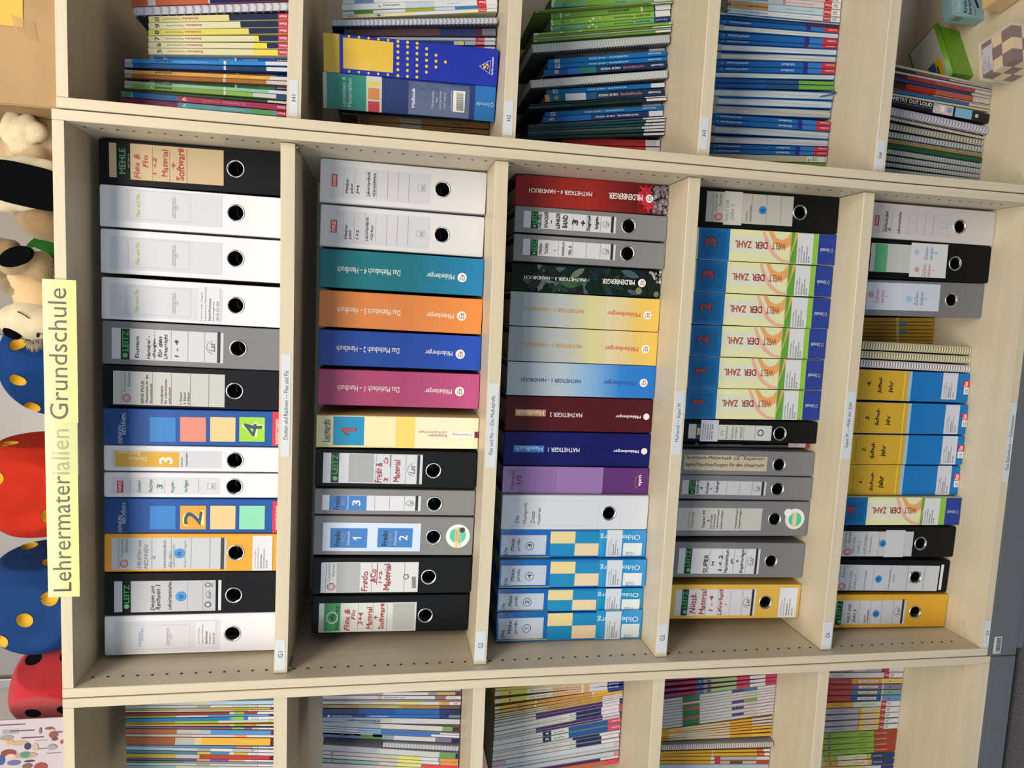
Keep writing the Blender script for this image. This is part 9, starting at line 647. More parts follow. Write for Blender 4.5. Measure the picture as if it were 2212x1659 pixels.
I(row='F5',k='book',n='schoolbook',cat='book',d='brick red and amber schoolbook with white title plate',x=-180.6,y=225,z=10.4,w=13.8,h=262,lean=-2.16,col='#94383a',ops='R|#94383a|0.4|144.7|13.4|220.6~R|#b08434|0.4|58.6|13.4|144.7~R|#c4bcb4|0.4|55.8|13.4|58.6~R|#b4a85c|0.4|0.5|13.4|55.8~R|#c6beb4|3.5|72|9.9|126.1~T|MATHEMATIK 1|#4a2a2c|4.7|75|8.6|123.1|v|b~T|Westermann|#c49490|4.8|155.5|6.9|194.8|v~T|K|#22242a|4.8|33.8|8.3|39.3|h|b')
I(row='F5',k='book',n='schoolbook',cat='book',d='brick red and purple schoolbook with white title plate',x=-196.2,y=225,z=10.4,w=13.1,h=262,lean=-2.34,col='#94383a',ops='R|#94383a|0.4|143.1|12.7|218.4~R|#6c5682|0.4|56.1|12.7|143.1~R|#c4bcb4|0.4|53.4|12.7|56.1~R|#74648a|0.4|0.5|12.7|53.4~R|#c6beb4|3.3|69.6|9.4|123.8~T|MATHEMATIK 2|#4a2a2c|4.4|72.6|8.1|120.8|v|b~T|Westermann|#c49490|4.6|153.2|6.5|192.6|v~T|K|#22242a|4.6|31.3|7.8|36.8|h|b')
I(row='F5',k='book',n='schoolbook',cat='book',d='brick red and teal schoolbook with white title plate',x=-211,y=225,z=10.4,w=13.4,h=262,lean=-2.43,col='#94383a',ops='R|#94383a|0.4|143.4|13|219~R|#27666a|0.4|56.6|13|143.4~R|#c4bcb4|0.4|53.9|13|56.6~R|#5c8c7c|0.4|0.5|13|53.9~R|#c6beb4|3.4|70.1|9.6|124.3~T|MATHEMATIK 3|#4a2a2c|4.6|73.1|8.3|121.3|v|b~T|Westermann|#c49490|4.7|153.8|6.7|193.2|v~T|K|#22242a|4.7|31.8|8.1|37.3|h|b')
I(row='F5',k='book',n='schoolbook',cat='book',d='brick red and blue schoolbook with white title plate',x=-226.6,y=225,z=10.4,w=15,h=262,lean=-2.28,col='#94383a',ops='R|#94383a|0.4|144.3|14.8|219.5~R|#24407c|0.4|57|14.8|144.3~R|#c4bcb4|0.4|54.3|14.8|57~R|#5078a8|0.4|0.5|14.8|54.3~R|#c6beb4|3.8|70.5|10.9|124.8~T|MATHEMATIK 4|#4a2a2c|5.2|73.5|9.4|121.8|v|b~T|Westermann|#c49490|5.3|154.3|7.6|193.7|v~T|K|#22242a|5.3|32.2|9.1|37.7|h|b')
I(row='F5',k='book',n='schoolbook',cat='book',d='yellow and mint schoolbook',x=-241.5,y=225,z=10.3,w=13.8,h=262,lean=-1.47,col='#b68c38',ops='R|#b68c38|0.4|133.6|13.6|219.5~R|#9cb4a4|0.4|54.5|13.6|133.6~R|#a42c30|0.4|39.8|13.6|54.5~R|#b4b8b8|0.4|0.5|13.6|39.8~T|Schnittpunkt|#6c4c24|4.9|163.3|8.7|192.8|v~T|Klett|#dcb4b4|4.2|41.6|9.1|52.7|v|b~T|Differenzierende Ausgabe|#5c6c64|5.6|69.1|8.4|111|v~T|1/2|#22242a|3.5|27.8|10.5|36.1|h|hand')
I(row='F5',k='book',n='schoolbook',cat='book',d='grey and buff schoolbook, uppermost of four alike',x=-256.8,y=225,z=10.2,w=14.1,h=262,lean=-1.2,col='#8e8c98',ops='R|#8f8e9a|0.4|115.7|13.7|219.6~R|#a8783c|0.4|111.1|13.7|115.7~R|#c09c48|0.4|102.1|13.7|111.1~R|#b4a288|0.4|69.3|13.7|102.1~R|#c0a45c|0.4|55.5|13.7|69.3~R|#9c2c2c|0.4|40.8|13.7|55.5~R|#b4b8b8|0.4|0.5|13.7|40.8~T|Schnittpunkt Plus|#5c5c6a|4.9|154.5|8.2|192.9|v~T|Differenzierende Ausgabe|#6c5c44|5.6|59.2|8.4|101.1|v~T|Klett|#dcb4b4|4.2|42.7|9.2|53.7|v|b~T|1/2|#22242a|3.5|28.9|10.6|37.2|h|hand')
I(row='F5',k='book',n='schoolbook',cat='book',d='grey and buff schoolbook, second of four alike',x=-271.7,y=225,z=10.2,w=13.1,h=262,lean=-0.57,col='#8e8c98',ops='R|#8f8e9a|0.4|115.8|12.7|219.7~R|#a8783c|0.4|111.3|12.7|115.8~R|#c09c48|0.4|102.2|12.7|111.3~R|#b4a288|0.4|69.4|12.7|102.2~R|#c0a45c|0.4|55.7|12.7|69.4~R|#9c2c2c|0.4|41|12.7|55.7~R|#b4b8b8|0.4|0.5|12.7|41~T|Schnittpunkt Plus|#5c5c6a|4.6|154.6|7.6|191.3|v~T|Differenzierende Ausgabe|#6c5c44|5.2|59.4|7.9|101.3|v~T|Klett|#dcb4b4|3.9|42.9|8.5|53.9|v|b~T|1/2|#22242a|3.3|29.1|9.8|37.3|h|hand')
I(row='F5',k='book',n='schoolbook',cat='book',d='grey and buff schoolbook, third of four alike',x=-287.2,y=225,z=10.1,w=12.4,h=262,lean=-0.3,col='#8e8c98',ops='R|#8f8e9a|0.4|115.9|12|219.8~R|#a8783c|0.4|111.4|12|115.9~R|#c09c48|0.4|102.3|12|111.4~R|#b4a288|0.4|69.5|12|102.3~R|#c0a45c|0.4|55.8|12|69.5~R|#9c2c2c|0.4|41.1|12|55.8~R|#b4b8b8|0.4|0.5|12|41.1~T|Schnittpunkt Plus|#5c5c6a|4.4|154.7|7.2|189.6|v~T|Differenzierende Ausgabe|#6c5c44|5|59.5|7.5|101.4|v~T|Klett|#dcb4b4|3.7|43|8.1|54|v|b~T|1/2|#22242a|3.1|29.2|9.3|37.5|h|hand')
I(row='F5',k='book',n='schoolbook',cat='book',d='grey and buff schoolbook, lowest of four alike',x=-302.7,y=225,z=10.1,w=13.2,h=262,lean=-0.29,col='#8e8c98',ops='R|#8f8e9a|0.4|116.1|12.8|220.1~R|#a8783c|0.4|111.5|12.8|116.1~R|#c09c48|0.4|102.5|12.8|111.5~R|#b4a288|0.4|69.7|12.8|102.5~R|#c0a45c|0.4|55.9|12.8|69.7~R|#9c2c2c|0.4|41.2|12.8|55.9~R|#b4b8b8|0.4|0.5|12.8|41.2~T|Schnittpunkt Plus|#5c5c6a|4.6|154.9|7.7|188|v~T|Differenzierende Ausgabe|#6c5c44|5.3|59.6|7.9|101.6|v~T|Klett|#dcb4b4|4|43.1|8.6|54.1|v|b~T|1/2|#22242a|3.3|29.3|9.9|37.6|h|hand')
I(row='F5',k='book',n='schoolbook',cat='book',d='lime green schoolbook with teal disc',x=-319.5,y=225,z=10.2,w=14.3,h=262,lean=-0.75,col='#6f8f38',ops='R|#6f8f38|0.4|66.4|13.9|220.3~R|#8c3028|0.4|0.5|13.9|66.4~T|1|#d0d4c4|4.3|190.5|7.2|195.4|h|b~T|Sputnik|#34481c|5|86.1|9.3|109.8|v|b~T|westermann|#d0a8a0|5.7|29.2|8.3|64.2|v|b~T|Sachbuch Mathematik|#a8bc80|4.3|122.5|6.4|180.2|v~O|#1f6a5c|2.1|188.2|10.7|198|dot')
I(row='F5',k='book',n='schoolbook',cat='book',d='lime green schoolbook with rose disc',x=-334.8,y=225,z=10.2,w=14.6,h=262,lean=-0.44,col='#6f8f38',ops='R|#6f8f38|0.4|64.7|14.2|218.7~R|#8c3028|0.4|0.5|14.2|64.7~T|2|#d0d4c4|4.4|188.9|7.3|193.7|h|b~T|Sputnik|#34481c|5.1|84.4|9.5|108.1|v|b~T|westermann|#d0a8a0|5.8|27.5|8.5|62.5|v|b~T|Sachbuch Mathematik|#a8bc80|4.4|120.8|6.6|178.5|v~O|#9a4c54|2.2|186.6|10.9|196.4|dot')
I(row='F5',k='book',n='schoolbook',cat='book',d='lime green schoolbook with blue disc',x=-349.8,y=225,z=10.1,w=13.9,h=262,lean=-0.17,col='#6f8f38',ops='R|#6f8f38|0.4|63|13.5|217.1~R|#8c3028|0.4|0.5|13.5|63~T|3|#d0d4c4|4.2|187.3|7|192.1|h|b~T|Sputnik|#34481c|4.9|82.8|9.1|106.5|v|b~T|westermann|#d0a8a0|5.6|25.8|8.1|60.8|v|b~T|Sachbuch Mathematik|#a8bc80|4.2|119.2|6.3|176.9|v~O|#1f5a8c|2.1|185|10.5|194.8|dot')
I(row='F5',k='book',n='schoolbook',cat='book',d='lime green schoolbook with red disc',x=-364.5,y=225,z=10.1,w=13.8,h=262,lean=0.17,col='#6f8f38',ops='R|#6f8f38|0.4|61.3|14.1|215.5~R|#8c3028|0.4|0.5|14.1|61.3~T|4|#d0d4c4|4.4|185.7|7.3|190.5|h|b~T|Sputnik|#34481c|5.1|81.1|9.4|104.8|v|b~T|westermann|#d0a8a0|5.8|24.1|8.4|59.1|v|b~T|Sachbuch Mathematik|#a8bc80|4.4|117.5|6.5|175.3|v~O|#a8443c|2.2|183.3|10.9|193.2|dot')
I(row='F5',k='book',n='schoolbook',cat='book',d='green and cream schoolbook with navy foot',x=-382.2,y=225,z=10.2,w=11.8,h=262,lean=-0.65,col='#7c9444',ops='R|#a8a8a0|0.4|203.3|13.1|218.5~R|#86984c|0.4|163.8|13.1|203.3~R|#b0b498|0.4|82.9|13.1|163.8~R|#8ca048|0.4|68.3|13.1|82.9~R|#1f2f68|0.4|0.5|13.1|68.3~T|3|#3c3c24|4|184.1|9.4|189|h|b~T|Welt der Zahl|#8c5c3c|4|86.6|8.1|116.7|v~T|Schroedel|#a8b0cc|4|38.8|8.8|63.7|v')
I(row='F5',k='book',n='schoolbook',cat='book',d='amber and cream schoolbook with navy foot',x=-400.2,y=225,z=10.3,w=12.5,h=262,lean=-1.65,col='#b08c48',ops='R|#a8a49c|0.4|200|14.3|217~R|#b08c48|0.4|160.4|14.3|200~R|#b8ac90|0.4|75.6|14.3|160.4~R|#b09048|0.4|64.5|14.3|75.6~R|#1f2f68|0.4|0.5|14.3|64.5~T|M|#3c2c14|4.4|179.7|10.3|185.6|h|b~T|Welt der Zahl|#8c5c3c|4.4|82.9|8.8|113.1|v~T|Schroedel|#a8b0cc|4.4|34.9|9.6|59.9|v')
I(row='F5',k='book',n='schoolbook',cat='book',d='yellow-cream schoolbook cut off by the photo edge',x=-417.8,y=225,z=10.4,w=14.3,h=262,lean=-2.35,col='#b0a468',ops='R|#b0a468|0.4|79.2|15|215.9~R|#a8b4c0|0.4|36.7|15|79.2~R|#1f2f68|0.4|0.5|15|36.7')
# ------------------------------------------------------------------ things on top of the bookcases
def at(px, py, Y):
    d = rt * ((px - 1106) / 1522.013) + up * (-(py - 829.5) / 1522.013) + fw
    return CAM + d * ((Y - CAM.y) / d.y)
TOP = 1.8722
def die(name, c, s, yaw, col, pipc, pips, label, R=1.25, pr=.16, dep=.13, n=72, fuzz=False, tilt=0):
    """foam die = cube cut with a ball, so each face is a round flat; pips pressed in. pips: {axis face: [(u, v)]}"""
    bm = bmesh.new(); vm = {}; fm = []; ms = [mat(col, .95, bump=.8, bscale=(900 if not fuzz else 1400), var=.12, vscale=(25, 25, 25), spec=.15, fuzz=.3 if fuzz else 0), mat(pipc, .95, bump=.6, bscale=900, spec=.15)]
    for ax in range(3):
        for sg in (-1, 1):
            pl = pips.get((ax, sg), ())
            g = []
            for i in range(n + 1):
                rowv = []
                for j in range(n + 1):
                    u = math.tan((i / n * 2 - 1) * math.pi / 4); v = math.tan((j / n * 2 - 1) * math.pi / 4); p = [0, 0, 0]; p[ax] = sg; p[(ax + 1) % 3] = u; p[(ax + 2) % 3] = v
                    d = Vector(p).normalized(); a = 1 / max(abs(q) for q in d); k = 70; r = -math.log(math.exp(-k * a) + math.exp(-k * R)) / k + .003
                    P = d * r; uu, vv = P[(ax + 1) % 3], P[(ax + 2) % 3]
                    for (pu, pv) in pl:
                        q = ((uu - pu) ** 2 + (vv - pv) ** 2) / (pr * 1.0) ** 2
                        if q < 1: P = P - Vector([sg * (dep * math.sqrt(1 - q) + .012) if t == ax else 0 for t in range(3)])
                    key = (round(d.x, 5), round(d.y, 5), round(d.z, 5))
                    if key not in vm: vm[key] = bm.verts.new(P * s / 2)
                    rowv.append((vm[key], uu, vv))
                g.append(rowv)
            for i in range(n):
                for j in range(n):
                    q = [g[i][j], g[i + 1][j], g[i + 1][j + 1], g[i][j + 1]]
                    if sg < 0: q = q[::-1]
                    f = bm.faces.new([t[0] for t in q]); f.smooth = True; cu = sum(t[1] for t in q) / 4; cv = sum(t[2] for t in q) / 4
                    f.material_index = 0
    me = bpy.data.meshes.new(name); bm.to_mesh(me); bm.free()
    me.materials.append(ms[0]); o = link(name, me)
    for (ax, sg), pl in pips.items():
        for (pu, pv) in pl:
            b = MB(); vs = []; N = 24; K = 6
            for k in range(K + 1):
                rr = pr * 1.03 * k / K
                for t in range(N):
                    an = t * 2 * math.pi / N; uu, vv = pu + rr * math.cos(an), pv + rr * math.sin(an); dd = math.sqrt(max(0, uu * uu + vv * vv + 1)); fall = max(0, dd - R) * 1.3
                    p = [0, 0, 0]; p[ax] = sg * (1.006 - fall - dep * math.sqrt(max(0, 1 - (min(1, rr / pr)) ** 2))); p[(ax + 1) % 3] = uu; p[(ax + 2) % 3] = vv; vs.append(tuple(Vector(p) * s / 2))
            b.add(vs, [[k * N + t, k * N + (t + 1) % N, (k + 1) * N + (t + 1) % N, (k + 1) * N + t] for k in range(K) for t in range(N)]); b.obj('pip', o, ms[1], True)
    o.location = c; o.rotation_euler = (0, tilt, yaw); tag(o, label, 'die', 'big soft dice on top of the binder bookcase'); return o
# face axes: (1,-1) looks to the viewer (u = z, v = x), (0,1) to the right (u = y, v = z), (0,-1) left
rd = math.radians
die('foam_die', (.570, .232, TOP + .0865), .170, rd(-42), '#12386f', '#c9a032', {(1, -1): [(.45, -.45), (-.45, -.45), (.45, .45), (-.45, .45)], (0, 1): [(-.45, -.45), (-.45, .45), (.45, .45), (.45, -.45)]}, 'blue foam die with yellow pips, set corner forward behind the yellow-green sign')
die('foam_die', (.348, .150, TOP + .0865), .170, rd(-4), '#b02a18', '#cb9a2a', {(1, -1): [(.48, .42), (-.5, -.42)], (0, 1): [(-.42, .45), (.42, -.45)]}, 'bright red foam die with yellow pips between two blue foam dice')
die('foam_die', (.128, .150, TOP + .0865), .172, rd(-8), '#1a3c70', '#cba437', {(1, -1): [(.52, -.5), (0, 0), (-.5, .48)], (0, 1): [(-.35, -.3), (.4, .45)]}, 'blue foam die with a diagonal of three yellow pips, beside the red plush die')
die('plush_die', (-.036, .125, TOP + .063), .118, rd(-30), '#b3222a', '#0d0c0e', {(1, -1): [(.3, -.05), (-.62, .1), (.1, -.68), (-.8, -.6)], (0, 1): [(.2, .55), (.3, -.4)]}, 'small red plush die with black spots at the bookcase joint', R=1.34, pr=.22, dep=.02, fuzz=True, tilt=.06)
def blob(name, items, m, parent=None, voxel=.0035):
    bm = bmesh.new()
    for (c, r, *rot) in items:
        M = Matrix.Translation(Vector(c)) @ (Euler(rot[0]).to_matrix().to_4x4() if rot else Matrix.Identity(4)) @ Matrix.Diagonal((*r, 1))
        bmesh.ops.create_icosphere(bm, subdivisions=3, radius=1, matrix=M)
    me = bpy.data.meshes.new(name); bm.to_mesh(me); bm.free(); o = link(name, me, parent, m)
    r = o.modifiers.new('r', 'REMESH'); r.mode = 'VOXEL'; r.voxel_size = voxel; r.use_smooth_shade = True
    s = o.modifiers.new('s', 'SMOOTH'); s.iterations = 5
    return o
def A3(px, py, Y): return tuple(at(px, py, Y))
beige = mat('#c3ab86', .95, bump=1, bscale=700, var=.10, vscale=(40, 40, 40), spec=.1, fuzz=.4); cream = mat('#d0c2a2', .95, bump=1, bscale=600, var=.08, vscale=(60, 60, 60), spec=.1, fuzz=.4)
tan = mat('#8e744f', .95, bump=1, bscale=700, var=.15, vscale=(60, 60, 60), spec=.1, fuzz=.4); sole = mat('#070809', .95, bump=.5, bscale=900, spec=.05); furd = mat('#2a2824', .95, bump=1, bscale=400, var=.4, vscale=(120, 120, 500), spec=.1)
def fur(name, c, r, m, parent, n=900, L=.016, seed=1, bias=(0, -.3, .5)):
    """a tuft of hair blades on an ellipsoid"""
    q = random.Random(seed); b = MB()
    for i in range(n):
        d = Vector((q.gauss(0, 1), q.gauss(0, 1), q.gauss(0, 1))).normalized(); p = Vector((c[0] + d.x * r[0], c[1] + d.y * r[1], c[2] + d.z * r[2]))
        g = (d + Vector(bias) + Vector((q.gauss(0, .3), q.gauss(0, .3), q.gauss(0, .3)))).normalized() * L * (.6 + q.random() * .8); t = g.cross(Vector((0, 1, 0.1))).normalized() * .0005
        b.add([tuple(p - t), tuple(p + t), tuple(p + g)], [[0, 1, 2]])
    o = b.obj(name, parent, m); o['kind'] = 'stuff'; return o
def rootat(name, label, cat, pos, group=None): return tag(empty(name, (0, 0, 0)), label, cat, group)
# plush with the large black foot sole
pa = rootat('plush_donkey', 'beige plush animal with floppy cream ear and large black foot sole, on the binder bookcase', 'plush toy', None, 'plush animals on top of the binder bookcase')
blob('body', [(A3(100, 330, .15), (.075, .06, .065)), (A3(30, 345, .15), (.04, .045, .06)), (A3(95, 400, .12), (.05, .05, .04)), (A3(75, 345, .10), (.03, .03, .028), (.3, .3, 0))], beige, pa)
blob('ear', [(A3(22, 270, .09), (.030, .014, .014), (0, .35, 0)), (A3(52, 275, .085), (.026, .014, .016), (0, .5, 0)), (A3(78, 285, .085), (.018, .013, .018)), (A3(40, 300, .088), (.02, .012, .026), (0, .2, 0)), (A3(50, 322, .085), (.016, .012, .022), (0, -.3, 0))], cream, pa, .003)
ft = blob('foot', [(A3(15, 398, .055), (.047, .026, .05), (0, -.15, 0)), (A3(60, 398, .05), (.047, .026, .05), (0, -.15, 0)), (A3(98, 395, .05), (.040, .024, .034), (0, -.15, 0))], cream, pa)
b = MB(); cx, cy, cz = A3(55, 400, .02); vs = []
for k in range(36):
    a = k * math.pi / 18; cs, sn = math.cos(a), math.sin(a); e = .55
    lx = .034 * abs(cs) ** e * (1 if cs > 0 else -1); lz = .062 * abs(sn) ** e * (1 if sn > 0 else -1); lx, lz = lx * math.cos(-.17) - lz * math.sin(-.17), lx * math.sin(-.17) + lz * math.cos(-.17)
    vs.append((cx + lx, 0, cz + lz))
b.add([(x, cy, z) for x, _, z in vs] + [(x, cy + .012, z) for x, _, z in vs], [list(range(36))] + [[k, (k + 1) % 36, 36 + (k + 1) % 36, 36 + k] for k in range(36)]); b.obj('foot_sole', ft, sole)
blob('hind_leg', [(A3(95, 478, .07), (.033, .035, .038)), (A3(70, 470, .075), (.022, .025, .028)), (A3(118, 480, .08), (.036, .035, .03))], tan, pa)
blob('dark_back', [(A3(90, 290, .14), (.020, .035, .045))], furd, pa); fur('dark_hair', A3(90, 290, .14), (.021, .037, .047), furd, pa, 2200, .011, 3, (0, -.2, -.2))
# green ball behind
bm = bmesh.new(); bmesh.ops.create_uvsphere(bm, u_segments=48, v_segments=32, radius=.098, matrix=Matrix.Translation((.742, .325, TOP + .098)))
me = bpy.data.meshes.new('foam_ball'); bm.to_mesh(me); bm.free(); o = link('foam_ball', me, None, mat('#235a1c', .95, bump=.8, bscale=900, var=.1, vscale=(30, 30, 30), spec=.1), True); tag(o, 'green foam ball behind the plush with the black nose', 'ball')
# second plush, lying on its back
pb = rootat('plush_donkey', 'small beige plush animal with black nose and one raised black-soled foot, beside the sign', 'plush toy', None, 'plush animals on top of the binder bookcase')
blob('body', [(A3(72, 612, .11), (.04, .04, .042)), (A3(85, 640, .10), (.04, .04, .04)), (A3(100, 600, .12), (.04, .04, .03))], mat('#d0b184', .95, bump=.8, bscale=700, spec=.1, fuzz=.3), pb)
blob('head', [(A3(70, 690, .085), (.036, .04, .042)), (A3(42, 690, .08), (.028, .03, .034)), (A3(95, 695, .085), (.03, .04, .04)), (A3(30, 700, .078), (.018, .022, .026), (0, .3, 0))], cream, pb)
blob('nose', [(A3(24, 718, .062), (.010, .008, .014), (0, .5, 0)), (A3(34, 722, .062), (.010, .008, .010))], sole, pb, .002)
blob('eye', [(A3(82, 724, .052), (.0045, .004, .0028))], mat('#050505', .15), pb, .001)
b = MB(); b.tube([A3(38, 673, .048), A3(46, 677, .0445), A3(55, 682, .0435), A3(63, 688, .044)], .0009, None, 6); b.obj('mouth_stitch', pb, mat('#1a1410', .8))
lg = blob('raised_leg', [(A3(40, 562, .055), (.022, .022, .022)), (A3(25, 570, .055), (.020, .02, .022)), (A3(62, 566, .07), (.024, .024, .022)), (A3(85, 575, .08), (.028, .028, .024))], mat('#a48d68', .95, bump=1, bscale=700, var=.15, vscale=(60, 60, 60), spec=.1, fuzz=.4), pb)
b = MB(); n = 28; cx, cy, cz = A3(31, 554, .032); th = math.radians(28)
vs = [(cx + .015 * math.cos(k * 2 * math.pi / n) * math.cos(th) - .027 * math.sin(k * 2 * math.pi / n) * -math.sin(th) * -1, 0, cz + .015 * math.cos(k * 2 * math.pi / n) * math.sin(th) + .027 * math.sin(k * 2 * math.pi / n) * math.cos(th)) for k in range(n)]
b.add([(x, cy, z) for x, _, z in vs] + [(x, cy + .012, z) for x, _, z in vs], [list(range(n))] + [[k, (k + 1) % n, n + (k + 1) % n, n + k] for k in range(n)]); b.obj('foot_sole', lg, sole)
blob('arm', [(A3(8, 605, .10), (.018, .02, .02)), (A3(28, 618, .095), (.018, .02, .018)), (A3(48, 632, .09), (.016, .02, .015)), (A3(62, 642, .085), (.014, .02, .012))], mat('#8c7a5c', .95, bump=1, bscale=700, var=.2, vscale=(60, 60, 60), spec=.1, fuzz=.4), pb)
fl2 = blob('far_leg', [(A3(4, 535, .13), (.018, .02, .018)), (A3(22, 538, .13), (.018, .02, .018)), (A3(14, 548, .13), (.016, .02, .016))], tan, pb)
fur('belly_hair', A3(108, 582, .10), (.02, .03, .025), furd, pb, 900, .012, 5, (0, -.4, .2)); fur('mane_hair', A3(72, 731, .10), (.012, .02, .008), mat('#b09c78', .9), pb, 260, .012, 9, (-.8, -.3, -.2))
b = MB(); p = [A3(64, 536, .055), A3(60, 544, .055), A3(90, 541, .06), A3(74, 534, .06)]; b.add(p + [(x, y + .0006, z) for x, y, z in p], [[0, 1, 2, 3], [7, 6, 5, 4], [0, 4, 5, 1], [1, 5, 6, 2], [2, 6, 7, 3], [3, 7, 4, 0]]); b.obj('care_tag', pb, mat('#c8c6bc', .7))
# cardboard box on the schoolbook bookcase
bx = tag(empty('cardboard_box', (1.25, .2, 1.865)), 'brown cardboard box with taped yellow paper, on the schoolbook bookcase', 'box')
cb = mat('#a98b64', .85, bump=.3, bscale=150, var=.10, vscale=(9, 9, 14), spec=.2)
b = MB(); b.box(-.245, .25, -.175, .19, .0003, .34, bev=.002); b.obj('carton', bx, cb)
c1 = at(50, 59, .0235); b = MB(); b.box(c1.x - 1.25, c1.x - 1.25 + .21, -.1765, -.1755, c1.z - 1.865, c1.z - 1.865 + .15); s = b.obj('yellow_paper', bx, mat('#d9ac48', .7))
b = MB(); b.add([(c1.x - 1.25 - .022, -.1768, c1.z - 1.865 - .022), (c1.x - 1.25 + .010, -.1768, c1.z - 1.865 - .016), (c1.x - 1.25 + .018, -.1768, c1.z - 1.865 + .018), (c1.x - 1.25 - .008, -.1768, c1.z - 1.865 + .010)], [[0, 1, 2, 3]]); b.obj('adhesive_tape', bx, mat('#b08a4a', .3, alpha=.35))
# printed picture card standing on the workbook bookcase (plain generic scene)
pc0 = at(130, 1550, .03); x1 = pc0.x; W_, H_ = .40, .30
cd = tag(empty('picture_card', (x1 - W_ / 2, .03, TOP)), 'illustrated card of figures, posts and a running brown animal, on the workbook bookcase', 'card')
b = MB(); b.box(-W_ / 2, W_ / 2, 0, .002, .0003, H_); s = b.obj('card_sheet', cd, mat('#b4a9b0', .45))
ops = []
def P2(px, py): v = at(px, py, .03); return ((v.x - x1 + W_) * 1e3, (v.z - TOP) * 1e3)
K8 = 2212 / 160
def R2(col, x0, y0, x1_, y1_):
    a0, b1 = P2(x0 / K8, 1540 + y1_ / K8); a1, b0 = P2(x1_ / K8, 1540 + y0 / K8); ops.append(('R', col, a0, b0, a1, b1))
def E2(col, cx, cy, rx, ry):
    a0, b1 = P2((cx - rx) / K8, 1540 + (cy + ry) / K8); a1, b0 = P2((cx + rx) / K8, 1540 + (cy - ry) / K8); ops.append(('O', col, a0, b0, a1, b1, 'dot'))
for q in (('#8f8f98', 80, 480, 560, 640), ('#5a4a50', -200, 310, 760, 395), ('#5f4d54', 300, 490, 1030, 565), ('#5c4b50', 640, 690, 1310, 765), ('#6c5a5c', 1040, 795, 1440, 828), ('#6a585c', 1140, 1040, 1400, 1080), ('#7c6a6c', 1400, 1170, 1840, 1215)): R2(*q)
for q in (('#8c8478', 200, 740, 220, 90), ('#a8937a', 600, 900, 240, 90), ('#b99558', 310, 880, 120, 80), ('#23253c', 830, 990, 100, 110), ('#b09a80', 1060, 1010, 90, 120), ('#a38a74', 780, 1260, 340, 110), ('#3e7c62', 760, 1240, 150, 100), ('#74302c', 260, 1190, 230, 120), ('#c9a496', 330, 1290, 150, 85), ('#274a86', 30, 1400, 120, 160), ('#5a5a88', 420, 1480, 200, 90), ('#8c3434', 1220, 1600, 200, 140), ('#6c4c3c', 820, 1580, 150, 90), ('#2f3350', 880, 1430, 160, 40),
          ('#74402f', 1600, 640, 130, 110), ('#7c4030', 1480, 450, 130, 45), ('#8c5a44', 1210, 520, 35, 100), ('#c4a08c', 1580, 500, 70, 35), ('#6a3020', 1640, 770, 90, 50), ('#8a3028', 1860, 850, 50, 60), ('#7c4030', 1760, 560, 120, 26), ('#8c8892', 1560, 1010, 140, 90)): E2(*q)
pm, _ = put_print(ops, W_, -W_ / 2, .5); pm.obj('printing', s)
# yellow-green sign, two taped strips on the top edge of the binder bookcase
sg = tag(empty('paper_sign', (.456, -.003, 1.863)), 'long yellow-green laminated paper sign reading Lehrermaterialien Grundschule', 'sign')
sm = mat('#cfd489', .12, bump=.10, bscale=35)
for (x0, x1_, z0, z1, y, txt, t0, t1) in ((.489, .727, 1.8375, 1.8885, -.0045, 'Grundschule', .495, .713), (.186, .4975, 1.8400, 1.8895, -.0032, 'Lehrermaterialien', .196, .478)):
    b = MB(); b.box(x0 - .456, x1_ - .456, y + .003 - .0006, y + .003, z0 - 1.863, z1 - 1.863); s = b.obj('sign_strip', sg, sm)
    b = MB(); lo, hi = (z0 + .0125, z0 + .0412) if txt[0] == 'L' else (z0 + .0150, z0 + .0432)
    put_text(b, txt, t0 - .456, lo - 1.863, t1 - .456, hi - 1.863, y + .003 - .0008, None, 'h', ''); b.obj('lettering', s, mat('#141414', .2))
b = MB(); b.box(.40 - .456, .50 - .456, -.0022, -.0020, 1.8385 - 1.863, 1.8880 - 1.863); b.obj('clear_tape', sg, mat('#e8ecc0', .05, alpha=.25))
# aluminium rail on the wall behind
v = at(10, 1469, .745); b = MB(); b.box(v.x - .012, v.x + .012, .725, .7365, 1.2, 3.0, bev=.002); o = b.obj('trim_1', None, mat('#b4b6b4', .3, .8)); o['kind'] = 'structure'
v = at(10, 1440, .745); b = MB(); b.box(v.x - .02, v.x + .9, .738, .7485, 1.2, 2.6); o = b.obj('whiteboard', None, mat('#8f8d8c', .3)); tag(o, 'grey board on the wall behind the dice', 'board')
# ------------------------------------------------------------------ boxes in the lowest schoolbook row
# lime tub lying beside the leaning manuals
tb = tag(empty('storage_tub', (1.366, .262, .0095), (0, 0, math.atan2(.0649, .1327))), 'lime green plastic tub with white lid label, beside the leaning manuals', 'tub')
gm = mat('#5f9418', .35, spec=.5)
b = MB(); Lx, Ly, hh = .074, .092, .064
q0 = [(-Lx + .007, .006), (Lx - .007, .006), (Lx - .007, Ly - .006), (-Lx + .007, Ly - .006)]; q1 = [(-Lx + .002, .001), (Lx - .002, .001), (Lx - .002, Ly - .001), (-Lx + .002, Ly - .001)]
b.add([(x, y, 0) for x, y in q0] + [(x, y, hh) for x, y in q1], [[3, 2, 1, 0], [4, 5, 6, 7]] + [[k, (k + 1) % 4, 4 + (k + 1) % 4, 4 + k] for k in range(4)]); tb.location.y = .262 - .03; o = b.obj('tub_body', tb, gm)
b = MB(); b.box(-Lx - .002, Lx + .002, -.003, Ly + .003, hh - .006, hh + .004, bev=.003); b.obj('lid_rim', tb, gm, True)
b = MB(); b.box(-Lx + .006, Lx - .006, .006, Ly - .006, hh + .004, hh + .0046); s = b.obj('lid_label', tb, mat('#a9a9a4', .6))
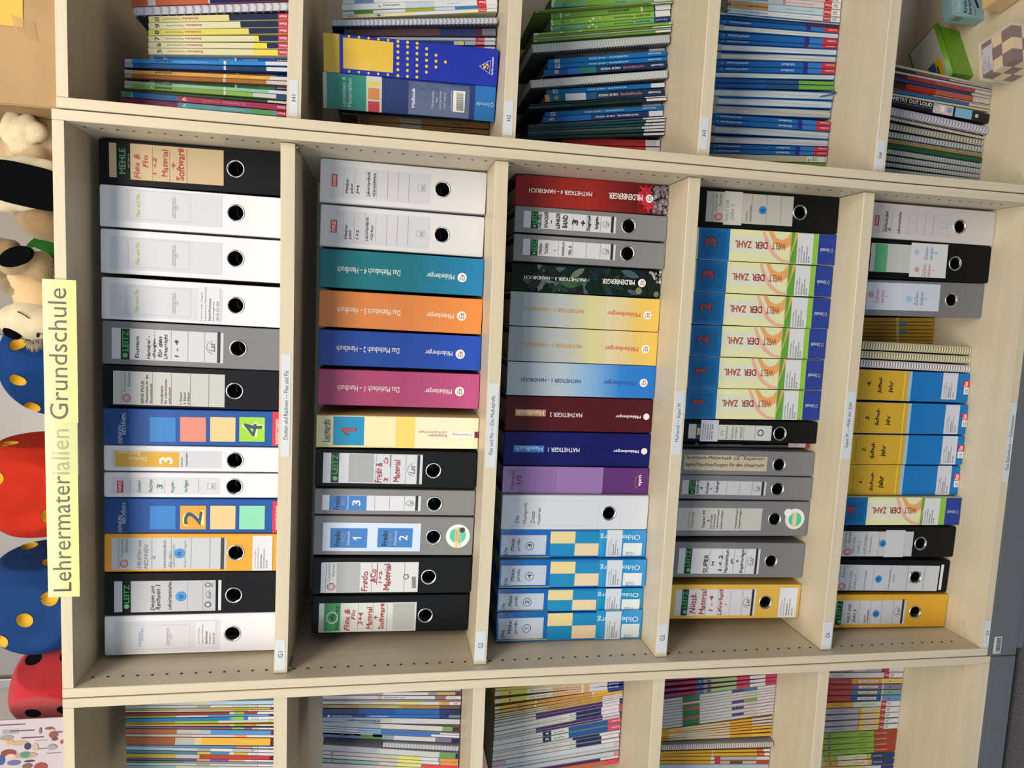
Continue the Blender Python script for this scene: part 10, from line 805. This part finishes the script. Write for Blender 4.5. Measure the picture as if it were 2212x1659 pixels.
b = MB(); b.box(-Lx + .012, -Lx + .062, .012, .052, hh + .0047, hh + .0050, mat('#c49a1c', .5)); b.box(-Lx + .026, -Lx + .060, .030, .050, hh + .0051, hh + .0053, mat('#15477c', .5)); b.box(-Lx + .020, -Lx + .044, .024, .028, hh + .0051, hh + .0053, mat('#16181c', .5)); b.obj('sticker', s)
# pale blue card box
cbx = tag(empty('card_box', (1.4227, .1936, .0095), (0, 0, rd(12))), 'pale blue card box lettered about circle calculation', 'box')
bl = mat('#7fa3ad', .5)
b = MB(); b.box(0, .092, 0, .026, 0, .084, bev=.0006); s = b.obj('carton', cbx, bl)
b = MB()
for t, a0, a1, z0, z1, cc in (('Mathe', .010, .050, .062, .071, '#b4c0bc'), ('Kreis-', .0095, .043, .044, .055, '#1c2a44'), ('berechnung', .0075, .072, .030, .042, '#1c2a44'), ('Klassen 8-10', .006, .026, .0215, .0245, '#3c4a5c')): put_text(b, t, a0, z0, a1, z1, -.0002, mat(cc, .5), 'h', 'b')
b.add([(.026, -.0003, .012), (.050, -.0003, .020), (.050, -.0003, .026), (.026, -.0003, .018)], [[0, 1, 2, 3]], mat('#15181c', .5))
b.add([(-.0002, .0035, .052), (-.0002, .0185, .052), (-.0002, .0185, .072), (-.0002, .0035, .072)], [[0, 1, 2, 3]], mat('#6a7466', .5)); b.obj('printing', s)
# clear box of wooden cubes
cx0 = tag(empty('puzzle_box', (1.2995, .066, .0095), (0, 0, rd(11))), 'clear plastic box of brown and pale wooden cubes with white address label', 'box')
b = MB(); b.box(-.041, .041, -.041, .041, 0, .081, bev=.0012); b.obj('clear_case', cx0, mat('#ffffff', .03, spec=.5, alpha=.13))
for i in range(3):
    for j in range(3):
        for k in range(3):
            b = MB(); s2 = .0252; x, y, z = (i - 1) * s2, (j - 1) * s2, .0015 + k * s2; b.box(x - .0123, x + .0123, y - .0123, y + .0123, z, z + .0246, bev=.0006); b.obj('wooden_cube', cx0, mat('#5a352c', .6) if (i + j + k) % 2 == 0 else mat('#cdb48c', .6))
b = MB(); b.box(-.034, .022, .006, .030, .0813, .0817); s = b.obj('address_label', cx0, mat('#b9bac6', .5))
b = MB()
for i, t in enumerate(('Universität Siegen', 'Department Mathematik', 'MatheWerkstatt', 'Adolf-Reichwein-Str.', 'AR-K 509')):
    vs, fs = glyphs(t, ''); b.add([(-.032 + p * .0016 * len(t), .0265 - i * .004 + (q - 1) * .0026 + .0015, .0819) for p, q in vs], fs)
b.obj('lettering', s, mat('#3c3c44', .6))
# little cream wooden block with two dark feet
wbk = tag(empty('wooden_block', (1.452, .155, .0095), (0, 0, rd(12))), 'cream wooden block on two dark feet, cut off by the photo corner', 'block')
b = MB(); b.box(-.035, .06, -.10, .0, .003, .05, bev=.002); b.obj('block', wbk, mat('#c9ab7c', .6))
for yy in (-.03, -.075):
    b = MB(); b.box(-.030, -.018, yy - .007, yy + .007, 0, .003); b.obj('foot', wbk, mat('#4a3c2c', .8))
